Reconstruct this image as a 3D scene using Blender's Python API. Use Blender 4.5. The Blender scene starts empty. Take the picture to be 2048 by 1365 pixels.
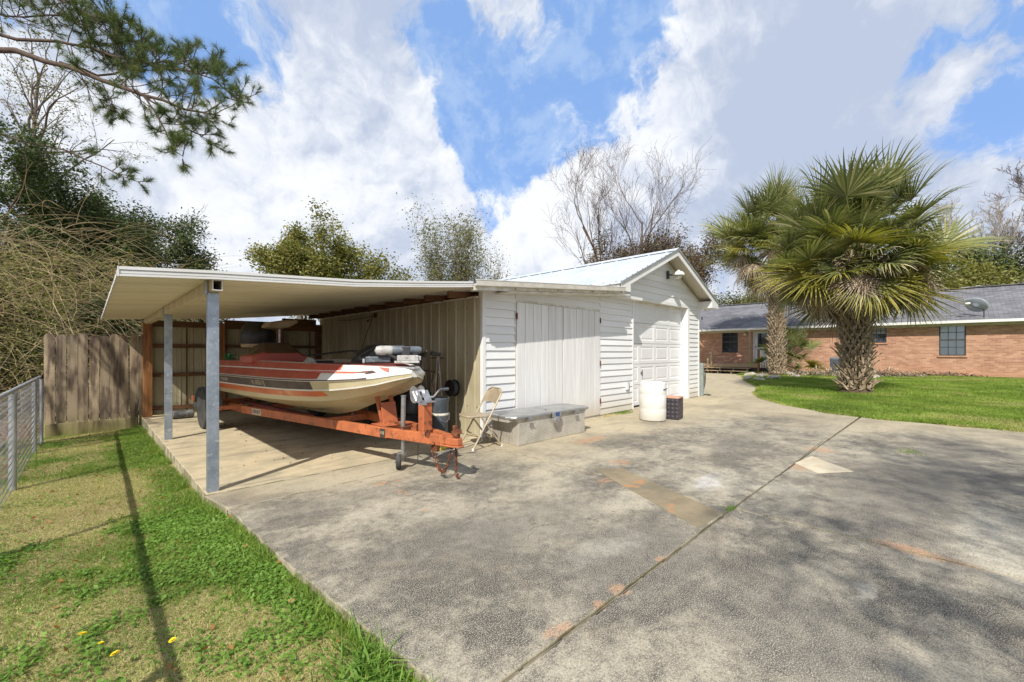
import bpy, bmesh, math, random
import numpy as np
from mathutils import Vector, Matrix
random.seed(7); rng = np.random.default_rng(11)
S = bpy.context.scene
COL = S.collection
R = math.radians
PI = math.pi
# ------------------------------------------------------------------ camera
FX, H, PX, PY = 851.0, 1.28, 1024.0, 704.0
cd = bpy.data.cameras.new('camera'); cam = bpy.data.objects.new('camera', cd); COL.objects.link(cam)
cam.location = (0, 0, H); cam.rotation_euler = (R(90), 0, R(-44.8))
cd.sensor_width = 36; cd.lens = FX * 36 / 2048; cd.shift_y = 21.5 / 2048
cd.clip_start = .05; cd.clip_end = 2000
S.camera = cam
Fv = Vector((math.sin(R(44.8)), math.cos(R(44.8)), 0)); Rv = Vector((math.cos(R(44.8)), -math.sin(R(44.8)), 0))
def pdir(x, y):
    return (Fv + Rv * ((x - PX) / FX) + Vector((0, 0, (PY - y) / FX)))
def at(x, y, z=0.0):                       # where the sight line through a photo pixel meets height z
    d = pdir(x, y); t = (z - H) / d.z; return Vector((d.x * t, d.y * t, z))
def atX(x, y, X):
    d = pdir(x, y); t = X / d.x; return Vector((X, d.y * t, H + d.z * t))
def atY(x, y, Y):
    d = pdir(x, y); t = Y / d.y; return Vector((d.x * t, Y, H + d.z * t))
def atD(x, y, D):
    d = pdir(x, y); return Vector((d.x * D, d.y * D, H + d.z * D))
# ------------------------------------------------------------------ node helper
class G:
    def __init__(s, nt): s.nt = nt; s.n = nt.nodes; s.l = nt.links
    def new(s, t, **k):
        n = s.n.new(t)
        for a, b in k.items(): setattr(n, a, b)
        return n
    def put(s, sock, v):
        if v is None: return
        if isinstance(v, bpy.types.NodeSocket): s.l.new(v, sock)
        elif isinstance(v, (tuple, list, Vector)):
            v = tuple(v)
            if sock.type == 'RGBA' and len(v) == 3: v = v + (1,)
            sock.default_value = v
        else:
            if sock.type == 'RGBA': v = (v, v, v, 1)
            elif sock.type == 'VECTOR': v = (v, v, v)
            sock.default_value = v
    def m(s, op, a, b=None, c=None, clamp=False):
        n = s.new('ShaderNodeMath', operation=op, use_clamp=clamp)
        s.put(n.inputs[0], a); s.put(n.inputs[1], b)
        if c is not None: s.put(n.inputs[2], c)
        return n.outputs[0]
    def vm(s, op, a, b=None, scale=None):
        n = s.new('ShaderNodeVectorMath', operation=op)
        s.put(n.inputs[0], a)
        if b is not None: s.put(n.inputs[1], b)
        if scale is not None: s.put(n.inputs['Scale'], scale)
        return n.outputs['Value'] if op in ('DOT_PRODUCT', 'LENGTH', 'DISTANCE') else n.outputs['Vector']
    def noise(s, vec, scale=5, detail=4, rough=.55, dist=0, lac=2.0, out='Fac'):
        n = s.new('ShaderNodeTexNoise'); s.put(n.inputs['Vector'], vec); s.put(n.inputs['Scale'], scale)
        s.put(n.inputs['Detail'], detail); s.put(n.inputs['Roughness'], rough); s.put(n.inputs['Distortion'], dist)
        s.put(n.inputs['Lacunarity'], lac)
        return n.outputs[out]
    def ss(s, v, a, b, lo=0.0, hi=1.0):
        n = s.new('ShaderNodeMapRange', interpolation_type='SMOOTHSTEP')
        for i, x in enumerate((v, a, b, lo, hi)): s.put(n.inputs[i], x)
        return n.outputs[0]
    def mix(s, f, a, b, bt='MIX'):
        n = s.new('ShaderNodeMix', data_type='RGBA', blend_type=bt)
        s.put(n.inputs[0], f); s.put(n.inputs[6], a); s.put(n.inputs[7], b)
        return n.outputs[2]
    def ramp(s, v, stops):
        n = s.new('ShaderNodeValToRGB'); s.put(n.inputs[0], v); e = n.color_ramp.elements
        while len(e) < len(stops): e.new(.5)
        for x, (p, c) in zip(e, stops): x.position = p; x.color = tuple(c) + (1,)
        return n.outputs[0]
    def mapping(s, vec, scale=(1, 1, 1), loc=(0, 0, 0), rot=(0, 0, 0)):
        n = s.new('ShaderNodeMapping'); s.put(n.inputs[0], vec)
        n.inputs['Scale'].default_value = scale; n.inputs['Location'].default_value = loc; n.inputs['Rotation'].default_value = rot
        return n.outputs[0]
# ------------------------------------------------------------------ world: sky and clouds
SUN = Vector((-.876 * math.cos(R(46)), -.482 * math.cos(R(46)), math.sin(R(46)))).normalized()
W = bpy.data.worlds.new('World'); S.world = W; W.use_nodes = True
g = G(W.node_tree); g.n.clear()
sky = g.new('ShaderNodeTexSky', sky_type='NISHITA', sun_disc=False)
sky.sun_elevation = R(46); sky.sun_rotation = R(241.2); sky.altitude = 50; sky.air_density = 1.0; sky.dust_density = .6; sky.ozone_density = 2.5
tc = g.new('ShaderNodeTexCoord').outputs['Generated']
dv = g.vm('NORMALIZE', tc)
sep = g.new('ShaderNodeSeparateXYZ'); g.put(sep.inputs[0], dv)
zup = g.m('MAXIMUM', sep.outputs[2], 0.0)
warp = g.noise(dv, 3.2, 5, .55, out='Color')
wv = g.vm('ADD', dv, g.vm('SCALE', g.vm('SUBTRACT', warp, (.5, .5, .5)), scale=.22))
# gaps of blue sky / banks of bright or grey cloud, as rough regions of direction
def spot(x, y, r, soft=.6, vec=None):
    c = pdir(x, y).normalized()
    return g.ss(g.vm('DISTANCE', wv if vec is None else vec, tuple(c)), r * (1 - soft), r * (1 + soft), 1, 0)
def addup(lst):
    o = lst[0]
    for q in lst[1:]: o = g.m('ADD', o, q)
    return o
def mul(a, k): return g.m('MULTIPLY', a, k)
blue = addup([spot(1130, 200, .17), spot(1240, 130, .10), mul(spot(980, 290, .11), .9), mul(spot(900, 140, .13), .8), mul(spot(1000, 385, .07), .8),
              mul(spot(440, 110, .12), .85), mul(spot(340, 30, .08), .6), mul(spot(620, 180, .07), .5), mul(spot(1930, 150, .10), .75), mul(spot(960, 450, .05), .7), mul(spot(2010, 290, .06), .5),
              mul(spot(-2200, -300, .22), .9), mul(spot(1000, -2600, .3), .8)])
bright = addup([spot(770, 320, .17), spot(560, 280, .2), spot(1180, 360, .18), spot(1050, 480, .12), spot(1380, 170, .12), mul(spot(350, 380, .2), .8), mul(spot(1940, 215, .07), .9)])
grey = addup([spot(420, 70, .26), spot(720, 50, .2), mul(spot(1500, 260, .24), 1.1), spot(1480, 60, .16), spot(1780, 90, .22), mul(spot(1300, 420, .08), .5)])
n1 = g.noise(wv, 4.2, 9, .58, .15)
n2 = g.noise(g.vm('ADD', wv, tuple(SUN * .035)), 4.2, 9, .58, .15)
nf = g.noise(wv, 11, 9, .64, .1)
dens = g.m('ADD', g.m('MULTIPLY_ADD', n1, 1.9, -.50), g.m('MULTIPLY', g.m('MINIMUM', blue, 1.0), -.58))
dens = g.m('ADD', dens, g.m('MULTIPLY', g.m('SUBTRACT', nf, .5), .95))
dens = g.m('ADD', dens, g.m('MULTIPLY', bright, .22))
cl = g.ss(dens, -.02, .24)
lit = g.m('ADD', g.m('MULTIPLY', g.m('SUBTRACT', n1, n2), 7.0), g.m('MULTIPLY', bright, .85))
lit = g.m('ADD', lit, g.m('MULTIPLY', g.m('SUBTRACT', nf, .5), 3.2))
lit = g.m('ADD', lit, g.m('MULTIPLY', g.m('SUBTRACT', .5, g.noise(wv, 2.3, 5, .5)), 2.2))
lit = g.m('SUBTRACT', lit, g.m('MULTIPLY', grey, .55))
lit = g.m('ADD', lit, g.m('MULTIPLY', g.m('SUBTRACT', g.noise(wv, 6.5, 8, .6, .6), .5), 2.6))
litf = g.ss(lit, -1.0, 1.7)
ccol = g.mix(litf, (4.3, 4.95, 6.3), (8.1, 8.3, 8.7))
skc = g.mix(1.0, sky.outputs[0], (1.15, 1.02, 1.22), 'MULTIPLY')
skc = g.mix(.75, skc, g.mix(g.ss(nf, .42, .62), (2.5, 4.4, 8.1), (4.0, 5.7, 8.6)))
hz = g.ss(zup, 0.0, .35, .55, 0)
skc = g.mix(hz, skc, (7.0, 8.2, 10.4))
fin = g.mix(cl, skc, ccol)
bg = g.new('ShaderNodeBackground'); g.put(bg.inputs[0], fin); bg.inputs[1].default_value = .10
g.l.new(bg.outputs[0], g.new('ShaderNodeOutputWorld').inputs[0])
# ------------------------------------------------------------------ sun
sl = bpy.data.lights.new('sun', 'SUN'); sl.energy = 4.8; sl.angle = R(.53); sl.color = (1, .95, .86)
so = bpy.data.objects.new('sun', sl); COL.objects.link(so)
so.rotation_euler = SUN.to_track_quat('Z', 'Y').to_euler(); so.location = SUN * 50
vs = S.view_settings; vs.view_transform = 'Standard'; vs.look = 'None'; vs.exposure = 0.30; vs.gamma = 1; vs.use_curve_mapping = False
S.cycles.max_bounces = 7; S.cycles.diffuse_bounces = 4; S.cycles.transparent_max_bounces = 8

# ------------------------------------------------------------------ materials
def newmat(name):
    m = bpy.data.materials.new(name); m.use_nodes = True; t = G(m.node_tree)
    bs = m.node_tree.nodes['Principled BSDF']; return m, t, bs
def pm(name, c1, c2=None, scale=3.0, rough=.6, metal=0.0, bump=.15, bscale=60.0, stretch=(1, 1, 1), c3=None, s3=12.0, t3=(.55, .7), detail=5,
       rvar=.12, bdist=.004, spec=None, contrast=(.32, .68), ovar=.10, basedirt=None):
    """colour c1..c2 by a broad noise, c3 = blotches / rust / dirt, fine relief from a second noise"""
    m, t, b = newmat(name)
    tcn = t.new('ShaderNodeTexCoord').outputs['Object']; oi = t.new('ShaderNodeObjectInfo').outputs['Random']
    off = t.new('ShaderNodeCombineXYZ'); t.put(off.inputs[0], t.m('MULTIPLY', oi, 13.7)); t.put(off.inputs[1], t.m('MULTIPLY', oi, 7.3)); t.put(off.inputs[2], t.m('MULTIPLY', oi, 3.1))
    v = t.mapping(t.vm('ADD', tcn, off.outputs[0]), stretch)
    n = t.noise(v, scale, detail, .6)
    col = t.mix(t.ss(n, contrast[0], contrast[1]), c1, c2 if c2 else tuple(x * .82 for x in c1))
    if c3: col = t.mix(t.ss(t.noise(v, s3, 6, .65, .4), t3[0], t3[1]), col, c3)
    fine = t.noise(v, bscale, 4, .6)
    col = t.mix(.22, col, t.mix(fine, (.25, .25, .25), (1.0, 1.0, 1.0)), 'OVERLAY')
    if basedirt:
        sz = t.new('ShaderNodeSeparateXYZ'); t.put(sz.inputs[0], tcn)
        dz_ = t.ss(t.m('ADD', sz.outputs[2], t.m('MULTIPLY', t.m('SUBTRACT', n, .5), .5)), 0, .42, .7, 0)
        col = t.mix(dz_, col, basedirt)
    br = t.m('MULTIPLY_ADD', oi, ovar, 1 - ovar / 2); comb = t.vm('SCALE', col, scale=br)
    t.put(b.inputs['Base Color'], comb)
    t.put(b.inputs['Roughness'], t.m('MULTIPLY_ADD', t.m('SUBTRACT', n, .5), rvar * 2, rough)); b.inputs['Metallic'].default_value = metal
    if spec is not None: b.inputs['Specular IOR Level'].default_value = spec
    if bump:
        bn = t.new('ShaderNodeBump'); bn.inputs['Strength'].default_value = bump; bn.inputs['Distance'].default_value = bdist
        t.put(bn.inputs['Height'], fine); t.l.new(bn.outputs[0], b.inputs['Normal'])
    return m
def leafmat(name, c1, c2, c3=None, trans=.35, rough=.55):
    """per-leaf tint attribute drives the hue; some light passes through"""
    m, t, b = newmat(name)
    a = t.new('ShaderNodeAttribute'); a.attribute_name = 'tint'
    st = [(0, c1), (.6, c2)] + ([(1, c3)] if c3 else [])
    col = t.ramp(a.outputs['Fac'], st)
    pos = t.new('ShaderNodeNewGeometry').outputs['Position']
    col = t.mix(t.ss(t.noise(pos, .9, 3, .6), .3, .7), col, t.vm('SCALE', col, scale=.72))
    t.put(b.inputs['Base Color'], col); b.inputs['Roughness'].default_value = rough; b.inputs['Specular IOR Level'].default_value = .3
    tr = t.new('ShaderNodeBsdfTranslucent'); t.put(tr.inputs[0], t.vm('MULTIPLY', col, (1.2, 1.3, .7)))
    mx = t.new('ShaderNodeMixShader'); mx.inputs[0].default_value = trans
    t.l.new(b.outputs[0], mx.inputs[1]); t.l.new(tr.outputs[0], mx.inputs[2])
    t.l.new(mx.outputs[0], m.node_tree.nodes['Material Output'].inputs[0]); return m
M = {}
M['siding'] = pm('white_siding', (.72, .72, .72), (.66, .66, .655), basedirt=(.50, .43, .31), scale=1.5, rough=.45, bump=.1, bscale=25, stretch=(.4, 3, 3), c3=(.62, .60, .53), s3=3, t3=(.62, .85))
M['trim'] = pm('white_trim', (.73, .73, .72), (.66, .65, .62), 2, .45, bump=.06)
M['trimold'] = pm('aged_white_trim', (.72, .70, .64), (.50, .45, .36), 6, .55, bump=.2, c3=(.25, .16, .09), s3=9, t3=(.66, .78))
M['door_plank'] = pm('painted_plank', (.71, .71, .70), (.61, .60, .59), basedirt=(.48, .40, .30), scale=2.0, rough=.55, bump=.35, bscale=35, stretch=(6, 6, .5), c3=(.52, .50, .47), s3=8, t3=(.68, .82))
M['gdoor'] = pm('garage_door_paint', (.69, .69, .70), (.65, .65, .66), 2, .4, bump=.05)
M['roofmetal'] = pm('galvalume_roof', (.56, .60, .64), (.46, .50, .55), 1.2, .45, .2, bump=.08, bscale=10, c3=(.42, .47, .52), s3=2.5)
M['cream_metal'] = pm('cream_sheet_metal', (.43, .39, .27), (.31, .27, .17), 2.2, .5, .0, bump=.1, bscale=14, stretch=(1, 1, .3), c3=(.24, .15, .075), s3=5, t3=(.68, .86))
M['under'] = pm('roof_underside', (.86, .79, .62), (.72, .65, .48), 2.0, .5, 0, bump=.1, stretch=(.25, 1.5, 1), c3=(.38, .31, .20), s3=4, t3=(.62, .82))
M['whitemetal'] = pm('white_roof_metal', (.80, .79, .78), (.66, .63, .62), 3, .4, .1, bump=.1, c3=(.45, .42, .40), s3=12)
M['galv'] = pm('galvanised_steel', (.37, .41, .47), (.25, .29, .34), 7, .42, .65, bump=.12, bscale=30, c3=(.50, .53, .56), s3=22, t3=(.55, .68))
M['chain'] = pm('chainlink_steel', (.52, .54, .56), (.36, .38, .40), 9, .45, .6, bump=.05)
M['wood_red'] = pm('treated_post_wood', (.34, .15, .05), (.17, .065, .02), 3, .65, bump=.4, bscale=30, stretch=(8, 8, .6), c3=(.42, .27, .12), s3=6, t3=(.6, .75))
M['wood_dark'] = pm('dark_girt_wood', (.16, .075, .03), (.08, .035, .015), 3, .7, bump=.4, bscale=30, stretch=(1, 8, 8))
M['picket'] = pm('weathered_picket', (.36, .28, .185), (.11, .075, .055), ovar=.5, basedirt=(.20, .19, .05), scale=1.6, rough=.8, bump=.6, bscale=28, stretch=(6, 6, .9), c3=(.27, .23, .07), s3=1.6, t3=(.58, .8), bdist=.008, contrast=(.38, .62))
M['deckwood'] = pm('deck_wood', (.42, .31, .19), (.28, .20, .12), 3, .7, bump=.3, stretch=(1, 6, 6))
M['orange'] = pm('orange_trailer_paint', (.47, .14, .05), (.33, .095, .035), 5, .6, .0, bump=.2, c3=(.17, .06, .03), s3=13, t3=(.52, .68))
M['soildark'] = pm('dark_joint_dirt', (.04, .034, .024), (.07, .06, .04), 9, .95)
M['groove'] = pm('groove_shadow_paint', (.30, .29, .27), (.22, .21, .19), 3, .8)
M['rust'] = pm('rusty_steel', (.20, .07, .03), (.10, .035, .02), 18, .75, .3, bump=.5, c3=(.35, .14, .05), s3=40)
M['chrome'] = pm('dull_zinc', (.50, .50, .52), (.34, .34, .35), 12, .38, .8, bump=.05, c3=(.3, .2, .13), s3=20, t3=(.66, .75))
M['rubber'] = pm('black_rubber', (.025, .025, .025), (.05, .048, .045), 9, .75, bump=.2)
M['black'] = pm('black_plastic', (.018, .018, .02), (.04, .04, .042), 6, .42, bump=.08)
M['darkgrey'] = pm('dark_grey_plastic', (.07, .075, .085), (.04, .04, .05), 6, .5)
M['bluegrey'] = pm('bluegrey_plastic', (.11, .13, .155), (.055, .07, .085), 6, .5, c3=(.22, .21, .19), s3=14)
M['hullred'] = pm('faded_red_gelcoat', (.44, .085, .055), (.35, .06, .04), 2.5, .32, bump=.03, c3=(.42, .14, .09), s3=6)
M['hullorange'] = pm('orange_red_gelcoat', (.60, .15, .045), (.50, .09, .03), 2.5, .35, bump=.03, c3=(.62, .28, .13), s3=4)
M['hullpink'] = pm('sunlit_red_gelcoat', (.55, .16, .13), (.48, .11, .08), 2.5, .35, bump=.03)  # paler copy of the hull red, with sunlight put into the colour
M['hullwhite'] = pm('white_gelcoat', (.74, .73, .68), (.64, .61, .54), 3, .3, bump=.03, c3=(.5, .45, .34), s3=7, t3=(.66, .8))
M['hullcream'] = pm('stained_cream_gelcoat', (.56, .49, .32), (.42, .35, .20), 2.2, .38, bump=.05, stretch=(1, .4, 1), c3=(.30, .25, .13), s3=4, t3=(.58, .8))
M['hulldark'] = pm('dark_stripe', (.055, .04, .05), (.12, .09, .08), 4, .4)
M['carpet'] = pm('boat_carpet', (.22, .05, .04), (.14, .035, .03), 6, .95, bump=.5, bscale=200)
M['smoke'] = pm('smoked_windshield', (.09, .05, .025), (.06, .035, .02), 3, .15, bump=0)
M['beigevinyl'] = pm('beige_vinyl', (.48, .36, .21), (.38, .28, .16), 5, .5)
M['chairtan'] = pm('tan_painted_steel', (.43, .35, .24), (.33, .27, .19), 8, .42, .15, bump=.05, c3=(.22, .13, .07), s3=20, t3=(.66, .75))
M['barrel'] = pm('white_barrel_plastic', (.72, .72, .69), (.64, .63, .58), basedirt=(.5, .45, .36), scale=3, rough=.4, bump=.05)
M['planter'] = pm('dark_quilted_plastic', (.055, .048, .055), (.035, .03, .035), 8, .45)
M['terracotta'] = pm('pale_terracotta', (.52, .30, .22), (.42, .24, .17), 8, .8)
M['greenpost'] = pm('greygreen_post', (.27, .31, .29), (.20, .23, .21), 8, .6)
M['hose'] = pm('garden_hose_rubber', (.035, .045, .035), (.02, .025, .02), 8, .5)
M['shingle'] = None
M['lampwhite'] = pm('lamp_enamel', (.72, .70, .66), (.6, .58, .52), 8, .3)
M['glassdark'] = pm('window_glass', (.03, .035, .045), (.02, .022, .03), 3, .06, bump=0, spec=.8)
M['blind'] = pm('white_blind', (.82, .86, .86), (.75, .78, .78), 3, .5, stretch=(1, 1, 25))
M['winframe'] = pm('dark_window_frame', (.06, .065, .06), (.04, .04, .04), 5, .4)
M['stone'] = pm('pale_rock', (.42, .38, .33), (.28, .24, .20), 7, .85, bump=.6, bscale=20, bdist=.02)
M['deadfrond'] = leafmat('dead_frond_leaf', (.26, .18, .12), (.46, .37, .27), (.58, .49, .38), .12, .8)
M['blackpipe'] = pm('grey_corrugated_pipe', (.06, .06, .065), (.16, .16, .16), 14, .55)
M['bark'] = pm('grey_bark', (.17, .14, .115), (.10, .08, .065), 5, .9, bump=.6, bscale=25, stretch=(2, 2, .5), bdist=.02)
M['barkpine'] = pm('pine_bark', (.10, .065, .045), (.055, .04, .03), 8, .9, bump=.6, bscale=25, bdist=.01)
M['barkpale'] = pm('pale_bark', (.38, .33, .27), (.22, .18, .15), 5, .9, bump=.5, bscale=25, stretch=(2, 2, .5), bdist=.02)
M['twigtan'] = pm('tan_vine_stem', (.50, .40, .22), (.20, .15, .08), 2.2, .8, bump=.2)
M['twigbrown'] = pm('brown_twig', (.13, .09, .07), (.08, .058, .045), 2, .85, bump=.2)
M['trunkpalm'] = pm('palm_trunk_fibre', (.13, .09, .055), (.06, .04, .025), 6, .95, bump=.8, bscale=30, bdist=.02)
M['boot'] = pm('palm_boot', (.36, .28, .19), (.19, .14, .09), 5, .85, bump=.5, bscale=25, bdist=.01, c3=(.09, .06, .04), s3=7)
M['needle'] = leafmat('pine_needles', (.06, .10, .035), (.13, .18, .05), (.26, .26, .09), .2)
M['leafdark'] = leafmat('dark_evergreen_leaf', (.03, .05, .016), (.08, .115, .035), (.17, .19, .06), .2)
M['leafolive'] = leafmat('olive_leaf', (.11, .13, .03), (.25, .25, .065), (.38, .29, .10), .3)
M['leafspring'] = leafmat('yellowgreen_leaf', (.12, .13, .04), (.22, .22, .08), (.30, .25, .12), .35)
M['leafbrown'] = leafmat('russet_leaf', (.10, .06, .035), (.17, .115, .06), (.13, .15, .05), .2)
M['grassgreen'] = leafmat('lawn_grass_blade', (.13, .21, .03), (.24, .36, .055), (.42, .42, .14), .35)
M['grassfar'] = leafmat('bright_lawn_blade', (.16, .25, .035), (.28, .38, .06), (.44, .42, .16), .35)
M['straw'] = leafmat('dry_straw_blade', (.40, .33, .14), (.62, .54, .25), (.76, .68, .40), .25)
M['clover'] = leafmat('clover_leaf', (.10, .20, .025), (.17, .31, .045), (.28, .38, .09), .3)
M['palmgreen'] = leafmat('palm_leaf', (.11, .135, .045), (.27, .285, .10), (.60, .52, .32), .25, .4)
M['palmyellow'] = leafmat('yellowing_palm_leaf', (.20, .20, .04), (.36, .32, .06), (.45, .36, .12), .3, .45)
M['petiole'] = pm('palm_petiole', (.16, .19, .07), (.26, .22, .10), 3, .5)
M['dandelion'] = pm('dandelion_yellow', (.85, .68, .02), (.80, .55, .01), 60, .7)
M['stemgreen'] = pm('green_stem', (.12, .22, .05), None, 6, .6)
M['bluepot'] = pm('blue_plastic', (.02, .16, .24), (.015, .12, .18), 4, .4)
M['acgrey'] = pm('ac_grey_paint', (.17, .19, .22), (.12, .13, .15), 6, .5, .2)
M['dish'] = pm('dish_grey', (.36, .39, .44), (.32, .35, .40), 3, .4)
M['doorwhite'] = pm('house_door_white', (.66, .70, .76), (.6, .64, .7), 3, .4)
M['bluelabel'] = pm('blue_latch_insert', (.03, .08, .22), None, 5, .3)
M['lidmetal'] = pm('tread_plate_lid', (.46, .46, .45), (.34, .34, .33), 5, .35, .7, bump=.4, bscale=60, c3=(.28, .25, .21), s3=9, t3=(.6, .75))
M['dirtywhite'] = pm('dirty_white_plastic', (.42, .41, .39), (.28, .27, .26), 14, .5, c3=(.15, .13, .11), s3=22)
M['yellowblock'] = pm('yellow_paint', (.60, .45, .06), (.45, .33, .06), 12, .6)
M['greenplastic'] = pm('green_plastic', (.02, .22, .06), None, 5, .4)
M['ink'] = pm('dark_lettering', (.05, .04, .035), None, 5, .6)
M['cream_letter'] = pm('cream_lettering', (.72, .62, .42), (.5, .42, .28), 40, .5)
M['plate'] = pm('faded_decal', (.55, .45, .36), (.38, .28, .2), 30, .5)
M['litter'] = leafmat('dry_leaf', (.20, .09, .03), (.36, .17, .05), (.45, .30, .14), .2)
M['soil'] = pm('joint_dirt', (.11, .09, .06), (.20, .17, .11), 9, .95, bump=.6)
# diamond plate aluminium: raised lozenges are real relief in the bump, too small to be pieces
def diamond():
    m, t, b = newmat('diamond_plate')
    o = t.new('ShaderNodeTexCoord').outputs['Object']
    geo = t.new('ShaderNodeNewGeometry').outputs['True Normal']
    sx = t.new('ShaderNodeSeparateXYZ'); t.put(sx.inputs[0], o)
    # two lozenge lattices
    def lat(a, bb, fa, fb, ph):
        u = t.m('SINE', t.m('MULTIPLY_ADD', a, fa, ph)); v = t.m('SINE', t.m('MULTIPLY_ADD', bb, fb, ph))
        return t.m('MULTIPLY', u, v)
    sxy = t.m('ADD', sx.outputs[0], sx.outputs[1])
    a1 = t.m('ADD', sxy, sx.outputs[2]); a2 = t.m('SUBTRACT', t.m('SUBTRACT', sx.outputs[0], sx.outputs[1]), sx.outputs[2])
    a2 = t.m('ADD', a2, t.m('MULTIPLY', sx.outputs[1], .7))
    h = t.ss(lat(a1, a2, 150, 150, 0), .25, .6)
    n = t.noise(o, 4, 5, .6)
    col = t.mix(t.ss(n, .35, .7), (.54, .50, .43), (.38, .35, .29))
    col = t.mix(t.ss(t.noise(o, 9, 5, .7), .62, .72), col, (.36, .26, .17))
    col = t.mix(t.m('MULTIPLY', h, .35), col, (.80, .78, .74)); t.put(b.inputs['Base Color'], col); b.inputs['Metallic'].default_value = .35
    t.put(b.inputs['Roughness'], t.m('MULTIPLY_ADD', n, .25, .28))
    bn = t.new('ShaderNodeBump'); bn.inputs['Strength'].default_value = .8; bn.inputs['Distance'].default_value = .004
    t.put(bn.inputs['Height'], h); t.l.new(bn.outputs[0], b.inputs['Normal']); return m
M['diamond'] = diamond()
def brickmat():
    m, t, b = newmat('red_brick_wall')
    o = t.new('ShaderNodeTexCoord').outputs['Object']
    s = t.new('ShaderNodeSeparateXYZ'); t.put(s.inputs[0], o)
    c = t.new('ShaderNodeCombineXYZ'); t.put(c.inputs[0], t.m('ADD', s.outputs[1], s.outputs[0])); t.put(c.inputs[1], s.outputs[2])
    br = t.new('ShaderNodeTexBrick'); t.put(br.inputs['Vector'], c.outputs[0]); br.inputs['Scale'].default_value = 1
    br.inputs['Brick Width'].default_value = .22; br.inputs['Row Height'].default_value = .075; br.inputs['Mortar Size'].default_value = .007
    br.inputs['Color1'].default_value = (.36, .165, .10, 1); br.inputs['Color2'].default_value = (.56, .31, .20, 1); br.inputs['Mortar'].default_value = (.52, .42, .32, 1)
    br.inputs['Bias'].default_value = 0; br.inputs['Mortar Smooth'].default_value = .2
    n = t.noise(o, 1.2, 5, .6)
    col = t.mix(t.ss(n, .3, .7), br.outputs[0], t.vm('MULTIPLY', br.outputs[0], (.85, .82, .8)))
    col = t.mix(t.ss(s.outputs[2], .1, .75, .45, 0), col, (.48, .25, .14))
    t.put(b.inputs['Base Color'], col); b.inputs['Roughness'].default_value = .85
    bn = t.new('ShaderNodeBump'); bn.inputs['Strength'].default_value = .8; bn.inputs['Distance'].default_value = .01
    t.put(bn.inputs['Height'], t.m('SUBTRACT', 1.0, br.outputs['Fac'])); t.l.new(bn.outputs[0], b.inputs['Normal']); return m
M['brick'] = brickmat()
def shinglemat():
    m, t, b = newmat('grey_asphalt_shingle')
    o = t.new('ShaderNodeTexCoord').outputs['Object']
    s = t.new('ShaderNodeSeparateXYZ'); t.put(s.inputs[0], o)
    c = t.new('ShaderNodeCombineXYZ'); t.put(c.inputs[0], s.outputs[1]); t.put(c.inputs[1], t.m('MULTIPLY', s.outputs[0], 1.07))
    br = t.new('ShaderNodeTexBrick'); t.put(br.inputs['Vector'], c.outputs[0]); br.inputs['Scale'].default_value = 1
    br.inputs['Brick Width'].default_value = .30; br.inputs['Row Height'].default_value = .145; br.inputs['Mortar Size'].default_value = .008
    br.inputs['Color1'].default_value = (.15, .15, .165, 1); br.inputs['Color2'].default_value = (.235, .235, .255, 1); br.inputs['Mortar'].default_value = (.09, .09, .10, 1)
    n = t.noise(o, .7, 5, .65)
    col = t.mix(t.ss(n, .3, .75), br.outputs[0], t.vm('MULTIPLY', br.outputs[0], (.72, .72, .75)))
    t.put(b.inputs['Base Color'], col); b.inputs['Roughness'].default_value = .9
    bn = t.new('ShaderNodeBump'); bn.inputs['Strength'].default_value = .6; bn.inputs['Distance'].default_value = .01
    t.put(bn.inputs['Height'], t.m('SUBTRACT', t.noise(o, 60, 3), br.outputs['Fac'])); t.l.new(bn.outputs[0], b.inputs['Normal']); return m
M['shingle'] = shinglemat()
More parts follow.
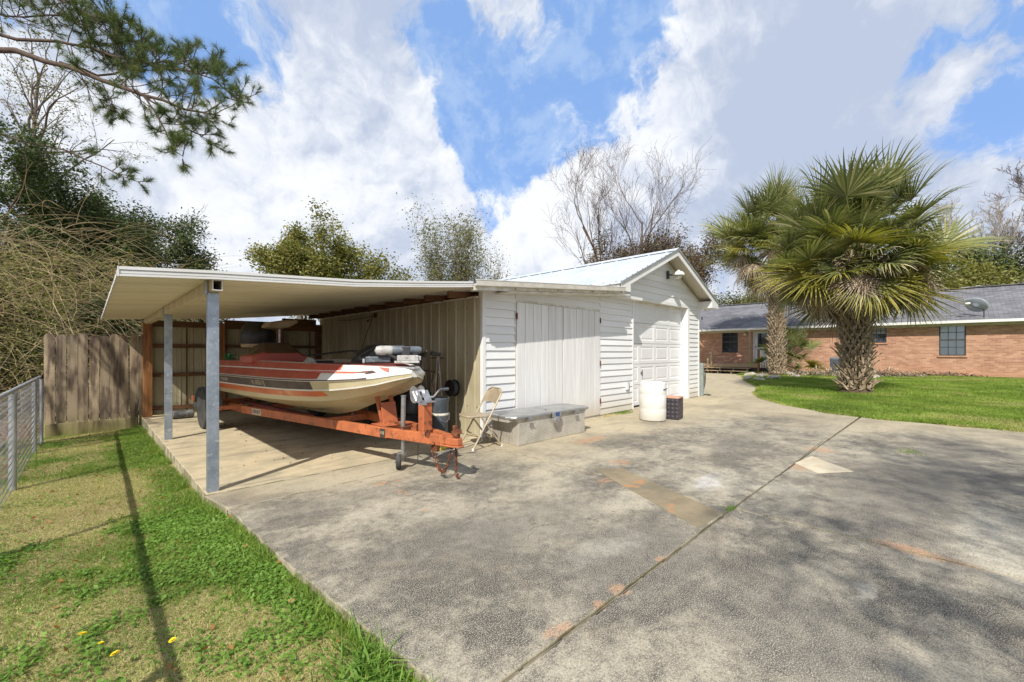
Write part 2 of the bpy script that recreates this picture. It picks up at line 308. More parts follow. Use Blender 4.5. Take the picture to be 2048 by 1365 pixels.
def concretemat():
    m, t, b = newmat('stained_driveway_concrete')
    o = t.new('ShaderNodeTexCoord').outputs['Object']
    s = t.new('ShaderNodeSeparateXYZ'); t.put(s.inputs[0], o)
    flat = t.new('ShaderNodeCombineXYZ'); t.put(flat.inputs[0], s.outputs[0]); t.put(flat.inputs[1], s.outputs[1])
    f = flat.outputs[0]
    wn = t.noise(f, 1.6, 5, .6, out='Color')
    fw = t.vm('ADD', f, t.vm('SCALE', t.vm('SUBTRACT', wn, (.5, .5, .5)), scale=.55))
    wn2 = t.noise(f, 9, 4, .6, out='Color')
    fs = t.vm('ADD', f, t.vm('SCALE', t.vm('SUBTRACT', wn2, (.5, .5, .5)), scale=.10))
    big = t.noise(t.mapping(f, (1, 1, 1)), .75, 7, .62, .2)
    mid = t.noise(f, 3.4, 6, .65, .3)
    fleck = t.noise(f, 13, 9, .78, .2); fine = t.noise(f, 85, 3, .8)
    fine2 = t.noise(f, 170, 2, .8)
    wear = t.noise(t.mapping(fw, (1, 2.6, 1), rot=(0, 0, R(38))), 1.1, 7, .68, .5)
    dk = t.ss(t.m('MULTIPLY_ADD', fleck, .55, t.m('MULTIPLY_ADD', wear, .35, t.m('MULTIPLY_ADD', mid, .38, t.m('MULTIPLY', big, .62)))), .82, 1.11)
    col = t.mix(dk, (.058, .051, .040), (.40, .355, .265))
    col = t.mix(t.m('MULTIPLY', t.ss(t.noise(fw, 2.1, 6, .7, .3), .54, .66), .35), col, (.30, .235, .15))
    def blob(cx, cy, r, ex=1.0, ey=1.0, soft=.35, rot=0.0, tight=False):
        v = t.vm('SUBTRACT', fs if tight else fw, (cx, cy, 0))
        v = t.mapping(v, (1 / (r * ex), 1 / (r * ey), 1)) if not rot else t.mapping(t.mapping(v, rot=(0, 0, -rot)), (1 / (r * ex), 1 / (r * ey), 1))
        return t.ss(t.vm('LENGTH', v), 1 - soft, 1 + soft, 1, 0)
    def bl(px, py, *a, **k):
        p = at(px, py); return blob(p.x, p.y, *a, **k)
    # paler, sandy concrete: the carport floor and along the shed
    tan = t.mix(t.ss(mid, .35, .68), (.52, .43, .285), (.38, .33, .22))
    cp = t.m('MULTIPLY', t.ss(t.m('ADD', s.outputs[1], t.m('MULTIPLY', t.m('SUBTRACT', mid, .5), .25)), 4.52, 4.66), t.ss(s.outputs[0], 4.1, 4.3, 1, 0))
    pale = t.m('MAXIMUM', cp, t.m('MULTIPLY', t.ss(t.m('ADD', s.outputs[1], t.m('MULTIPLY', t.m('SUBTRACT', big, .5), 3.5)), 2.6, 4.2), t.m('MULTIPLY', t.ss(s.outputs[0], 2.2, 4.6), .8)))
    pale = t.m('MAXIMUM', pale, t.m('MULTIPLY', t.ss(t.m('ADD', s.outputs[1], t.m('MULTIPLY', t.m('SUBTRACT', big, .5), 2.5)), 3.6, 4.6), .55))
    pale = t.m('MAXIMUM', pale, t.m('MULTIPLY', t.ss(t.m('ADD', s.outputs[0], t.m('MULTIPLY', t.m('SUBTRACT', big, .5), 7)), 7.5, 10.5), .62))
    col = t.mix(pale, col, tan)
    streak = t.noise(t.mapping(f, (.7, 3.2, 1), rot=(0, 0, R(-44))), 1.3, 6, .65, .4)
    col = t.mix(t.m('MULTIPLY', t.m('MULTIPLY', t.ss(streak, .5, .68), pale), .55), col, (.17, .155, .12))
    # dark patches and light worn patches, each with a shape of its own
    for (px, py, r, ex, ey, k) in [(1280, 1110, .5, 1.3, .8, .6), (1080, 1040, .42, 1.5, .7, .5), (900, 1080, .4, 1.2, .9, .45), (1780, 985, 1.0, 1.4, .55, .6),
                                   (640, 1010, .35, 1.6, .5, .4), (1560, 1220, .4, 1.2, .8, .5), (1900, 920, .9, 1.6, .4, .5), (1480, 880, .5, 2, .35, .45), (1700, 1330, .25, 1.5, .8, .4)]:
        col = t.mix(t.m('MULTIPLY', bl(px, py, r, ex, ey, soft=.6), k), col, (.075, .068, .06))
    for (px, py, r, ex, ey, k, c) in [(1210, 1100, .16, 1.6, .7, .55, (.42, .40, .33)), (1425, 962, .30, 1.5, .9, .75, (.46, .42, .33)), (1415, 962, .15, 1.7, .6, .9, (.56, .55, .54)),
                                      (1560, 975, .2, 1.3, .8, .6, (.42, .39, .31)), (1735, 1185, .07, 1.8, .5, .8, (.50, .46, .38)), (1235, 1005, .09, 1.4, .5, .6, (.42, .40, .33)),
                                      (2000, 1075, .35, 2.2, .5, .75, (.52, .48, .38)), (1060, 975, .3, 1.5, .6, .55, (.42, .37, .26)), (770, 935, .3, 1.6, .5, .5, (.45, .41, .29)), (1130, 935, .4, 1.3, .5, .6, (.46, .40, .28))]:
        col = t.mix(t.m('MULTIPLY', bl(px, py, r, ex, ey, soft=.5), t.m('MULTIPLY', t.ss(t.m('ADD', fleck, t.m('MULTIPLY', mid, .6)), .62, .98, .35, 1.0), k)), col, c)
    # rust stains
    rn = t.ss(mid, .3, .6, .45, 1)
    for (px, py, r, ex, ey) in [(1240, 1180, .055, 1, 1), (1195, 1210, .03, 1.4, 1), (1325, 1118, .035, 1.4, .8), (1115, 1260, .04, 2, .8), (1240, 925, .12, 1, 1), (1850, 1110, .17, .35, 1.3), (1810, 1095, .1, .5, 1.4),
                                (780, 965, .05, 2.6, .6), (805, 985, .05, .6, 1.8), (760, 968, .035, 2, .8), (1640, 900, .22, .8, .7), (1180, 880, .25, 1.4, .5), (1215, 960, .10, 1.8, .5), (850, 1020, .03, 1, 1), (1600, 935, .15, 1, .6)]:
        col = t.mix(t.m('MULTIPLY', bl(px, py, r, ex, ey, soft=.45, tight=True), t.m('MULTIPLY', t.ss(fleck, .36, .56), t.m('MULTIPLY_ADD', fine, .9, .25))), col, (.44, .22, .10))
    # brown leaf tannin specks under the carport roof
    sp = t.ss(t.noise(f, 11, 2, .4), .72, .76)
    col = t.mix(t.m('MULTIPLY', sp, t.m('MULTIPLY', pale, .7)), col, (.16, .09, .045))
    # exposed aggregate
    k = t.m('SUBTRACT', 1.0, t.m('MULTIPLY', pale, .72))
    col = t.mix(t.m('MULTIPLY', t.ss(fine, .46, .60), t.m('MULTIPLY', k, .62)), col, (.06, .052, .043))
    col = t.mix(t.m('MULTIPLY', t.ss(fine2, .50, .62), t.m('MULTIPLY', k, .6)), col, (.66, .61, .51))
    # hairline cracks
    vo = t.new('ShaderNodeTexVoronoi', feature='DISTANCE_TO_EDGE'); t.put(vo.inputs['Vector'], fw); vo.inputs['Scale'].default_value = .42
    ck = t.ss(vo.outputs['Distance'], .0, .0022, .6, 0)
    ck = t.m('MULTIPLY', ck, t.m('MULTIPLY', t.ss(t.noise(f, .8, 2), .54, .62), t.m('SUBTRACT', 1, pale)))
    col = t.mix(ck, col, (.03, .025, .02))
    # clean, pale rim along slab sides
    nrm = t.new('ShaderNodeNewGeometry').outputs['True Normal']; sn = t.new('ShaderNodeSeparateXYZ'); t.put(sn.inputs[0], nrm)
    side = t.ss(sn.outputs[2], .3, .9, 1, 0)
    col = t.mix(t.m('MULTIPLY', side, .75), col, t.mix(t.ss(t.noise(o, 6, 4, .6), .4, .6), (.42, .37, .26), (.14, .13, .06)))
    t.put(b.inputs['Base Color'], col); b.inputs['Roughness'].default_value = .88; b.inputs['Specular IOR Level'].default_value = .25
    bn = t.new('ShaderNodeBump'); bn.inputs['Strength'].default_value = .7; bn.inputs['Distance'].default_value = .004
    t.put(bn.inputs['Height'], t.m('ADD', fine, t.m('MULTIPLY', mid, 1.5))); t.l.new(bn.outputs[0], b.inputs['Normal'])
    return m
M['concrete'] = concretemat()
def groundmat():
    m, t, b = newmat('yard_ground')
    o = t.new('ShaderNodeTexCoord').outputs['Object']
    n = t.noise(o, 1.1, 6, .65, .3); f = t.noise(o, 40, 4, .7); f2 = t.noise(o, 9, 5, .7)
    col = t.mix(t.ss(n, .4, .62), (.40, .33, .16), (.18, .19, .055))
    col = t.mix(t.ss(f2, .5, .7), col, (.34, .27, .15))
    s = t.new('ShaderNodeSeparateXYZ'); t.put(s.inputs[0], o)
    out = t.ss(s.outputs[0], -.75, -.62, 1, 0)          # leaf litter on the far side of the wire fence
    col = t.mix(out, col, t.mix(t.ss(f, .4, .6), (.27, .20, .15), (.13, .09, .06)))
    col = t.mix(t.m('MULTIPLY', t.ss(f, .5, .7), .6), col, (.06, .045, .025))
    t.put(b.inputs['Base Color'], col); b.inputs['Roughness'].default_value = .95
    bn = t.new('ShaderNodeBump'); bn.inputs['Strength'].default_value = 1; bn.inputs['Distance'].default_value = .02
    t.put(bn.inputs['Height'], t.m('ADD', f, f2)); t.l.new(bn.outputs[0], b.inputs['Normal']); return m
M['ground'] = groundmat()
M['lawn'] = pm('lawn_turf', (.10, .16, .025), (.16, .22, .035), 1.5, .9, bump=.9, bscale=70, bdist=.03, c3=(.17, .19, .05), s3=5)

# ------------------------------------------------------------------ mesh builder
class MB:
    def __init__(s): s.v = []; s.f = []; s.m = []
    def add(s, vs, fs, m=0):
        n = len(s.v); s.v += [tuple(p) for p in vs]; s.f += [tuple(i + n for i in f) for f in fs]; s.m += [m] * len(fs); return s
    def box(s, x0, y0, z0, x1, y1, z1, m=0, T=None):
        vs = [Vector(p) for p in ((x0, y0, z0), (x1, y0, z0), (x1, y1, z0), (x0, y1, z0), (x0, y0, z1), (x1, y0, z1), (x1, y1, z1), (x0, y1, z1))]
        if T: vs = [T @ p for p in vs]
        return s.add(vs, [(3, 2, 1, 0), (4, 5, 6, 7), (0, 1, 5, 4), (1, 2, 6, 5), (2, 3, 7, 6), (3, 0, 4, 7)], m)
    def bar(s, a, b, w, h, m=0, up=(0, 0, 1)):
        a, b, up = Vector(a), Vector(b), Vector(up); d = (b - a); L = d.length; d.normalize()
        x = d.cross(up); x = x.normalized() if x.length > 1e-4 else d.orthogonal().normalized(); z = x.cross(d)
        vs = [p + x * sx * w / 2 + z * sz * h / 2 for p in (a, b) for sx, sz in ((-1, -1), (1, -1), (1, 1), (-1, 1))]
        return s.add(vs, [(3, 2, 1, 0), (4, 5, 6, 7), (0, 1, 5, 4), (1, 2, 6, 5), (2, 3, 7, 6), (3, 0, 4, 7)], m)
    def tube(s, pts, r, n=8, m=0, cap=True, close=False):
        pts = [Vector(p) for p in pts]; rr = r if isinstance(r, (list, tuple)) else [r] * len(pts); vs = []; up = None
        K = len(pts)
        for i, p in enumerate(pts):
            if close: d = pts[(i + 1) % K] - pts[i - 1]
            else: d = pts[min(i + 1, K - 1)] - pts[max(i - 1, 0)]
            d = d.normalized() if d.length > 1e-9 else Vector((0, 0, 1))
            if up is None: up = d.orthogonal().normalized()
            up = (up - d * up.dot(d)); up = up.normalized() if up.length > 1e-6 else d.orthogonal().normalized()
            q = d.cross(up)
            for k in range(n):
                a = 2 * PI * k / n; vs.append(p + (up * math.cos(a) + q * math.sin(a)) * rr[i])
        fs = []
        for i in range(K if close else K - 1):
            j = (i + 1) % K
            for k in range(n): fs.append((i * n + k, i * n + (k + 1) % n, j * n + (k + 1) % n, j * n + k))
        if cap and not close: fs += [tuple(range(n))[::-1], tuple((K - 1) * n + k for k in range(n))]
        return s.add(vs, fs, m)
    def lathe(s, prof, n=24, c=(0, 0, 0), axis='Z', m=0, T=None):
        vs = []
        for r, z in prof:
            for k in range(n):
                a = 2 * PI * k / n
                p = {'Z': (r * math.cos(a), r * math.sin(a), z), 'X': (z, r * math.cos(a), r * math.sin(a)), 'Y': (r * math.sin(a), z, r * math.cos(a))}[axis]
                p = Vector(p) + Vector(c); vs.append(T @ p if T else p)
        fs = []
        for i in range(len(prof) - 1):
            for k in range(n): fs.append((i * n + k, i * n + (k + 1) % n, (i + 1) * n + (k + 1) % n, (i + 1) * n + k))
        fs += [tuple(range(n))[::-1], tuple((len(prof) - 1) * n + k for k in range(n))]
        return s.add(vs, fs, m)
    def prism(s, poly, y0, y1, plane='XZ', m=0):      # polygon extruded along the third axis
        f = {'XZ': lambda p, q: (p[0], q, p[1]), 'XY': lambda p, q: (p[0], p[1], q), 'YZ': lambda p, q: (q, p[0], p[1])}[plane]
        n = len(poly); vs = [f(p, y0) for p in poly] + [f(p, y1) for p in poly]
        fs = [tuple(range(n)), tuple(range(2 * n - 1, n - 1, -1))] + [(i, i + n, (i + 1) % n + n, (i + 1) % n) for i in range(n)]
        return s.add(vs, fs, m)
    def mesh(s, name, mats, smooth=False, off=None, fixn=True):
        me = bpy.data.meshes.new(name)
        v = s.v if off is None else [(p[0] - off[0], p[1] - off[1], p[2] - off[2]) for p in s.v]
        me.from_pydata(v, [], s.f)
        for k in (mats if isinstance(mats, (list, tuple)) else [mats]): me.materials.append(M[k] if isinstance(k, str) else k)
        if any(s.m): me.polygons.foreach_set('material_index', s.m)
        if fixn:
            bm = bmesh.new(); bm.from_mesh(me); bmesh.ops.recalc_face_normals(bm, faces=bm.faces); bm.to_mesh(me); bm.free()
        if smooth:
            me.polygons.foreach_set('use_smooth', [True] * len(me.polygons))
            if smooth != 'all': me.set_sharp_from_angle(angle=R(smooth if isinstance(smooth, (int, float)) and smooth > 1 else 40))
        me.update(); return me
def link(name, me, parent=None, loc=None, rot=None, label=None, cat=None, group=None, kind=None, bevel=0):
    o = bpy.data.objects.new(name, me); COL.objects.link(o)
    if parent is not None: o.parent = parent
    if loc is not None: o.location = loc
    if rot is not None: o.rotation_euler = rot
    for k, v in (('label', label), ('category', cat), ('group', group), ('kind', kind)):
        if v: o[k] = v
    if bevel:
        b = o.modifiers.new('bevel', 'BEVEL'); b.width = bevel; b.segments = 2; b.limit_method = 'ANGLE'; b.angle_limit = R(40)
    return o
def thing(name, label, cat, loc=(0, 0, 0), rz=0.0, group=None):
    return link(name, None, None, loc, (0, 0, rz), label, cat, group)
def wpart(mb, name, mats, root, **k):            # mesh given in world coordinates, root unrotated at its base
    sm = k.pop('smooth', False); l = root.location
    p = root
    off = Vector(l)
    while p.parent: p = p.parent; off = off + p.location
    return link(name, mb.mesh(name, mats, sm, off), root, **k)
def lpart(mb, name, mats, root, **k):            # mesh in the root's own coordinates
    sm = k.pop('smooth', False); return link(name, mb.mesh(name, mats, sm), root, **k)
def arr_mesh(name, V, F, mat, tint=None, smooth=False, mi=None):
    """big numpy meshes: V (n,3), F list of (k,3|4) index arrays"""
    me = bpy.data.meshes.new(name); V = np.asarray(V, np.float32)
    if not isinstance(F, list): F = [F]
    me.vertices.add(len(V)); me.vertices.foreach_set('co', V.ravel())
    idx = np.concatenate([f.ravel() for f in F]).astype(np.int32)
    tot = np.concatenate([np.full(len(f), f.shape[1], np.int32) for f in F]); st = np.concatenate([[0], np.cumsum(tot)[:-1]]).astype(np.int32)
    me.loops.add(len(idx)); me.loops.foreach_set('vertex_index', idx)
    me.polygons.add(len(tot)); me.polygons.foreach_set('loop_start', st); me.polygons.foreach_set('loop_total', tot)
    if tint is not None:
        a = me.attributes.new('tint', 'FLOAT', 'POINT'); a.data.foreach_set('value', np.asarray(tint, np.float32))
    for k in (mat if isinstance(mat, (list, tuple)) else [mat]): me.materials.append(M[k] if isinstance(k, str) else k)
    if mi is not None: me.polygons.foreach_set('material_index', np.asarray(mi, np.int32))
    if smooth: me.polygons.foreach_set('use_smooth', np.ones(len(tot), bool))
    me.update(calc_edges=True); return me
def vnoise(x, y, s, seed=0):                     # value noise, numpy
    x = np.asarray(x) * s + 100; y = np.asarray(y) * s + 100; xi = np.floor(x).astype(int); yi = np.floor(y).astype(int); fx = x - xi; fy = y - yi
    def h(a, b): return np.modf(np.abs(np.sin(a * 127.1 + b * 311.7 + seed * 74.7) * 43758.5453))[0]
    fx = fx * fx * (3 - 2 * fx); fy = fy * fy * (3 - 2 * fy)
    return (h(xi, yi) * (1 - fx) + h(xi + 1, yi) * fx) * (1 - fy) + (h(xi, yi + 1) * (1 - fx) + h(xi + 1, yi + 1) * fx) * fy
def clip(poly, a, b, c):                         # keep a*x+b*z<=c
    out = []
    for i in range(len(poly)):
        p, q = poly[i], poly[(i + 1) % len(poly)]; dp = a * p[0] + b * p[1] - c; dq = a * q[0] + b * q[1] - c
        if dp <= 0: out.append(p)
        if dp * dq < 0: t = dp / (dp - dq); out.append((p[0] + (q[0] - p[0]) * t, p[1] + (q[1] - p[1]) * t))
    return out
def text_mesh(txt, size, mat, extrude=.0015, name='lettering', shear=0):
    cu = bpy.data.curves.new(name, 'FONT'); cu.body = txt; cu.size = size; cu.extrude = extrude; cu.shear = shear; cu.align_x = 'CENTER'; cu.align_y = 'CENTER'; cu.resolution_u = 2
    o = bpy.data.objects.new(name, cu); COL.objects.link(o); dg = bpy.context.evaluated_depsgraph_get(); dg.update()
    me = bpy.data.meshes.new_from_object(o.evaluated_get(dg)); bpy.data.objects.remove(o); bpy.data.curves.remove(cu)
    me.name = name; me.materials.clear(); me.materials.append(M[mat]); return me
# ================================================================== ground
def gz(x, y):
    return -.05 - .0145 * np.clip(y, -2, 12) + .015 * (vnoise(x, y, 1.3, 3) - .5) + .035 * np.exp(-np.clip(.75 - np.asarray(x), 0, 9) / .22) * np.clip((np.asarray(y) - 1.0) / 2, 0, 1)
def ground():
    xs = np.unique(np.concatenate([np.linspace(-90, -6, 22), np.linspace(-6, 1.6, 60), np.linspace(1.6, 120, 40)]))
    ys = np.unique(np.concatenate([np.linspace(-80, -3, 20), np.linspace(-3, 13, 100), np.linspace(13, 150, 40)]))
    Xg, Yg = np.meshgrid(xs, ys, indexing='ij'); Z = gz(Xg, Yg)
    Z = np.where(Xg > 1.3, -.26, Z)
    V = np.stack([Xg.ravel(), Yg.ravel(), Z.ravel()], 1); a, b = Xg.shape
    i = np.arange(a * b).reshape(a, b); F = np.stack([i[:-1, :-1].ravel(), i[1:, :-1].ravel(), i[1:, 1:].ravel(), i[:-1, 1:].ravel()], 1)
    link('ground', arr_mesh('ground', V, F, 'ground', smooth=True), kind='structure')
ground()
# ------------------------------------------------------------------ driveway of separate slabs
lawn_edge = [(10.55, -9), (10.6, -3), (10.64, -.95), (10.62, .84), (10.95, 1.64), (11.9, 2.6), (13.2, 3.5), (14.96, 4.12), (16.9, 4.5), (20.5, 6.0), (24.9, 7.45), (25.3, 7.9)]
drive = link('driveway', None, kind='structure')
drive.name = 'driveway'
base = MB(); base.prism([(.80, 4.5), (.80, 4.1), (1.0, 1.2), (1.1, -9)] + [(x - .02, y - .02) for x, y in lawn_edge] + [(26.6, 7.9), (26.6, 11.2), (13.0, 11.2), (13.0, 5.2), (4.0, 5.2), (4.0, 11.0), (.80, 11.0)], -.24, -.016, 'XY')
wpart(base, 'dirt_bed', 'soildark', drive)
GAP = .009
def slab(poly, z1=0.0, name='concrete_slab', jitter=.006):
    # subdivide the outline and roughen it a little, as a broken concrete edge
    pts = []
    for i in range(len(poly)):
        a, b = Vector(poly[i]), Vector(poly[(i + 1) % len(poly)]); n = max(1, int((b - a).length / .18))
        if n > 60: n = 60
        d = (b - a).normalized() if (b - a).length else Vector((1, 0)); nn = Vector((-d.y, d.x))
        for k in range(n): pts.append(a.lerp(b, k / n) + nn * (random.uniform(-.3, .3) * jitter if k else 0))
    mb = MB(); mb.prism([(p.x, p.y) for p in pts], z1 - .22, z1, 'XY')
    return wpart(mb, name, 'concrete', drive, bevel=.008)
g_ = GAP
slab([(.74, 4.62), (4.12, 4.62), (4.12, 11.0), (.72, 11.0)], .004)                                   # carport floor
slab([(.72, 4.60), (.80, 4.10 + g_), (3.83 - g_, 4.10 + g_), (3.83 - g_, 4.60)])
slab([(.80, 4.10 - g_), (.86, 2.6), (.96, 1.2 + g_), (3.74 - g_, 1.2 + g_), (3.80 - g_, 3.0), (3.83 - g_, 4.10 - g_)])
slab([(.965, 1.2 - g_), (1.06, -9), (3.72 - g_, -9), (3.74 - g_, 1.2 - g_)])
slab([(3.74 + g_, 1.2 + g_), (7.42 - g_, 1.16 + g_), (7.42 - g_, 4.86), (3.83 + g_, 4.79), (3.83 + g_, 4.1), (3.80 + g_, 3.0)])
slab([(3.74 + g_, 1.2 - g_), (3.72 + g_, -9), (7.35 - g_, -9), (7.42 - g_, 1.16 - g_)])
slab([(7.42 + g_, 1.16 - g_), (7.35 + g_, -9)] + lawn_edge[:4] + [(10.7, 1.1 - g_)])
slab([(7.42 + g_, 1.16 + g_), (10.71, 1.12 + g_)] + lawn_edge[4:7] + [(13.2, 5.0), (7.42 + g_, 4.94)])
slab([(13.2 + 2 * g_, 3.52)] + lawn_edge[7:] + [(26.4, 7.9), (26.4, 11.0), (13.2 + 2 * g_, 11.0)])
# repaired strips, a few millimetres proud of the slabs
def patch(c, z=.004, **k):
    mb = MB(); mb.prism(c, z - .03, z, 'XY'); return wpart(mb, 'concrete_patch', 'patch', drive, bevel=.003)
M['patch'] = pm('repair_concrete', (.24, .19, .115), (.155, .13, .085), 3, .9, bump=.5, bscale=90, c3=(.36, .18, .08), s3=4, t3=(.58, .72))
M['patchpale'] = pm('pale_repair_concrete', (.50, .45, .33), (.38, .33, .24), 3, .9, bump=.5, bscale=90, c3=(.42, .27, .16), s3=5, t3=(.55, .7))
patch([(3.91, 2.68), (3.13, 1.235), (3.56, 1.215), (4.14, 2.45)])
q = [at(1589, 927), at(1623, 913), at(1707, 944), at(1634, 947)]
mb = MB(); mb.prism([(p.x, p.y) for p in q], -.03, .005, 'XY'); wpart(mb, 'concrete_patch', 'patchpale', drive, bevel=.003)
# narrow saw-cut trace of sealant in the long joint
mb = MB()
for k in range(26):
    x0 = 1.0 + k * .25
    mb.bar((x0, 1.187 + random.uniform(-.004, .004), -.004), (x0 + .22, 1.187 + random.uniform(-.004, .004), -.004), .010, .008)
wpart(mb, 'joint_filler', 'soil', drive, kind='stuff')
# ------------------------------------------------------------------ right-hand lawn base
lawn_poly = [(x + .015, y - .015) for x, y in lawn_edge] + [(25.3, 7.6), (28.95, 7.6), (28.95, -14), (10.55, -14)]
def lawnz(x, y): return np.clip(.005 + (x - 11) * .0068, .0, .115)
def pip(x, y, poly):
    inside = np.zeros(len(x), bool); n = len(poly)
    for i in range(n):
        x1, y1 = poly[i]; x2, y2 = poly[(i + 1) % n]
        c = ((y1 > y) != (y2 > y)) & (x < (x2 - x1) * (y - y1) / ((y2 - y1) if y2 != y1 else 1e-9) + x1); inside ^= c
    return inside
mb = MB(); n = len(lawn_poly)
vs = [(x, y, float(lawnz(x, y))) for x, y in lawn_poly] + [(x, y, -.2) for x, y in lawn_poly]
bm = bmesh.new(); top = [bm.verts.new(v) for v in vs[:n]]; bot = [bm.verts.new(v) for v in vs[n:]]
f = bm.faces.new(top); bmesh.ops.triangulate(bm, faces=[f])
for i in range(n): bm.faces.new((top[i], bot[i], bot[(i + 1) % n], top[(i + 1) % n]))
bmesh.ops.recalc_face_normals(bm, faces=bm.faces)
me = bpy.data.meshes.new('lawn'); bm.to_mesh(me); bm.free(); me.materials.append(M['lawn'])
link('lawn', me, kind='structure')
# ================================================================== corrugated sheets
def sheet_profile(w, pitch, rib=.05, top=.022, h=.02, minor=True):
    pts = [(0, 0)]; x = 0
    while x + pitch <= w + 1e-6:
        c = x + pitch / 2
        if minor: pts += [(c - pitch * .33 - .008, 0), (c - pitch * .33, .004), (c - pitch * .33 + .008, 0)] if pitch > .18 else []
        pts += [(c - rib / 2, 0), (c - top / 2, h), (c + top / 2, h), (c + rib / 2, 0)]
        x += pitch
    pts.append((w, 0)); return pts
def sheet(prof, stations, along, up, out, name, mat, root, **k):
    """profile (s, h): s runs along `along`, height along `out`; stations: list of offsets (Vector) the sheet is swept through"""
    along, out = Vector(along), Vector(out); mb = MB(); n = len(prof); vs = []
    for st in stations: vs += [Vector(st) + along * s + out * h for s, h in prof]
    for st in stations: vs += [Vector(st) + along * s + out * (h - .0025) for s, h in prof]
    m_ = len(stations); N = n * m_; fs = []
    for j in range(m_ - 1):
        for i in range(n - 1):
            a = j * n + i; fs.append((a, a + 1, a + n + 1, a + n)); fs.append((N + a + n, N + a + n + 1, N + a + 1, N + a))
    for i in range(n - 1):
        fs.append((i, N + i, N + i + 1, i + 1)); a = (m_ - 1) * n + i; fs.append((a, a + 1, N + a + 1, N + a))
    for j in range(m_ - 1):
        a = j * n; fs.append((a, a + n, N + a + n, N + a)); a += n - 1; fs.append((a + n, a, N + a, N + a + n))
    mb.add(vs, fs); return wpart(mb, name, mat, root, **k)
# ================================================================== carport
cp = thing('carport', 'open lean-to carport with white sheet metal roof and grey posts over the boat', 'carport', (.8, 4.6, 0))
def zroof(x):                                      # underside height of carport roof, sagging in the middle
    return float(np.interp(x, [.16, .8, 2.04, 3.0, 4.12], [1.875, 1.925, 1.995, 2.09, 2.215]))
stX = [.16, .8, 1.4, 2.04, 2.6, 3.2, 3.7, 4.12]
y = 4.50
while y < 10.95:
    w = min(.92, 11.02 - y)
    pr = sheet_profile(w, .153, .05, .024, .024, minor=False)
    sheet(pr, [(x_, y, zroof(x_) + .006) for x_ in stX], (0, 1, 0), None, (0, 0, 1), 'roof_sheet', 'under', cp)
    y += .92
# white drip edge along the raw ends and the front fascia with its two grooves
mb = MB()
for a, b in zip(stX[:-2], stX[1:-1]):
    za, zb = zroof(a), zroof(b)
    mb.add([(a, 4.488, za - .004), (b, 4.488, zb - .004), (b, 4.488, zb + .062), (a, 4.488, za + .062), (a, 4.50, za - .004), (b, 4.50, zb - .004), (b, 4.50, zb + .062), (a, 4.50, za + .062)],
           [(0, 1, 2, 3), (4, 7, 6, 5), (0, 4, 5, 1), (3, 2, 6, 7)])
    for lo, hi, yy in ((.044, .068, 4.474), (.016, .036, 4.480), (-.008, .008, 4.476)):
        mb.add([(a, yy, za + lo), (b, yy, zb + lo), (b, yy, zb + hi), (a, yy, za + hi), (a, 4.489, za + lo), (b, 4.489, zb + lo), (b, 4.489, zb + hi), (a, 4.489, za + hi)],
               [(0, 1, 2, 3), (4, 7, 6, 5), (0, 4, 5, 1), (3, 2, 6, 7)])
mb.box(.152, 4.474, zroof(.16) - .01, .162, 4.502, zroof(.16) + .068)
wpart(mb, 'front_fascia', 'trim', cp)
mb = MB(); yy = 4.52
while yy < 10.98:
    mb.box(.150, yy, zroof(.16) + .002, .168, yy + .075, zroof(.16) + random.uniform(.030, .042)); mb.box(.150, yy + .075, zroof(.16) + .002, .168, yy + .153, zroof(.16) + random.uniform(.012, .02)); yy += .153
wpart(mb, 'edge_trim', 'whitemetal', cp)
# box beam on the posts
BX0, BX1 = .765, .845
mb = MB(); zt = zroof(.8) - .004
for a in ((BX0, zt - .10, BX1, zt - .096), (BX0, zt - .004, BX1, zt), (BX0, zt - .096, BX0 + .004, zt - .004), (BX1 - .004, zt - .096, BX1, zt - .004)):
    mb.box(a[0], 4.52, a[1], a[2], 11.0, a[3])
M['under2'] = pm('cream_box_beam', (.66, .58, .40), (.54, .46, .30), 3, .5, bump=.08, c3=(.30, .22, .12), s3=6, t3=(.66, .8))
wpart(mb, 'beam', 'under2', cp)
mb = MB()
for a in ((.768, zt - .098, .774, zt - .003), (.836, zt - .098, .842, zt - .003), (.774, zt - .098, .836, zt - .091), (.774, zt - .010, .836, zt - .003)): mb.box(a[0], 4.512, a[1], a[2], 4.519, a[3])
wpart(mb, 'beam_end_rim', 'trim', cp)
# two galvanised C-section posts, notched round the beam
def cpost(px, py, w=.088):
    mb = MB(); z0 = .004; t = .004; x0, x1 = px - w / 2, px + w / 2; y0, y1 = py - .032, py + .032
    top = zt - .104
    mb.box(x0, y0, z0, x1, y0 + t, top); mb.box(x0, y0 + t, z0, x0 + t, y1, top); mb.box(x1 - t, y0 + t, z0, x1, y1, top)
    mb.box(x0 + t, y1 - t, z0, x0 + .028, y1, top); mb.box(x1 - .028, y1 - t, z0, x1 - t, y1, top)
    mb.box(x0 - .018, y0 + .004, top - .02, x0 - .004, y1 - .004, zt + .0)      # tab bolted to the side of the beam
    o = wpart(mb, 'post', 'galv', cp, bevel=.003)
    b = MB(); b.lathe([(.009, 0), (.009, .012), (.004, .016)], 8, (x0 - .018, (y0 + y1) / 2, zt - .05), 'X'); wpart(b, 'bolt', 'chrome', cp)
cpost(.80, 4.69); cpost(.815, 7.92)
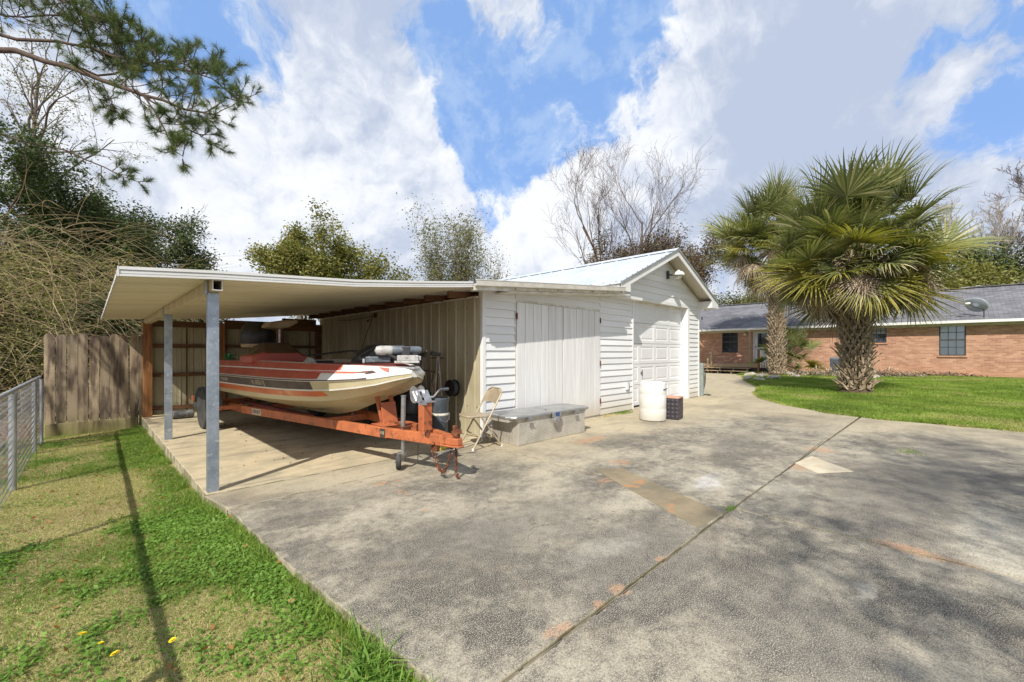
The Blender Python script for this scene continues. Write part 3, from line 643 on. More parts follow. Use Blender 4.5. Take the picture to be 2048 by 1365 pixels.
# timber frame and back wall
def wood(x0, y0, z0, x1, y1, z1, name='girt', mat='wood_dark'):
    mb = MB(); mb.box(x0, y0, z0, x1, y1, z1); return wpart(mb, name, mat, cp, bevel=.004)
wood(.735, 10.86, .0, .875, 11.0, 1.845, 'timber_post', 'wood_red')
for xx in (1.95, 3.1): wood(xx, 10.88, .0, xx + .13, 11.0, 1.90, 'timber_post', 'wood_red')
wood(4.0, 10.88, .0, 4.11, 11.0, 1.95, 'timber_post', 'wood_dark')
for a, b in ((.876, 1.949), (2.081, 3.099), (3.231, 3.999)):
    wood(a, 10.93, 1.78, b, 10.985, 1.90 + (0 if a < 1 else .07 if a < 3 else .17), 'header_board')
    for zz in (1.36, .78, .12): wood(a, 10.94, zz, b, 10.985, zz + .075)
x = .82
while x < 4.1:
    w = min(.61, 4.14 - x); pr = sheet_profile(w, .203, .03, .014, .012)
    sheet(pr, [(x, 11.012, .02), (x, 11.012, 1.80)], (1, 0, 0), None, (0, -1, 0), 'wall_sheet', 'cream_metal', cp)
    mb = MB(); mb.box(x - .012, 11.000, .02, x + .012, 11.008, 1.80); wpart(mb, 'sheet_lap', 'wood_dark', cp); x += .61
# ================================================================== storage shed (lean-to)
sh = thing('storage_shed', 'white clapboard lean-to shed with double plank doors between carport and garage', 'shed', (4.13, 4.8, 0))
SY = 4.80
def zsh(x): return 2.165 + (x - 3.7) * .0800      # underside of the shed roof at the front
def clad(poly, y0, z0, h, root, mat='siding', name='siding_board', axis='XZ', nose=.020, slim=.002):
    poly = [p for p in poly]
    if len(poly) < 3: return
    mb = MB(); n = len(poly)
    def fy(z): return y0 - (nose - (nose - slim) * min(1, max(0, (z - z0) / h)))
    vs = [(x, fy(z), z) for x, z in poly] + [(x, y0 + .004, z) for x, z in poly]
    mb.add(vs, [tuple(range(n)), tuple(range(2 * n - 1, n - 1, -1))] + [(i, i + n, (i + 1) % n + n, (i + 1) % n) for i in range(n)])
    return wpart(mb, name, mat, root)
def clap_wall(x0, x1, zb, zt, y0, root, pitch=.127, top=None, cuts=()):
    z = zb
    while z < zt - .01:
        h = min(pitch, zt - z); p = [(x0, z), (x1, z), (x1, z + h - .002), (x0, z + h - .002)]
        for (a, b, c) in cuts: p = clip(p, a, b, c) if len(p) > 2 else []
        if len(p) > 2: clad(p, y0, z, pitch, root)
        z += pitch
# wall core behind the boards
mb = MB(); mb.prism([(4.15, .0), (8.5, .0), (8.5, zsh(8.5) - .02 + 0), (7.3, zsh(7.3) - .02), (4.15, zsh(4.15) - .02)], SY + .005, SY + .09); wpart(mb, 'wall_core', 'trim', sh)
cutT = [(-.08, 1, zsh(0) - .01)]
clap_wall(4.20, 4.83, .03, 2.5, SY, sh, cuts=cutT); clap_wall(7.235, 8.49, .02, 2.6, SY, sh, cuts=cutT)
z0 = .03 + .127 * 16                                # boards over the doors
clap_wall(4.835, 7.23, z0 + .06, 2.6, SY, sh, cuts=cutT)
mb = MB(); mb.box(4.83, SY - .014, 2.085, 7.235, SY + .002, z0 + .059); wpart(mb, 'door_head_trim', 'trimold', sh)
mb = MB(); mb.box(4.13, SY - .022, .0, 4.197, SY + .06, zsh(4.16) - .012); wpart(mb, 'corner_trim', 'trim', sh, bevel=.004)
mb = MB(); mb.box(8.492, SY - .022, .0, 8.545, SY + .10, 2.50); wpart(mb, 'corner_trim', 'trim', sh, bevel=.004)
for xx in (4.818, 7.215): 
    mb = MB(); mb.box(xx, SY - .017, .03, xx + .022, SY + .003, 2.085); wpart(mb, 'door_side_trim', 'trimold', sh)
# plank doors, each plank a piece with a groove between
def door_leaf(xa, xb, n):
    w = (xb - xa) / n
    for k in range(n):
        zt_ = 2.078
        mb = MB(); mb.box(xa + k * w + .005, SY - .030 + random.uniform(-.001, .001), .035, xa + (k + 1) * w - .005, SY - .008, zt_); wpart(mb, 'plank', 'door_plank', sh, bevel=.003)
    mb = MB(); mb.box(xa + .001, SY - .010, .034, xb - .001, SY - .0065, zt_); wpart(mb, 'door_backing', 'groove', sh)
door_leaf(4.845, 6.025, 6); door_leaf(6.04, 7.21, 6)
for xx, zz in ((7.212, 1.9), (7.212, 1.05), (7.212, .3), (4.842, 1.85), (4.842, .3)):
    mb = MB(); mb.box(xx - .02, SY - .038, zz - .05, xx + .018, SY - .030, zz + .05); mb.tube([(xx, SY - .041, zz - .055), (xx, SY - .041, zz + .055)], .006, 6); wpart(mb, 'hinge', 'rust', sh)
# electrical outlet box on the boards
mb = MB(); mb.box(8.20, SY - .055, .46, 8.31, SY - .014, .60); wpart(mb, 'outlet_cover', 'trim', sh, bevel=.006)
mb = MB(); mb.box(8.285, SY - .058, .45, 8.30, SY - .012, .61); wpart(mb, 'outlet_shadow_strip', 'darkgrey', sh)
# roof deck, soffit, gutter
mb = MB(); e = .035
mb.add([(3.72, 4.47, zsh(3.72)), (7.62, 4.47, zsh(7.62)), (7.62, 11.05, zsh(7.62)), (3.72, 11.05, zsh(3.72)), (3.72, 4.47, zsh(3.72) + e), (7.62, 4.47, zsh(7.62) + e), (7.62, 11.05, zsh(7.62) + e), (3.72, 11.05, zsh(3.72) + e)],
       [(0, 3, 2, 1), (4, 5, 6, 7), (0, 1, 5, 4), (1, 2, 6, 5), (2, 3, 7, 6), (3, 0, 4, 7)]); wpart(mb, 'roof_deck', 'trimold', sh)
for yy in np.arange(5.1, 11.0, .62):
    mb = MB(); mb.bar((3.74, yy, zsh(3.74) - .05), (7.6, yy, zsh(7.6) - .05), .045, .09); wpart(mb, 'rafter', 'wood_dark', sh)
def strip(xa, xb, dz0, dz1, y0, y1, name, mat, zf=zsh):
    mb = MB(); vs = []
    for yy in (y0, y1): vs += [(xa, yy, zf(xa) + dz0), (xb, yy, zf(xb) + dz0), (xb, yy, zf(xb) + dz1), (xa, yy, zf(xa) + dz1)]
    mb.add(vs, [(0, 1, 2, 3), (7, 6, 5, 4), (0, 4, 5, 1), (1, 5, 6, 2), (2, 6, 7, 3), (3, 7, 4, 0)]); return wpart(mb, name, mat, sh)
M['gutter'] = pm('old_gutter', (.58, .55, .48), (.44, .41, .35), 4, .45, bump=.06)
strip(3.70, 7.56, .015, .085, 4.395, 4.40, 'gutter_lip', 'gutter'); strip(3.70, 7.56, .008, .016, 4.395, 4.468, 'gutter_bottom', 'gutter')
strip(3.70, 7.56, .087, .095, 4.390, 4.42, 'gutter_rim', 'trim')
strip(3.72, 7.60, -.035, .0, 4.475, 4.50, 'fascia_board', 'trimold')
strip(3.70, 4.35, -.05, .012, 4.44, 4.47, 'fascia_patch', 'trimold')
strip(4.4, 7.9, -.062, -.040, 4.50, 4.79, 'soffit_board', 'trimold')
strip(3.72, 4.12, -.055, -.004, 4.52, 4.56, 'rafter_tail', 'trimold')
for k in range(7): strip(4.5 + k * .5, 4.52 + k * .5, -.02, -.005, 4.462, 4.470, 'gutter_nail', 'wood_dark')
# ribbed metal side wall towards the boat
x = 4.13; y = 4.83
while y < 11.0:
    w = min(.92, 11.03 - y); pr = sheet_profile(w, .23, .045, .02, .018)
    sheet(pr, [(4.118, y, .01), (4.118, y, 2.085)], (0, 1, 0), None, (-1, 0, 0), 'wall_sheet', 'cream_metal', sh)
    for zz in (.45, 1.25, 1.95):
        s_ = MB()
        for q_ in np.arange(y + .06, y + w - .03, .23): s_.lathe([(.009, .0), (.009, .004), (.004, .009)], 6, (4.117, q_, zz), 'X', T=Matrix.Translation((4.117 * 2, 0, 0)) @ Matrix.Scale(-1, 4, (1, 0, 0)))
        wpart(s_, 'screw_row', 'rust', sh)
    y += .92
mb = MB(); mb.box(4.08, 4.86, 2.087, 4.13, 11.0, 2.11); wpart(mb, 'wall_top_plate', 'trimold', sh)
mb = MB(); mb.box(4.135, 4.9, .0, 4.20, 11.0, 2.15); wpart(mb, 'wall_studs', 'wood_dark', sh)
# ================================================================== garage
ga = thing('garage', 'white clapboard gabled garage with panelled overhead door and ribbed metal roof', 'garage', (8.55, 4.9, 0))
GY = 4.90; XL, XR, XP = 7.9, 12.42, 10.19; ZE, ZP = 2.66, 3.77; PIT = (ZP - ZE) / (XP - 7.54)
def zgr(x): return ZP - abs(x - XP) * PIT
D0, D1, DZ = 8.50, 11.62, 2.47
mb = MB(); mb.prism([(XL, 0), (D0 - .1, 0), (D0 - .1, DZ + .03), (D1 + .06, DZ + .03), (D1 + .06, 0), (XR, 0), (XR, zgr(XR) - .13), (XP, ZP - .13), (XL, zgr(XL) - .13)], GY + .006, GY + .10); wpart(mb, 'front_wall_core', 'trim', ga)
mb = MB(); mb.box(XL, 5.0, 0, XL + .1, 12.5, zgr(XL) - .13); mb.box(XR - .1, 5.0, 0, XR, 12.5, zgr(XR) - .13); mb.prism([(XL, 0), (XR, 0), (XR, zgr(XR) - .13), (XP, ZP - .13), (XL, zgr(XL) - .13)], 12.5, 12.6); wpart(mb, 'rear_and_side_walls', 'siding', ga)
gc = [(-PIT, 1, ZP - .12 - PIT * XP), (PIT, 1, ZP - .12 + PIT * XP)]
clap_wall(D1 + .13, XR - .06, .02, DZ + .06, GY, ga, cuts=gc)
clap_wall(8.56, XR + .0, DZ + .075, 3.7, GY, ga, pitch=.152, cuts=gc)
mb = MB(); mb.box(XR - .058, GY - .024, .0, XR + .012, GY + .10, DZ + .07); wpart(mb, 'corner_trim', 'trim', ga, bevel=.004)
mb = MB(); mb.box(D0, GY - .026, DZ, D1 + .10, GY + .10, DZ + .072); wpart(mb, 'door_header_trim', 'trim', ga, bevel=.003)
mb = MB(); mb.box(D1, GY - .022, .0, D1 + .125, GY + .18, DZ - .002); wpart(mb, 'door_jamb', 'trim', ga, bevel=.003)
mb = MB(); mb.box(D0 - .08, GY + .0, .0, D0, GY + .18, DZ - .002); wpart(mb, 'door_jamb', 'trim', ga)
mb = MB(); mb.box(D0, GY + .10, DZ - .03, D1, GY + .18, DZ - .002); wpart(mb, 'door_head_stop', 'trimold', ga)
# overhead door: five sections of four raised panels
DY = GY + .15
gd = link('garage_door', None, ga, (D0 - 8.55, DY - 4.9, 0))
rows, cols = 5, 4; rh = (DZ - .035) / rows; cw = (D1 - D0) / cols
pmsh = MB()
def ring(mb, x0, z0, x1, z1, y, X0, Z0, X1, Z1, Y):
    v = [(x0, y, z0), (x1, y, z0), (x1, y, z1), (x0, y, z1), (X0, Y, Z0), (X1, Y, Z0), (X1, Y, Z1), (X0, Y, Z1)]
    mb.add(v, [(0, 1, 5, 4), (1, 2, 6, 5), (2, 3, 7, 6), (3, 0, 4, 7)])
a_, b_ = cw - .002, rh - .008
ring(pmsh, 0, 0, a_, b_, .04, 0, 0, a_, b_, 0); ring(pmsh, 0, 0, a_, b_, 0, .07, .075, a_ - .07, b_ - .07, 0)
ring(pmsh, .07, .075, a_ - .07, b_ - .07, 0, .085, .09, a_ - .085, b_ - .085, .009); ring(pmsh, .085, .09, a_ - .085, b_ - .085, .009, .10, .105, a_ - .10, b_ - .10, .009)
ring(pmsh, .10, .105, a_ - .10, b_ - .10, .009, .125, .13, a_ - .125, b_ - .125, .002); pmsh.add([(.125, .002, .13), (a_ - .125, .002, .13), (a_ - .125, .002, b_ - .125), (.125, .002, b_ - .125)], [(0, 1, 2, 3)])
dpm = pmsh.mesh('door_panel', 'gdoor', fixn=False)
for r_ in range(rows):
    for c_ in range(cols): link('door_panel', dpm, gd, (c_ * cw, 0, .02 + r_ * rh))
mb = MB(); mb.box(D0, DY + .042, .0, D1, DY + .06, DZ - .03); wpart(mb, 'door_backing', 'darkgrey', ga)
mb = MB(); mb.box(D0, DY - .004, .0, D1, DY + .04, .018); wpart(mb, 'weather_strip', 'rubber', ga)
hp = atY(1282, 746, DY)
mb = MB(); mb.lathe([(.02, 0), (.02, -.02), (.012, -.03)], 10, (hp.x, DY, hp.z), 'Y'); mb.bar((hp.x, DY - .03, hp.z + .07), (hp.x + .01, DY - .03, hp.z - .08), .018, .014); wpart(mb, 'lock_handle', 'darkgrey', ga)
# roof sheets with ribs running down the slope
nrmW = Vector((-PIT, 0, 1)).normalized(); nrmE = Vector((PIT, 0, 1)).normalized()
y = 4.50; n_ = 0
while y < 12.8:
    w = min(.915, 12.9 - y); pr = sheet_profile(w, .457, .045, .02, .014, minor=False)
    if len(pr) > 2:
        pr = [(s_, h_) for s_, h_ in pr]
        sheet(pr, [(7.50, y, zgr(7.50) + .005), (XP, y, ZP + .005)], (0, 1, 0), None, nrmW, 'roof_sheet', 'roofmetal', ga)
        sheet(pr, [(12.88, y, zgr(12.88) + .005), (XP, y, ZP + .005)], (0, 1, 0), None, nrmE, 'roof_sheet', 'roofmetal', ga)
    y += .915
mb = MB(); mb.prism([(7.54, zgr(7.54) - .03), (XP, ZP - .03), (12.84, zgr(12.84) - .03), (12.84, zgr(12.84)), (XP, ZP), (7.54, zgr(7.54))], 4.53, 12.88)
M['soffit'] = pm('painted_soffit', (.60, .56, .47), (.50, .45, .36), 3, .6, bump=.2, stretch=(1, 6, 1), c3=(.38, .30, .2), s3=5, t3=(.66, .8))
wpart(mb, 'roof_deck', 'soffit', ga)
mb = MB()
mb.add([(XP - .17, 4.49, ZP + .030 - .17 * PIT), (XP, 4.49, ZP + .045), (XP + .17, 4.49, ZP + .030 - .17 * PIT), (XP - .17, 12.9, ZP + .030 - .17 * PIT), (XP, 12.9, ZP + .045), (XP + .17, 12.9, ZP + .030 - .17 * PIT),
        (XP - .17, 4.49, ZP + .027 - .17 * PIT), (XP, 4.49, ZP + .040), (XP + .17, 4.49, ZP + .027 - .17 * PIT), (XP - .17, 12.9, ZP + .027 - .17 * PIT), (XP, 12.9, ZP + .040), (XP + .17, 12.9, ZP + .027 - .17 * PIT)],
       [(0, 1, 4, 3), (1, 2, 5, 4), (6, 9, 10, 7), (7, 10, 11, 8), (0, 3, 9, 6), (2, 8, 11, 5), (0, 6, 7, 1), (1, 7, 8, 2)]); wpart(mb, 'ridge_cap', 'roofmetal', ga)
# screws along the eave and rake
mb = MB()
for k in range(12):
    xx = 7.62 + k * .22; mb.lathe([(.010, 0), (.010, .012), (.004, .018)], 6, (xx, 4.545, zgr(xx) + .012))
for k in range(26): mb.lathe([(.010, 0), (.010, .014), (.004, .02)], 6, (7.60, 4.65 + k * .305, zgr(7.60) + .02))
wpart(mb, 'roof_screws', 'darkgrey', ga)
# rake boards, metal rake trim, eave returns
def rake(sgn, xe):
    xs_ = [XP, xe]
    def pr_(dz0, dz1, y0, y1, nm, mt):
        mb = MB(); vs = []
        for yy in (y0, y1):
            for xx, dz in ((XP, dz0), (xe, dz0), (xe, dz1), (XP, dz1)): vs.append((xx, yy, zgr(xx) + dz))
        mb.add(vs, [(0, 1, 2, 3), (7, 6, 5, 4), (0, 4, 5, 1), (1, 5, 6, 2), (2, 6, 7, 3), (3, 7, 4, 0)]); wpart(mb, nm, mt, ga)
    pr_(-.145, -.022, 4.505, 4.528, 'rake_board', 'trim'); pr_(-.020, .028, 4.485, 4.503, 'rake_trim', 'raketrim'); pr_(-.175, -.15, GY - .045, GY - .02, 'frieze_board', 'soffit')
M['raketrim'] = pm('grey_metal_trim', (.38, .39, .40), (.28, .28, .28), 4, .4, .4)
rake(-1, 7.54); rake(1, 12.84)
for xa, xb in ((7.54, 7.93), (12.38, 12.84)):
    o_, i_ = (xa, xb) if xa < 8 else (xb, xa)
    mb = MB(); mb.prism([(o_, zgr(o_) - .145), (i_, zgr(o_) - .145), (i_, zgr(i_) - .15), (o_, zgr(o_) - .02)], 4.506, GY + .02); wpart(mb, 'eave_return', 'trim', ga)
mb = MB(); mb.box(7.56, 4.53, zgr(7.54) - .14, 7.58, 12.8, zgr(7.54) - .035); mb.box(12.80, 4.53, zgr(7.54) - .14, 12.82, 12.8, zgr(7.54) - .035); wpart(mb, 'eave_fascia', 'trim', ga)
mb = MB(); mb.box(7.58, GY - .30, zsh(7.6) - .08, 8.60, GY - .008, zsh(7.6) - .02); wpart(mb, 'flashing_board', 'trim', ga)
# gable lamp
lp = atY(1336, 551, GY - .016)
lm = link('wall_lamp', None, None, lp, (0, 0, 0), 'white dome flood lamp on bracket high on the gable wall', 'lamp')
mb = MB(); mb.box(-.09, -.05, -.10, -.02, 0, .10); mb.tube([(-.05, -.05, 0), (-.03, -.14, -.02), (.02, -.22, .01)], .018, 8); lpart(mb, 'bracket', 'darkgrey', lm, smooth=True)
mb = MB(); mb.lathe([(.035, .085), (.045, .06), (.10, .045), (.145, .0), (.15, -.045), (.14, -.045), (.125, 0)], 20, (.06, -.24, .02)); lpart(mb, 'lamp_shade', 'lampwhite', lm, smooth=True)
mb = MB(); mb.lathe([(.02, -.03), (.07, -.05), (.085, -.09), (.06, -.125), (.01, -.14)], 16, (.06, -.24, .02)); lpart(mb, 'lens', 'lampwhite', lm, smooth=True)
# ================================================================== wooden fence
FY = 10.95
wf = thing('wooden_fence', 'weathered brown dog-eared picket fence joining the chain-link fence and the carport', 'fence', (-.6, FY, -.2))
mb = MB(); w_ = .138; h_ = 1.80
mb.prism([(.004, 0), (w_ - .004, 0), (w_ - .004, h_ - .04), (w_ - .034, h_), (.034, h_), (.004, h_ - .04)], 0, .018)
pk = mb.mesh('picket', 'picket')
xs_ = -.56
for k in range(10):
    o = link('picket', pk, wf, (xs_ + .6, random.uniform(-.004, .004), random.uniform(-.02, .015) - .018 * k * 0), (0, random.uniform(-.006, .006), 0), bevel=.002)
    xs_ += w_ - .001 + random.uniform(-.002, .003)
mb = MB(); mb.box(-.56, FY + .02, .05, .8, FY + .058, .14); wpart(mb, 'rail', 'wood_dark', wf)
mb = MB(); mb.box(-.56, FY + .02, 1.25, .8, FY + .058, 1.34); wpart(mb, 'rail', 'wood_dark', wf)
mb = MB(); mb.box(-.55, FY - .035, -.215, .66, FY - .012, .02); wpart(mb, 'kickboard', 'picket', wf, bevel=.003)
# ================================================================== chain-link fence
cf = thing('chain_link_fence', 'galvanised chain-link fence with round posts along the left edge of the grass', 'fence', (-.56, 6.0, -.15))
FXc = -.56; ztop = .86
for yy, hh in ((6.72, .92), (9.15, .86), (4.4, .92), (1.9, .92)):
    mb = MB(); r_ = .030 if hh > .9 else .026; mb.tube([(FXc, yy, float(gz(FXc, yy)) - .05), (FXc, yy, ztop - .03)], r_, 12)
    mb.lathe([(r_ + .006, ztop - .035), (r_ + .007, ztop - .01), (r_ * .6, ztop + .012), (.012, ztop + .016)], 12, (FXc, yy, 0)); wpart(mb, 'fence_post', 'chain', cf, smooth=True)
mb = MB(); mb.tube([(FXc, 1.0, ztop + .02), (FXc, 10.1, ztop + .02)], .021, 10); wpart(mb, 'top_rail', 'chain', cf, smooth=True)
mb = MB(); mb.tube([(FXc + .02, 10.05, -.25), (FXc + .02, 10.05, .85)], .022, 10); wpart(mb, 'fence_post', 'chain', cf, smooth=True)
# woven wire: zig-zag wires, each a thin square tube
def chainlink(y0, y1, zt_, cell=.062):
    V = []; F = []; r = .0019; n = int((y1 - y0) / cell) + 1; base = 0
    hcell = cell
    for i in range(n * 2):
        y = y0 + i * cell / 2 * 1.0
        if i % 2: continue
        z = -.22; pts = []; s = 1
        k = 0
        while z < zt_: pts.append((FXc + (.004 if k % 2 else -.004), y + (cell / 2 if k % 2 else -cell / 2) * 1.06 + cell / 2, z)); z += hcell / 2 * 1.15; k += 1
        P = np.array(pts); m_ = len(P)
        for dx, dy in ((r, 0), (-r * .5, r), (-r * .5, -r)): V.append(P + np.array([dx, dy, 0]))
        a = base + np.arange(m_ - 1)
        for u in range(3):
            v = (u + 1) % 3; F.append(np.stack([a + u * m_, a + 1 + u * m_, a + 1 + v * m_, a + v * m_], 1))
        base += 3 * m_
    link('wire_mesh', arr_mesh('wire_mesh', np.concatenate(V) - np.array(cf.location), np.concatenate(F), 'chain'), cf)
chainlink(2.0, 10.05, ztop + .03)
# ================================================================== trailer and boat share one heading
HD = R(2.88); C0 = Vector((2.57, 3.36, .0))
tr = thing('boat_trailer', 'rusty orange boat trailer with zinc winch and tongue jack on the carport floor', 'trailer', C0, HD)
def L(x, y, z=0): return (x, y, z)
ZR0, ZR1 = .335, .445                               # frame rail bottom and top
for s in (-1, 1):
    mb = MB(); mb.bar((s * .035, .16, .39), (s * .19, .94, .39), .06, .105); mb2 = mb
    mb.bar((s * .19, .94, .385), (s * .62, 4.42, .375), .06, .11)
    lpart(mb, 'frame_rail', 'orange', tr, bevel=.004)
    mb = MB(); mb.bar((s * .62, 4.42, .375), (s * .64, 6.0, .375), .06, .105); lpart(mb, 'frame_rail', 'orange', tr, bevel=.004)
    mb = MB(); mb.bar((s * .60, 4.52, .42), (s * .98, 4.60, .40), .09, .06); lpart(mb, 'step_plate', 'orange', tr, bevel=.004)
    mb = MB(); mb.bar((s * .30, 2.7, .40), (s * .36, 5.5, .40), .09, .05); lpart(mb, 'bunk', 'carpet', tr, bevel=.006)
    for yy in (2.75, 4.0, 5.3):
        mb = MB(); mb.tube([(s * .33, yy, .385), (s * .33, yy, .345)], .016, 6); lpart(mb, 'bunk_bracket', 'chrome', tr)
for yy, hw in ((2.35, .37), (4.44, .62), (5.95, .64)):
    mb = MB(); mb.bar((-hw, yy, .37), (hw, yy, .37), .06, .08, up=(0, 0, 1)); lpart(mb, 'crossmember', 'orange', tr, bevel=.004)
mb = MB(); mb.tube([(-.88, 5.30, .30), (.88, 5.30, .30)], .03, 8); lpart(mb, 'axle', 'rust', tr)
for s in (-1, 1):
    wh = link('wheel', None, tr, (s * .90, 5.30, .335))
    mb = MB(); mb.lathe([(.20, -.085), (.27, -.10), (.315, -.095), (.333, -.06), (.336, 0), (.333, .06), (.315, .095), (.27, .10), (.20, .085), (.195, 0)], 36, axis='X'); lpart(mb, 'tyre', 'rubber', wh, smooth=True)
    mb = MB(); mb.lathe([(.20, -.08), (.185, -.075), (.17, -.03), (.10, -.045), (.06, -.075), (.04, -.075), (.04, .07), (.17, .05), (.20, .08)], 28, axis='X'); lpart(mb, 'rim', 'trim', wh, smooth=True)
    mb = MB(); pr = []
    for k in range(13):
        a = PI * k / 12; pr.append((.40 * math.cos(a), .335 + .40 * math.sin(a) * .92))
    for i in range(12):
        (a0, z0_), (a1, z1_) = pr[i], pr[i + 1]
        mb.add([(s * .79, 5.3 + a0, z0_), (s * 1.02, 5.3 + a0, z0_), (s * 1.02, 5.3 + a1, z1_), (s * .79, 5.3 + a1, z1_), (s * .79, 5.3 + a0 * .98, z0_ - .006), (s * 1.02, 5.3 + a0 * .98, z0_ - .006), (s * 1.02, 5.3 + a1 * .98, z1_ - .006), (s * .79, 5.3 + a1 * .98, z1_ - .006)],
               [(0, 1, 2, 3), (7, 6, 5, 4), (0, 3, 7, 4), (1, 5, 6, 2), (0, 4, 5, 1), (3, 2, 6, 7)])
    lpart(mb, 'fender', 'bluegrey', tr, smooth=True)
mb = MB(); mb.box(-.98, 6.02, .40, -.86, 6.06, .50); lpart(mb, 'tail_lamp', 'orange', tr)
# coupler, ball latch
mb = MB(); mb.prism([(-.075, .24), (-.05, .0), (-.03, -.05), (.03, -.05), (.05, .0), (.075, .24)], .36, .43, 'XY'); mb.prism([(-.09, .16), (-.07, -.02), (-.03, -.075), (.03, -.075), (.07, -.02), (.09, .16)], .345, .359, 'XY'); lpart(mb, 'coupler', 'orange', tr, bevel=.008)
mb = MB(); mb.bar((0, .02, .43), (0, .03, .55), .035, .035); mb.bar((0, .05, .47), (0, -.05, .50), .05, .05); mb.lathe([(.03, .43), (.035, .46), (.02, .49)], 10, (0, .0, 0)); lpart(mb, 'ball_latch', 'rust', tr, bevel=.003)
mb = MB(); mb.box(.07, .10, .44, .10, .12, .50); lpart(mb, 'latch_handle', 'rust', tr)
# winch post and winch
mb = MB(); mb.box(-.06, .46, .445, .05, .56, .74); lpart(mb, 'winch_post', 'orange', tr, bevel=.005)
mb = MB(); mb.box(-.085, .44, .74, .085, .60, .755); mb.bar((-.06, .54, .75), (-.06, .62, .86), .006, .09, up=(1, 0, 0)); mb.bar((.06, .54, .75), (.06, .62, .86), .006, .09, up=(1, 0, 0)); lpart(mb, 'winch_frame', 'chrome', tr, bevel=.002)
mb = MB(); mb.lathe([(.07, -.05), (.07, -.046), (.03, -.042), (.03, .042), (.07, .046), (.07, .05)], 20, (0, .66, .84), 'X'); lpart(mb, 'winch_drum', 'chrome', tr, smooth=True)
mb = MB(); mb.lathe([(.065, -.085), (.07, -.08), (.07, -.072), (.065, -.068)], 20, (-.005, .60, .80), 'X'); lpart(mb, 'winch_gear', 'chrome', tr, smooth=True)
mb = MB(); mb.bar((-.10, .52, .80), (-.105, .36, .745), .02, .008); mb.bar((-.105, .36, .745), (-.19, .36, .75), .02, .02); lpart(mb, 'latch_arm', 'chrome', tr)
mb = MB(); mb.tube([(.07, .54, .79), (.11, .52, .79), (.13, .44, .87)], .010, 8); lpart(mb, 'winch_crank', 'chrome', tr, smooth=True)
mb = MB(); mb.tube([(.13, .44, .87), (.22, .40, .875)], .018, 10); lpart(mb, 'crank_grip', 'darkgrey', tr, smooth=True)
mb = MB(); mb.tube([(.0, .68, .88), (.0, 1.32, .80)], .006, 6); lpart(mb, 'winch_cable', 'chrome', tr)
# tongue jack with caster
mb = MB(); mb.tube([(-.13, .74, .17), (-.13, .74, .60)], .019, 12); mb.tube([(-.13, .74, .46), (-.13, .73, .80)], .024, 12); mb.tube([(-.13, .73, .80), (-.13, .73, .81)], .028, 12); lpart(mb, 'jack_tube', 'chrome', tr, smooth=True)
mb = MB(); mb.box(-.17, .70, .395, -.09, .78, .44); mb.box(-.16, .70, .46, -.03, .76, .475); lpart(mb, 'jack_clamp', 'rust', tr, bevel=.003)
mb = MB(); mb.bar((-.13, .74, .19), (-.17, .78, .19), .06, .008); mb.bar((-.155, .74, .19), (-.17, .80, .08), .008, .05, up=(1, 0, 0)); mb.bar((-.105, .74, .19), (-.12, .80, .08), .008, .05, up=(1, 0, 0)); lpart(mb, 'caster_fork', 'chrome', tr)
cw_ = link('caster_wheel', None, tr, (-.145, .80, .092), (0, 0, R(-35)))
mb = MB(); mb.lathe([(.055, -.024), (.078, -.026), (.088, -.018), (.09, 0), (.088, .018), (.078, .026), (.055, .024)], 24, axis='X'); lpart(mb, 'tyre', 'rubber', cw_, smooth=True)
mb = MB(); mb.lathe([(.054, -.018), (.02, -.02), (.02, .02), (.054, .018)], 16, axis='X'); lpart(mb, 'rim', 'trimold', cw_, smooth=True)
# bow stand: two uprights, plate and rollers
for s, x in ((-1, -.09), (1, .09)):
    mb = MB(); mb.bar((x * .9, 1.22, .44), (x, 1.36, .80), .04, .045); lpart(mb, 'bow_stand_arm', 'orange', tr, bevel=.003)
    mb = MB(); mb.lathe([(.02, -.035), (.045, -.035), (.052, -.02), (.052, .02), (.045, .035), (.02, .035)], 18, (x * 1.5, 1.38, .81), 'X'); lpart(mb, 'bow_roller', 'rubber', tr, smooth=True)
mb = MB(); mb.bar((-.02, 1.16, .44), (-.02, 1.22, .69), .19, .012); lpart(mb, 'stand_plate', 'orange', tr, bevel=.003)
mb = MB(); mb.tube([(-.17, 1.38, .81), (.17, 1.38, .81)], .010, 8); lpart(mb, 'roller_shaft', 'chrome', tr)
mb = MB(); mb.box(-.20, 1.0, .445, .20, 1.28, .452); lpart(mb, 'tongue_plate', 'orange', tr)
mb = MB(); mb.tube([(-.06, .86, .465), (-.02, 1.1, .47), (.05, .95, .46), (.12, 1.12, .465), (.16, 1.3, .46)], .007, 6); lpart(mb, 'wiring', 'rust', tr)
# lettering plates on the near rail
def on_rail(yc, w, h, mat, txt, size, name):
    sl = (.62 - .19) / (4.42 - .94); xx = -(.19 + (yc - .94) * sl) - .0325; zz = .385 - (yc - .94) * .010 / 3.48
    ang = math.atan(sl)
    T = Matrix.Translation((xx, yc, zz)) @ Matrix.Rotation(ang, 4, 'Z')
    mb = MB(); mb.box(-.003, -w / 2, -h / 2, 0, w / 2, h / 2, T=T); pl = lpart(mb, name, mat, tr)
    if txt:
        me = text_mesh(txt, size, 'ink' if mat == 'plate' else 'cream_letter', .0008)
        o = link('lettering', me, pl); o.matrix_local = T @ Matrix.Translation((-.0045, 0, 0)) @ Matrix.Rotation(R(-90), 4, 'Z') @ Matrix.Rotation(R(90), 4, 'X')
on_rail(3.92, .30, .095, 'plate', 'DELAET', .068, 'maker_plate')
on_rail(.99, .085, .095, 'ink', '11E', .045, 'capacity_sticker')
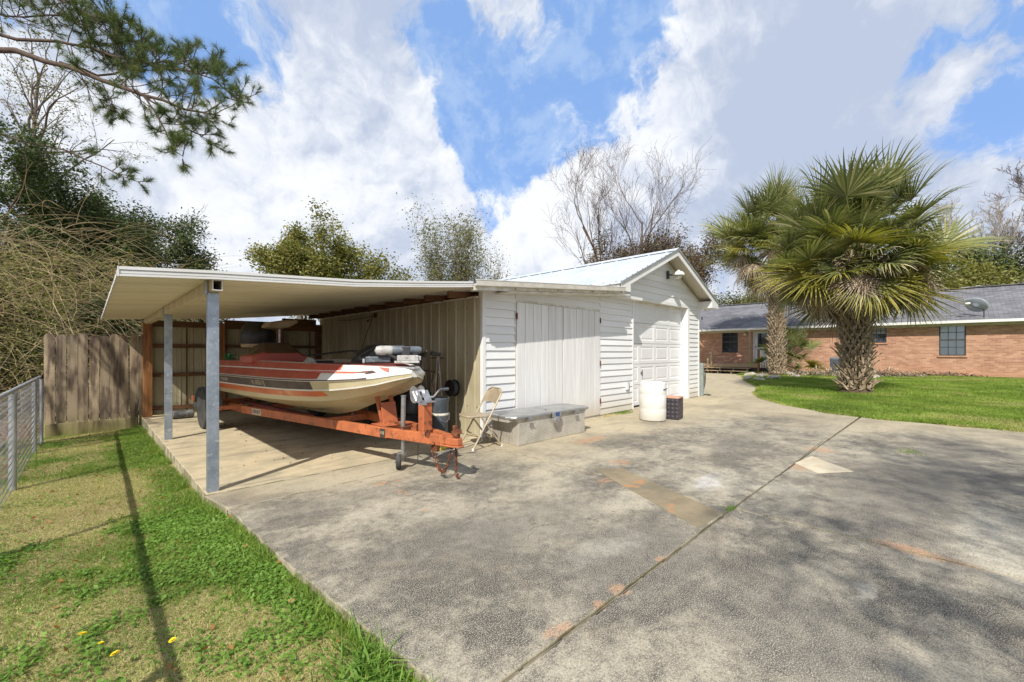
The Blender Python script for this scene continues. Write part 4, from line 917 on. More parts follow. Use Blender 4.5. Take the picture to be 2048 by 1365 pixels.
# rusty safety chain hanging from the coupler
def chain_pts(a, b, sag, n):
    a, b = Vector(a), Vector(b); return [a.lerp(b, k / n) + Vector((0, 0, -sag * 4 * (k / n) * (1 - k / n))) for k in range(n + 1)]
mb = MB()
paths = [chain_pts((-.09, .30, .43), (.02, .14, .36), .05, 6), chain_pts((-.10, .24, .38), (.0, .08, .36), .30, 20), chain_pts((-.10, .30, .36), (.05, .12, .34), .28, 18), [Vector((.03, .05, .33 - k * .028)) for k in range(11)], [Vector((.06, .08, .34 - k * .028)) for k in range(10)],
         [Vector((-.11, .33, .44)) + Vector((random.uniform(-.02, .02), random.uniform(-.03, .03), random.uniform(-.05, .05))) for k in range(8)]]
for P in paths:
    for k in range(len(P) - 1):
        a, b = P[k], P[k + 1]; c = (a + b) / 2; d = (b - a).normalized() if (b - a).length else Vector((0, 0, 1)); u = d.orthogonal().normalized(); v = d.cross(u)
        if k % 2: u = v
        ptsl = [c + d * math.cos(t_) * .021 + u * math.sin(t_) * .0115 for t_ in [2 * PI * q_ / 8 for q_ in range(8)]]
        mb.tube(ptsl, .0038, 4, close=True, cap=False)
lpart(mb, 'safety_chain', 'rust', tr, kind='stuff')
mb = MB(); mb.tube([(.03, .05, .04), (.05, .03, .02), (.06, .06, .05)], .012, 6); lpart(mb, 'chain_hook', 'rust', tr)
mb = MB(); mb.tube([(-.14, .44, .34), (-.145, .445, .24), (-.15, .44, .13)], .004, 5); lpart(mb, 'loose_wire', 'black', tr)
# ------------------------------------------------------------------ boat
bo = thing('bass_boat', 'low red white and cream fibreglass fishing boat with windshield and outboard on the trailer', 'boat', C0, HD)
#          y    rail w  rail z deckw deck z chine w chine z keel z
ST = [(.70, .05, 1.055, .03, 1.09, .012, 1.00, .985),
      (.80, .20, 1.035, .14, 1.10, .06, .945, .93),
      (1.0, .33, 1.00, .24, 1.115, .16, .86, .86),
      (1.25, .44, .975, .34, 1.125, .25, .79, .765),
      (1.6, .555, .955, .45, 1.130, .35, .72, .63),
      (2.0, .66, .945, .55, 1.135, .46, .675, .51),
      (2.5, .755, .94, .64, 1.14, .58, .655, .42),
      (3.1, .83, .94, .71, 1.145, .69, .65, .395),
      (3.9, .885, .94, .765, 1.145, .77, .65, .39),
      (4.7, .905, .935, .785, 1.14, .80, .65, .395),
      (5.45, .90, .93, .78, 1.135, .80, .65, .40)]
def interp(y, k): return float(np.interp(y, [s_[0] for s_ in ST], [s_[k] for s_ in ST]))
def section(y, s):
    w, zr, dw, dz, cw__, cz, kz = [interp(y, k) for k in range(1, 8)]
    t = min(1, max(0, (y - .7) / 1.3))
    p = [(dw, dz), (w - (w - dw) * .62, zr + (dz - zr) * .62), (w - (w - dw) * .56, zr + (dz - zr) * .55), (w, zr + .012), (w + .012 * t, zr + .004), (w + .012 * t, zr - .012), (w - .012, zr - .022),
         (w - .03 * t - (w - cw__) * .12, zr - .022 - (zr - cz) * .36), (w - .03 * t - (w - cw__) * .14, zr - .03 - (zr - cz) * .40), (cw__ + (w - cw__) * .30, cz + (zr - cz) * .22), (cw__ + .01, cz), (cw__ - .03, cz - .012 * t),
         (cw__ * .55, cz + (kz - cz) * .52), (cw__ * .50, cz + (kz - cz) * .47), (.0, kz)]
    return [Vector((s * x, y, z)) for x, z in p]
ys_ = sorted(set([s_[0] for s_ in ST] + list(np.linspace(.8, 5.45, 34))))
BM_ = ['hullred', 'hullwhite', 'hulldark', 'hullorange', 'hullcream', 'hullpink']
# bands between section points: 0 top dark red, 1 cream line, 2 red side, 3..5 rub rail, 6 number band, 7 white line, 8 orange, 9 cream, ...
def bandmat(b, y):
    if b == 0: return 0 if y > 1.55 else 1
    if b == 1: return 1
    if b == 2: return 0 if y > 1.85 else 1
    if b in (3, 5): return 1
    if b == 4: return 2 if y > 1.1 else 1
    if b == 6: return 2 if y > 1.9 else 4
    if b == 7: return 1
    if b == 8: return 3 if y > 1.75 else 4
    if b == 9: return 4
    return 4
mb = MB()
for s in (-1, 1):
    secs = [section(y, s) for y in ys_]; n = len(secs[0])
    for i in range(len(ys_) - 1):
        ym = (ys_[i] + ys_[i + 1]) / 2
        for j in range(n - 1): mb.add([secs[i][j], secs[i + 1][j], secs[i + 1][j + 1], secs[i][j + 1]], [(0, 1, 2, 3)], bandmat(j, ym))
for yy in (ys_[0], ys_[-1]):
    a, b = section(yy, -1), section(yy, 1); mb.add(a + b[::-1], [tuple(range(2 * len(a)))], 4 if yy > 2 else 1)
bm = bmesh.new(); me = mb.mesh('hull', BM_); bm.from_mesh(me); bmesh.ops.remove_doubles(bm, verts=bm.verts, dist=.0015); bmesh.ops.recalc_face_normals(bm, faces=bm.faces); bm.to_mesh(me); bm.free()
me.polygons.foreach_set('use_smooth', [True] * len(me.polygons)); me.set_sharp_from_angle(angle=R(28)); link('hull', me, bo)
# decks: bow casting deck, cockpit floor and coaming, aft deck
def deckpoly(y0, y1, mat, name, dz=0.0, cut=0.0):
    yy = [y0] + [y for y in ys_ if y0 < y < y1] + [y1]
    pts = [(-interp(y, 3) + cut, y, interp(y, 4) + dz) for y in yy] + [(interp(y, 3) - cut, y, interp(y, 4) + dz) for y in yy[::-1]]
    mb = MB(); n = len(pts); mb.add(pts + [(x, y, z - .02) for x, y, z in pts], [tuple(range(n)), tuple(range(2 * n - 1, n - 1, -1))] + [(i, (i + 1) % n, (i + 1) % n + n, i + n) for i in range(n)]); return lpart(mb, name, mat, bo)
deckpoly(.70, 2.15, 'hullwhite', 'bow_deck', .0); deckpoly(1.05, 2.1, 'carpet', 'bow_carpet', .006, .10)
deckpoly(4.35, 5.45, 'hullwhite', 'aft_deck', .0); deckpoly(4.45, 5.3, 'carpet', 'aft_carpet', .006, .12)
for s in (-1, 1):
    mb = MB()
    yy = [2.15] + [y for y in ys_ if 2.15 < y < 4.35] + [4.35]
    for a, b in zip(yy[:-1], yy[1:]):
        xa, xb = s * interp(a, 3), s * interp(b, 3); za, zb = interp(a, 4), interp(b, 4); ia, ib = xa - s * .10, xb - s * .10
        mb.add([(xa, a, za), (xb, b, zb), (ib, b, zb + .01), (ia, a, za + .01), (ib - s * .16, b, .76), (ia - s * .16, a, .76)], [(0, 1, 2, 3), (3, 2, 4, 5)])
    lpart(mb, 'cockpit_coaming', 'hullwhite', bo, smooth=True)
mb = MB(); mb.prism([(-.44, 2.14), (-.62, 3.1), (-.66, 4.36), (.66, 4.36), (.62, 3.1), (.44, 2.14)], .74, .76, 'XY'); mb.box(-.46, 2.12, .76, .46, 2.14, 1.11); mb.box(-.66, 4.36, .76, .66, 4.38, 1.12); lpart(mb, 'cockpit_floor', 'carpet', bo)
# red wedge and swoosh with a small dark emblem on the near bow, as thin applied decals
def side_pt(y, t, s=-1, off=.003):              # t 0 at deck edge, 1 at rub rail
    a = Vector((s * interp(y, 3), y, interp(y, 4))); b = Vector((s * interp(y, 1), y, interp(y, 2) + .012)); p = a.lerp(b, t); nrm = Vector((s * (interp(y, 4) - interp(y, 2)), -.05, interp(y, 1) - interp(y, 3))).normalized()
    return p + nrm * off
def decal(poly, mat, name, s=-1):
    """poly of (y, t) on the near bow flank, fanned over small steps so that it follows the hull"""
    mb = MB(); ymin, ymax = min(p[0] for p in poly), max(p[0] for p in poly); N = 14
    for i in range(N):
        a = ymin + (ymax - ymin) * i / N; b = ymin + (ymax - ymin) * (i + 1) / N
        c = clip(clip(poly, -1, 0, -a), 1, 0, b)
        if len(c) > 2: mb.add([side_pt(y, t, s) for y, t in c], [tuple(range(len(c)))])
    return lpart(mb, name, mat, bo)
for s in (-1, 1):
    decal([(1.02, .05), (.90, .1), (.86, .75)], 'hullpink', 'bow_stripe', s)
    decal([(2.3, .50), (1.9, .58), (1.3, .62), (1.05, .55), (1.4, .48), (1.9, .44)], 'hullpink', 'bow_stripe', s)
decal([(1.30, .55), (1.16, .46), (1.06, .40), (1.0, .62), (1.12, .74), (1.14, .60)], 'hulldark', 'emblem')
# registration numbers and stern name, as applied lettering
def hull_text(txt, y, size, mat, shear=.0):
    me = text_mesh(txt, size, mat, .0006, 'registration_number', shear)
    pa, pb = section(y - .2, -1), section(y + .2, -1); m0 = (pa[6] + pa[7]) / 2; m1 = (pb[6] + pb[7]) / 2; c = (m0 + m1) / 2
    ey = (m0 - m1).normalized(); ez = (section(y, -1)[6] - section(y, -1)[7]).normalized(); nx = ey.cross(ez); ez = nx.cross(ey)
    T = Matrix((( ey.x, ez.x, nx.x, 0), (ey.y, ez.y, nx.y, 0), (ey.z, ez.z, nx.z, 0), (0, 0, 0, 1))); T.translation = c + nx * .006
    o = link('registration_number', me, bo); o.matrix_local = T
hull_text('FL 0553 TJ', 3.15, .088, 'cream_letter'); hull_text('V H H H', 4.45, .085, 'cream_letter', .2)
# rub rail highlight already part of the hull; console with smoked windshield
mb = MB(); mb.prism([(-.80, 1.12), (-.79, 1.22), (-.62, 1.27), (-.16, 1.27), (-.02, 1.21), (.02, 1.12)], 3.5, 4.0); mb.prism([(-.70, .72), (-.70, 1.12), (-.06, 1.12), (-.06, .72)], 3.6, 3.98); lpart(mb, 'console', 'hullred', bo, bevel=.02)
mb = MB(); vs = [(-.76, 3.62, 1.225), (-.60, 3.50, 1.262), (-.18, 3.50, 1.262), (-.03, 3.62, 1.225), (-.68, 3.80, 1.345), (-.56, 3.72, 1.415), (-.22, 3.72, 1.41), (-.10, 3.80, 1.33)]
mb.add(vs + [(x, y + .006, z) for x, y, z in vs], [(0, 1, 5, 4), (1, 2, 6, 5), (2, 3, 7, 6), (8, 12, 13, 9), (9, 13, 14, 10), (10, 14, 15, 11), (0, 4, 12, 8), (3, 11, 15, 7), (4, 5, 13, 12), (5, 6, 14, 13), (6, 7, 15, 14)]); lpart(mb, 'windshield', 'smoke', bo)
mb = MB(); mb.tube([(-.68, 3.80, 1.345), (-.56, 3.72, 1.415), (-.22, 3.72, 1.41), (-.10, 3.80, 1.33), (-.03, 3.62, 1.225)], .006, 6); lpart(mb, 'windshield_rim', 'darkgrey', bo)
mb = MB(); mb.prism([(-.1, 1.10), (-.02, 1.20), (.05, 1.17), (.10, 1.10)], 3.42, 3.6); lpart(mb, 'console_side', 'hullwhite', bo, bevel=.01)
for x, y, z in ((.22, 3.35, 1.0), (.12, 2.75, .97), (-.42, 4.15, 1.05)):
    st = link('seat', None, bo, (x, y, z)); mb = MB(); mb.box(-.21, -.16, -.28, .21, .2, -.16); lpart(mb, 'seat_cushion', 'black', st, bevel=.03)
    mb = MB(); mb.box(-.21, .16, -.2, .21, .25, .14); lpart(mb, 'seat_back', 'black', st, bevel=.04)
mb = MB(); mb.lathe([(.13, -.01), (.14, 0), (.13, .01), (.12, 0)], 20, T=Matrix.Translation((-.42, 3.9, 1.25)) @ Matrix.Rotation(R(55), 4, 'X')); lpart(mb, 'steering_wheel', 'black', bo, smooth=True)
# folded black pedestal seat on the bow deck
st = link('pedestal_seat', None, bo, (.20, 1.95, 1.13)); mb = MB(); mb.tube([(0, 0, 0), (0, 0, .08)], .03, 10); lpart(mb, 'post', 'chrome', st)
mb = MB(); mb.prism([(-.24, .0), (-.20, .08), (.0, .23), (.12, .255), (.20, .21), (.24, .04), (.1, .0)], -.18, .18, 'XZ'); lpart(mb, 'seat_shell', 'black', st, bevel=.03)
mb = MB(); mb.tube([(-.26, -.1, -.03), (-.24, -.1, .10), (.05, -.12, .26)], .008, 6); lpart(mb, 'seat_edge', 'darkgrey', st)
# tall pedestal with beige seat aft
st = link('pedestal_seat', None, bo, (-.05, 4.55, 1.15)); mb = MB(); mb.tube([(0, 0, 0), (0, 0, .52)], .02, 10); lpart(mb, 'post', 'chrome', st, smooth=True)
mb = MB(); mb.prism([(-.25, .53), (-.20, .62), (.0, .66), (.22, .68), (.26, .64), (.10, .54), (-.05, .51)], -.17, .17, 'XZ'); lpart(mb, 'seat_cushion', 'beigevinyl', st, bevel=.03)
# outboard motor on the transom
ob = link('outboard_motor', None, bo, (-.05, 5.62, 1.1))
mb = MB(); mb.lathe([(.06, .74), (.19, .72), (.26, .64), (.285, .50), (.28, .36), (.25, .30), (.10, .28)], 22); cwl = lpart(mb, 'cowl', 'black', ob, smooth=True); cwl.scale = (1, 1.25, 1)
mb = MB(); mb.lathe([(.255, .26), (.27, .28), (.27, .32), (.25, .33)], 22); c2 = lpart(mb, 'cowl_band', 'beigevinyl', ob, smooth=True); c2.scale = (1.02, 1.27, 1)
mb = MB(); mb.prism([(-.14, -.65), (-.07, .3), (.12, .3), (.14, -.65)], -.06, .06, 'YZ'); lpart(mb, 'midsection', 'black', ob, bevel=.02)
mb = MB(); mb.lathe([(.02, -.2), (.06, -.15), (.065, .15), (.04, .25)], 14, (0, .02, -.68), 'Y'); mb.prism([(-.2, -.62), (.24, -.62), (.22, -.60), (-.2, -.60)], -.13, .13, 'YZ'); lpart(mb, 'lower_unit', 'black', ob, smooth=True)
for k in range(3):
    mb = MB(); a = k * 2 * PI / 3; T = Matrix.Translation((0, .29, -.68)) @ Matrix.Rotation(a, 4, 'Y'); mb.add([T @ Vector(p) for p in ((-.02, 0, .03), (-.07, .03, .13), (0, .04, .17), (.06, .0, .12), (.02, 0, .03), (-.02, .008, .03), (-.07, .038, .13), (0, .048, .17), (.06, .008, .12), (.02, .008, .03))],
        [(0, 1, 2, 3, 4), (9, 8, 7, 6, 5), (0, 5, 6, 1), (1, 6, 7, 2), (2, 7, 8, 3), (3, 8, 9, 4)]); lpart(mb, 'propeller_blade', 'darkgrey', ob)
mb = MB(); mb.box(-.13, -.22, -.2, .13, -.1, .25); lpart(mb, 'transom_bracket', 'black', ob, bevel=.02)
# trolling motor laid across the bow
tm = link('trolling_motor', None, bo, (-.02, 1.12, 1.14), (0, 0, R(-32)))
mb = MB(); mb.lathe([(.0, -.20), (.045, -.18), (.056, -.14), (.056, -.02), (.05, .0)], 18, (0, 0, .155), 'X'); lpart(mb, 'motor_end', 'dirtywhite', tm, smooth=True)
mb = MB(); mb.lathe([(.05, .0), (.052, .02), (.052, .12), (.045, .14), (.045, .30), (.03, .33)], 18, (0, 0, .16), 'X'); lpart(mb, 'motor_housing', 'bluegrey', tm, smooth=True)
mb = MB(); mb.box(-.30, .02, .015, -.02, .12, .085); lpart(mb, 'control_head', 'bluegrey', tm, bevel=.012)
mb = MB(); mb.box(-.33, .015, .01, -.305, .125, .06); lpart(mb, 'control_cap', 'dirtywhite', tm, bevel=.006)
mb = MB(); mb.box(.02, -.10, .01, .30, .05, .035); mb.box(.05, -.09, .035, .29, -.07, .10); mb.box(.05, .02, .035, .29, .04, .10); mb.box(.22, -.07, .04, .32, .02, .09); lpart(mb, 'mounting_bracket', 'dirtywhite', tm, bevel=.006)
mb = MB(); mb.box(.10, -.05, .08, .20, .04, .20); mb.box(.22, -.03, .09, .28, .03, .15); lpart(mb, 'pivot_block', 'black', tm, bevel=.01)
mb = MB(); mb.tube([(-.10, -.02, .14), (.05, -.03, .06), (.18, .0, .10)], .02, 8); lpart(mb, 'cable_boot', 'black', tm, smooth=True)
mb = MB(); mb.tube([(-.35, .15, .05), (-.42, .3, .03), (-.3, .45, .05), (-.45, .5, .08), (-.2, .55, .03)], .011, 6); lpart(mb, 'cable', 'black', tm, smooth=True)
for k, (x_, y_, z_, s_) in enumerate(((.30, 1.55, 1.15, .07), (-.05, 1.75, 1.15, .06), (.42, 2.4, 1.0, .09), (-.35, 2.55, .95, .08))):
    mb = MB(); mb.box(-s_, -s_ * .7, 0, s_, s_ * .7, s_ * 1.1); lpart(mb, 'tackle_box', 'darkgrey' if k % 2 else 'black', bo, bevel=.01, loc=(x_, y_, z_), rot=(0, 0, .5 * k))
for k in range(3):
    mb = MB(); mb.tube([(.35 - .1 * k, 1.7, 1.16), (.15 + .05 * k, 2.3 + .2 * k, 1.30), (-.1, 3.1 + .2 * k, 1.22)], .006, 6); lpart(mb, 'fishing_rod', 'black', bo)
# bow point cap, cleat, clutter
mb = MB(); mb.prism([(-.14, .85), (-.04, .665), (.04, .665), (.14, .85)], 1.09, 1.108, 'XY'); lpart(mb, 'bow_cap', 'chrome', bo, bevel=.004)
gb = thing('small_anchor', 'small green plastic-coated anchor lying on the aft deck of the boat', 'anchor', tr.matrix_world @ Vector((0, 0, 0)))
gb.location = C0 + Vector((-math.sin(HD) * 5.2 - math.cos(HD) * .62, math.cos(HD) * 5.2 - math.sin(HD) * .62, 1.155))
mb = MB(); mb.lathe([(.09, 0), (.10, .015), (.03, .04), (.02, .10)], 12); lpart(mb, 'base', 'greenplastic', gb, smooth=True)
for k in range(4):
    mb = MB(); a = k * PI / 2; mb.bar((0, 0, .05), (.11 * math.cos(a), .11 * math.sin(a), .08), .02, .02); lpart(mb, 'fluke', 'greenplastic', gb, bevel=.003)
# ================================================================== folding chair
ch = thing('folding_chair', 'tan metal folding chair with curved backrest facing the boat', 'chair', (3.80, 4.44, .0), 0)
A_, B_, C_, D_ = Vector((-.29, -.19, .0)), Vector((-.16, .235, .0)), Vector((.16, -.27, .0)), Vector((.29, .155, .0))
fw = ((A_ + B_) / 2 - (C_ + D_) / 2).normalized(); sd = (B_ - A_).normalized()
topL, topR = A_ - fw * .44 + Vector((0, 0, .72)) + sd * .0, B_ - fw * .44 + Vector((0, 0, .72))
def leg_tube(pts, nm='leg'):
    mb = MB(); mb.tube(pts, .0115, 10); return lpart(mb, nm, 'chairtan', ch, smooth=True)
for f_, t_ in ((A_, topL), (B_, topR)): leg_tube([f_ + Vector((0, 0, .01)), f_.lerp(t_, .5) + Vector((0, 0, 0)), t_])
seatf = lambda q_: q_ + fw * .36 + Vector((0, 0, .43))
for f_ in (C_, D_): leg_tube([f_ + sd * (.025 if f_ is C_ else -.025) + Vector((0, 0, .01)), f_ + sd * (.025 if f_ is C_ else -.025) + fw * .33 + Vector((0, 0, .43))])
mb = MB(); mid_ = (topL + topR) / 2 + Vector((0, 0, .055)) - fw * .03; mb.tube([topL, topL + Vector((0, 0, .03)) + sd * .03 - fw * .012, mid_ - sd * .12, mid_, mid_ + sd * .12, topR + Vector((0, 0, .03)) - sd * .03 - fw * .012, topR], .0115, 10); lpart(mb, 'back_frame', 'chairtan', ch, smooth=True)
mb = MB(); N = 8; vs = []
for k in range(N + 1):
    t_ = k / N; bow = math.sin(PI * t_); p = topL.lerp(topR, t_) - fw * (.035 * bow)
    vs += [p + Vector((0, 0, .05 * bow + .0)) , p - (topL - A_).normalized() * (.15 + .02 * (1 - bow))]
vs2 = [v + fw * .012 for v in vs]; n = len(vs)
fs = []
for k in range(N): a = 2 * k; fs += [(a, a + 1, a + 3, a + 2), (n + a + 2, n + a + 3, n + a + 1, n + a), (a, a + 2, n + a + 2, n + a), (a + 1, n + a + 1, n + a + 3, a + 3)]
fs += [(0, n, n + 1, 1), (n - 2, n - 1, 2 * n - 1, 2 * n - 2)]
mb.add(vs + vs2, fs); lpart(mb, 'backrest', 'chairtan', ch, smooth=True)
mb = MB(); sc = (A_ + B_) / 2 - fw * .12 + Vector((0, 0, .43)); pts = []
for k in range(20):
    a = 2 * PI * k / 20; cx = math.copysign(abs(math.cos(a)) ** .6, math.cos(a)) * .195; cy = math.copysign(abs(math.sin(a)) ** .6, math.sin(a)) * .20; pts.append(sc + sd * cx + fw * cy + Vector((0, 0, .012 if cy > 0 else 0)))
mb.add([p + Vector((0, 0, .0)) for p in pts] + [p - Vector((0, 0, .028)) for p in pts], [tuple(range(20)), tuple(range(39, 19, -1))] + [(i, i + 20, (i + 1) % 20 + 20, (i + 1) % 20) for i in range(20)]); lpart(mb, 'seat', 'chairtan', ch, bevel=.01)
leg_tube([C_ + fw * .08 + sd * .02 + Vector((0, 0, .12)), D_ + fw * .08 - sd * .02 + Vector((0, 0, .12))], 'cross_brace')
leg_tube([A_ - fw * .10 + Vector((0, 0, .17)), B_ - fw * .10 + Vector((0, 0, .17))], 'cross_brace')
for q_, nm in ((A_, 0), (B_, 0), (C_ + sd * .025, 0), (D_ - sd * .025, 0)):
    mb = MB(); mb.tube([q_ + Vector((0, 0, .0)), q_ + Vector((0, 0, .03))], .015, 8); lpart(mb, 'foot_cap', 'trimold', ch, smooth=True)
# ================================================================== toolbox
tb = thing('truck_toolbox', 'diamond plate aluminium truck toolbox standing on the concrete before the shed doors', 'toolbox', (4.10, 4.03, .0), R(-1.5))
mb = MB(); mb.prism([(.02, .0), (1.50, .0), (1.50, .54), (.02, .54)], .0, .335, 'XY'); lpart(mb, 'tub', 'diamond', tb, bevel=.008)
mb = MB(); mb.box(-.012, -.004, .335, 1.50, .56, .365); lpart(mb, 'rim_flange', 'diamond', tb, bevel=.003)
mb = MB(); mb.prism([(-.13, .10), (-.09, .02), (-.04, -.035), (1.55, -.035), (1.61, .03), (1.63, .10), (1.62, .50), (1.56, .59), (-.04, .59), (-.12, .54)], .365, .405, 'XY'); lpart(mb, 'lid', 'lidmetal', tb, bevel=.012)
for s_, xx in ((-1, -.12), (1, 1.50)):
    mb = MB(); mb.box(xx, .06, .325, xx + .13 if s_ < 0 else xx + .11, .52, .362); lpart(mb, 'end_wing', 'diamond', tb, bevel=.004)
mb = MB(); mb.box(.66, -.085, .33, .82, -.045, .41); mb.lathe([(.075, 0), (.07, -.03), (.04, -.045)], 16, (.74, -.045, .30), 'Y'); lpart(mb, 'paddle_latch', 'chrome', tb, bevel=.004)
mb = MB(); mb.box(.70, -.092, .345, .775, -.084, .40); lpart(mb, 'latch_insert', 'bluelabel', tb)
for xx in (.20, 1.22):
    mb = MB(); mb.box(xx - .035, -.056, .325, xx + .035, -.044, .38); mb.tube([(xx - .03, -.06, .32), (xx - .03, -.075, .36), (xx + .03, -.075, .36), (xx + .03, -.06, .32)], .005, 6); lpart(mb, 'side_latch', 'chrome', tb)
mb = MB(); mb.lathe([(.012, .405), (.014, .41), (.006, .414)], 8, (.77, .18, 0)); lpart(mb, 'lid_bolt', 'black', tb)
for k in range(15):
    mb = MB(); mb.lathe([(.007, 0), (.006, -.004), (.002, -.005)], 6, (.06 + k * .0985, .0, .285), 'Y'); lpart(mb, 'rivet', 'chrome', tb)
# ================================================================== barrel and planter
ba = thing('plastic_barrel', 'white ribbed plastic barrel without a lid in front of the garage door', 'barrel', (7.49, 3.80, .0))
mb = MB(); mb.lathe([(.215, .0), (.235, .02), (.24, .08), (.24, .22), (.237, .232), (.24, .244), (.242, .48), (.239, .492), (.242, .504), (.242, .60), (.234, .62), (.238, .645), (.225, .70), (.205, .712), (.195, .70), (.20, .66)], 40)
lpart(mb, 'drum', 'barrel', ba, smooth=True)
mb = MB(); mb.tube([(-.02 + .195 * math.cos(-1.9) + .02, .245 * math.sin(-1.6), .59), (.06, -.248, .60)], .010, 6); lpart(mb, 'moulded_grip', 'darkgrey', ba)
mb = MB(); mb.lathe([(.19, .685), (.13, .69), (.12, .70), (.0, .70)], 30); lpart(mb, 'sunken_lid', 'barrel', ba, smooth=True)
pl_ = thing('square_planter', 'dark quilted square planter with pale rim beside the white barrel', 'planter', (7.93, 3.62, .0), R(8))
mb = MB(); mb.box(-.155, -.155, .0, .155, .155, .40); lpart(mb, 'planter_body', 'planter', pl_, bevel=.01)
mb = MB(); d_ = .075; knob = MB(); knob.lathe([(.034, 0), (.024, -.005), (.010, -.008)], 8, (0, 0, 0), 'Y'); km = knob.mesh('tuft', 'planter', 40)
for i in range(4):
    for j in range(5):
        link('tuft', km, pl_, (-.115 + i * .077 + (.0 if j % 2 else .0), -.155, .05 + j * .076))
        T_ = link('tuft', km, pl_, (-.155, -.115 + i * .077, .05 + j * .076), (0, 0, R(-90)))
mb = MB(); mb.box(-.165, -.165, .40, .165, .165, .43); lpart(mb, 'rim', 'terracotta', pl_, bevel=.006)
# ================================================================== clutter at the shed wall
rl = thing('corrugated_pipe', 'short grey roll of corrugated drain pipe lying on the carport floor', 'pipe', (1.27, 10.22, .085), R(4))
mb = MB(); pr = []
for k in range(29): pr.append((.082 if k % 2 else .07, -.16 + k * .0115))
mb.lathe([(.05, -.165)] + pr + [(.05, .17), (.045, .0)], 22, axis='X'); lpart(mb, 'pipe', 'blackpipe', rl, smooth='all')
bk = thing('grey_bucket', 'tall blue-grey plastic bucket with wire handle beside the winch', 'bucket', (3.66, 5.18, .02))
mb = MB(); mb.lathe([(.085, .0), (.10, .02), (.125, .54), (.135, .56), (.135, .59), (.12, .59), (.11, .30)], 24); lpart(mb, 'pail', 'bluegrey', bk, smooth=True)
mb = MB(); mb.tube([(-.10, -.08, .36), (-.07, -.115, .27), (.0, -.13, .24), (.07, -.115, .27), (.10, -.08, .36)], .004, 6); lpart(mb, 'wire_handle', 'chrome', bk)
mb = MB(); mb.lathe([(.118, .33), (.121, .335), (.121, .36), (.118, .365)], 24); lpart(mb, 'label_band', 'trimold', bk, smooth=True)
lm_ = thing('lawn_mower', 'black push mower with large rear wheels in the shade by the shed wall', 'mower', (3.50, 5.75, .0), R(12))
mb = MB(); mb.prism([(-.30, .12), (-.30, .26), (-.2, .33), (.2, .33), (.32, .24), (.32, .12)], -.28, .28, 'YZ'); lpart(mb, 'deck', 'black', lm_, bevel=.03)
mb = MB(); mb.lathe([(.17, .33), (.18, .36), (.18, .50), (.13, .56), (.05, .57)], 20); lpart(mb, 'engine', 'black', lm_, smooth=True)
mb = MB(); mb.box(.12, -.16, .36, .26, .05, .52); lpart(mb, 'air_filter', 'darkgrey', lm_, bevel=.01)
for x, y, r_ in ((-.32, .26, .20), (.32, .26, .20), (-.32, -.26, .10), (.32, -.26, .10)):
    w2 = link('wheel', None, lm_, (x, y, r_ + .004)); mb = MB(); mb.lathe([(r_ * .7, -.025), (r_, -.02), (r_, .02), (r_ * .7, .025)], 22, axis='X'); lpart(mb, 'tyre', 'rubber', w2, smooth=True)
    mb = MB(); mb.lathe([(r_ * .72, -.015), (.02, -.02), (.02, .02), (r_ * .72, .015)], 16, axis='X'); lpart(mb, 'hub', 'darkgrey', w2, smooth=True)
for s in (-1, 1):
    mb = MB(); mb.tube([(s * .24, .30, .20), (s * .23, .62, .62), (s * .22, .82, .95)], .012, 8); lpart(mb, 'handle_bar', 'black', lm_, smooth=True)
mb = MB(); mb.tube([(-.22, .82, .95), (.22, .82, .95)], .014, 8); lpart(mb, 'grip_bar', 'black', lm_)
# second wheel-like reel hanging by the bucket
re_ = thing('cable_reel', 'dark hose reel hung on the ribbed wall above the grey bucket', 'reel', (3.98, 5.32, .72))
mb = MB(); mb.lathe([(.13, -.05), (.13, -.045), (.06, -.04), (.06, .04), (.13, .045), (.13, .05)], 22, axis='X'); lpart(mb, 'reel', 'black', re_, smooth=True)
mb = MB()
for k in range(5): mb.tube([Vector((-.03 + k * .015, (.085 + .004 * k) * math.cos(a), (.085 + .004 * k) * math.sin(a))) for a in [2 * PI * q_ / 16 for q_ in range(16)]], .009, 5, close=True)
lpart(mb, 'cord', 'darkgrey', re_, kind='stuff')
mb = MB(); mb.tube([(0, 0, 0), (.12, 0, .02)], .012, 6); lpart(mb, 'wall_hook', 'rust', re_)
# two folded tubular walking frames leaning on the wall
def walker(loc, rz, label):
    t_ = thing('walking_frame', label, 'walking frame', loc, rz, 'folded walking frames by the shed wall')
    for s in (-1, 1):
        mb = MB(); mb.tube([(s * .22, -.06, .0), (s * .22, -.03, .45), (s * .21, .0, .80), (s * .16, .02, .86), (s * .08, .03, .88)], .0125, 8); lpart(mb, 'leg', 'dullal', t_, smooth=True)
        mb = MB(); mb.tube([(s * .22, .06, .0), (s * .22, .05, .45), (s * .21, .02, .80)], .0125, 8); lpart(mb, 'leg', 'dullal', t_, smooth=True)
        mb = MB(); mb.tube([(s * .21, -.02, .84), (s * .21, .10, .85)], .019, 8); lpart(mb, 'hand_grip', 'black', t_, smooth=True)
    for zz in (.38, .66):
        mb = MB(); mb.tube([(-.22, .0, zz), (.22, .0, zz)], .011, 8); lpart(mb, 'cross_bar', 'dullal', t_, smooth=True)
    mb = MB(); mb.tube([(-.22, 0, .38), (0, .01, .58), (.22, 0, .38)], .008, 6); lpart(mb, 'brace', 'dullal', t_)
    t_.scale = (1.25, 1.25, 1.45); return t_
M['dullal'] = pm('dull_aluminium', (.34, .30, .27), (.20, .16, .14), 8, .45, .5)
walker((3.80, 5.62, .02), R(80), 'brown-grey folded walking frame leaning on the wall, nearer the shed corner'); walker((3.78, 6.25, .02), R(98), 'brown-grey folded walking frame leaning on the wall, farther into the carport')
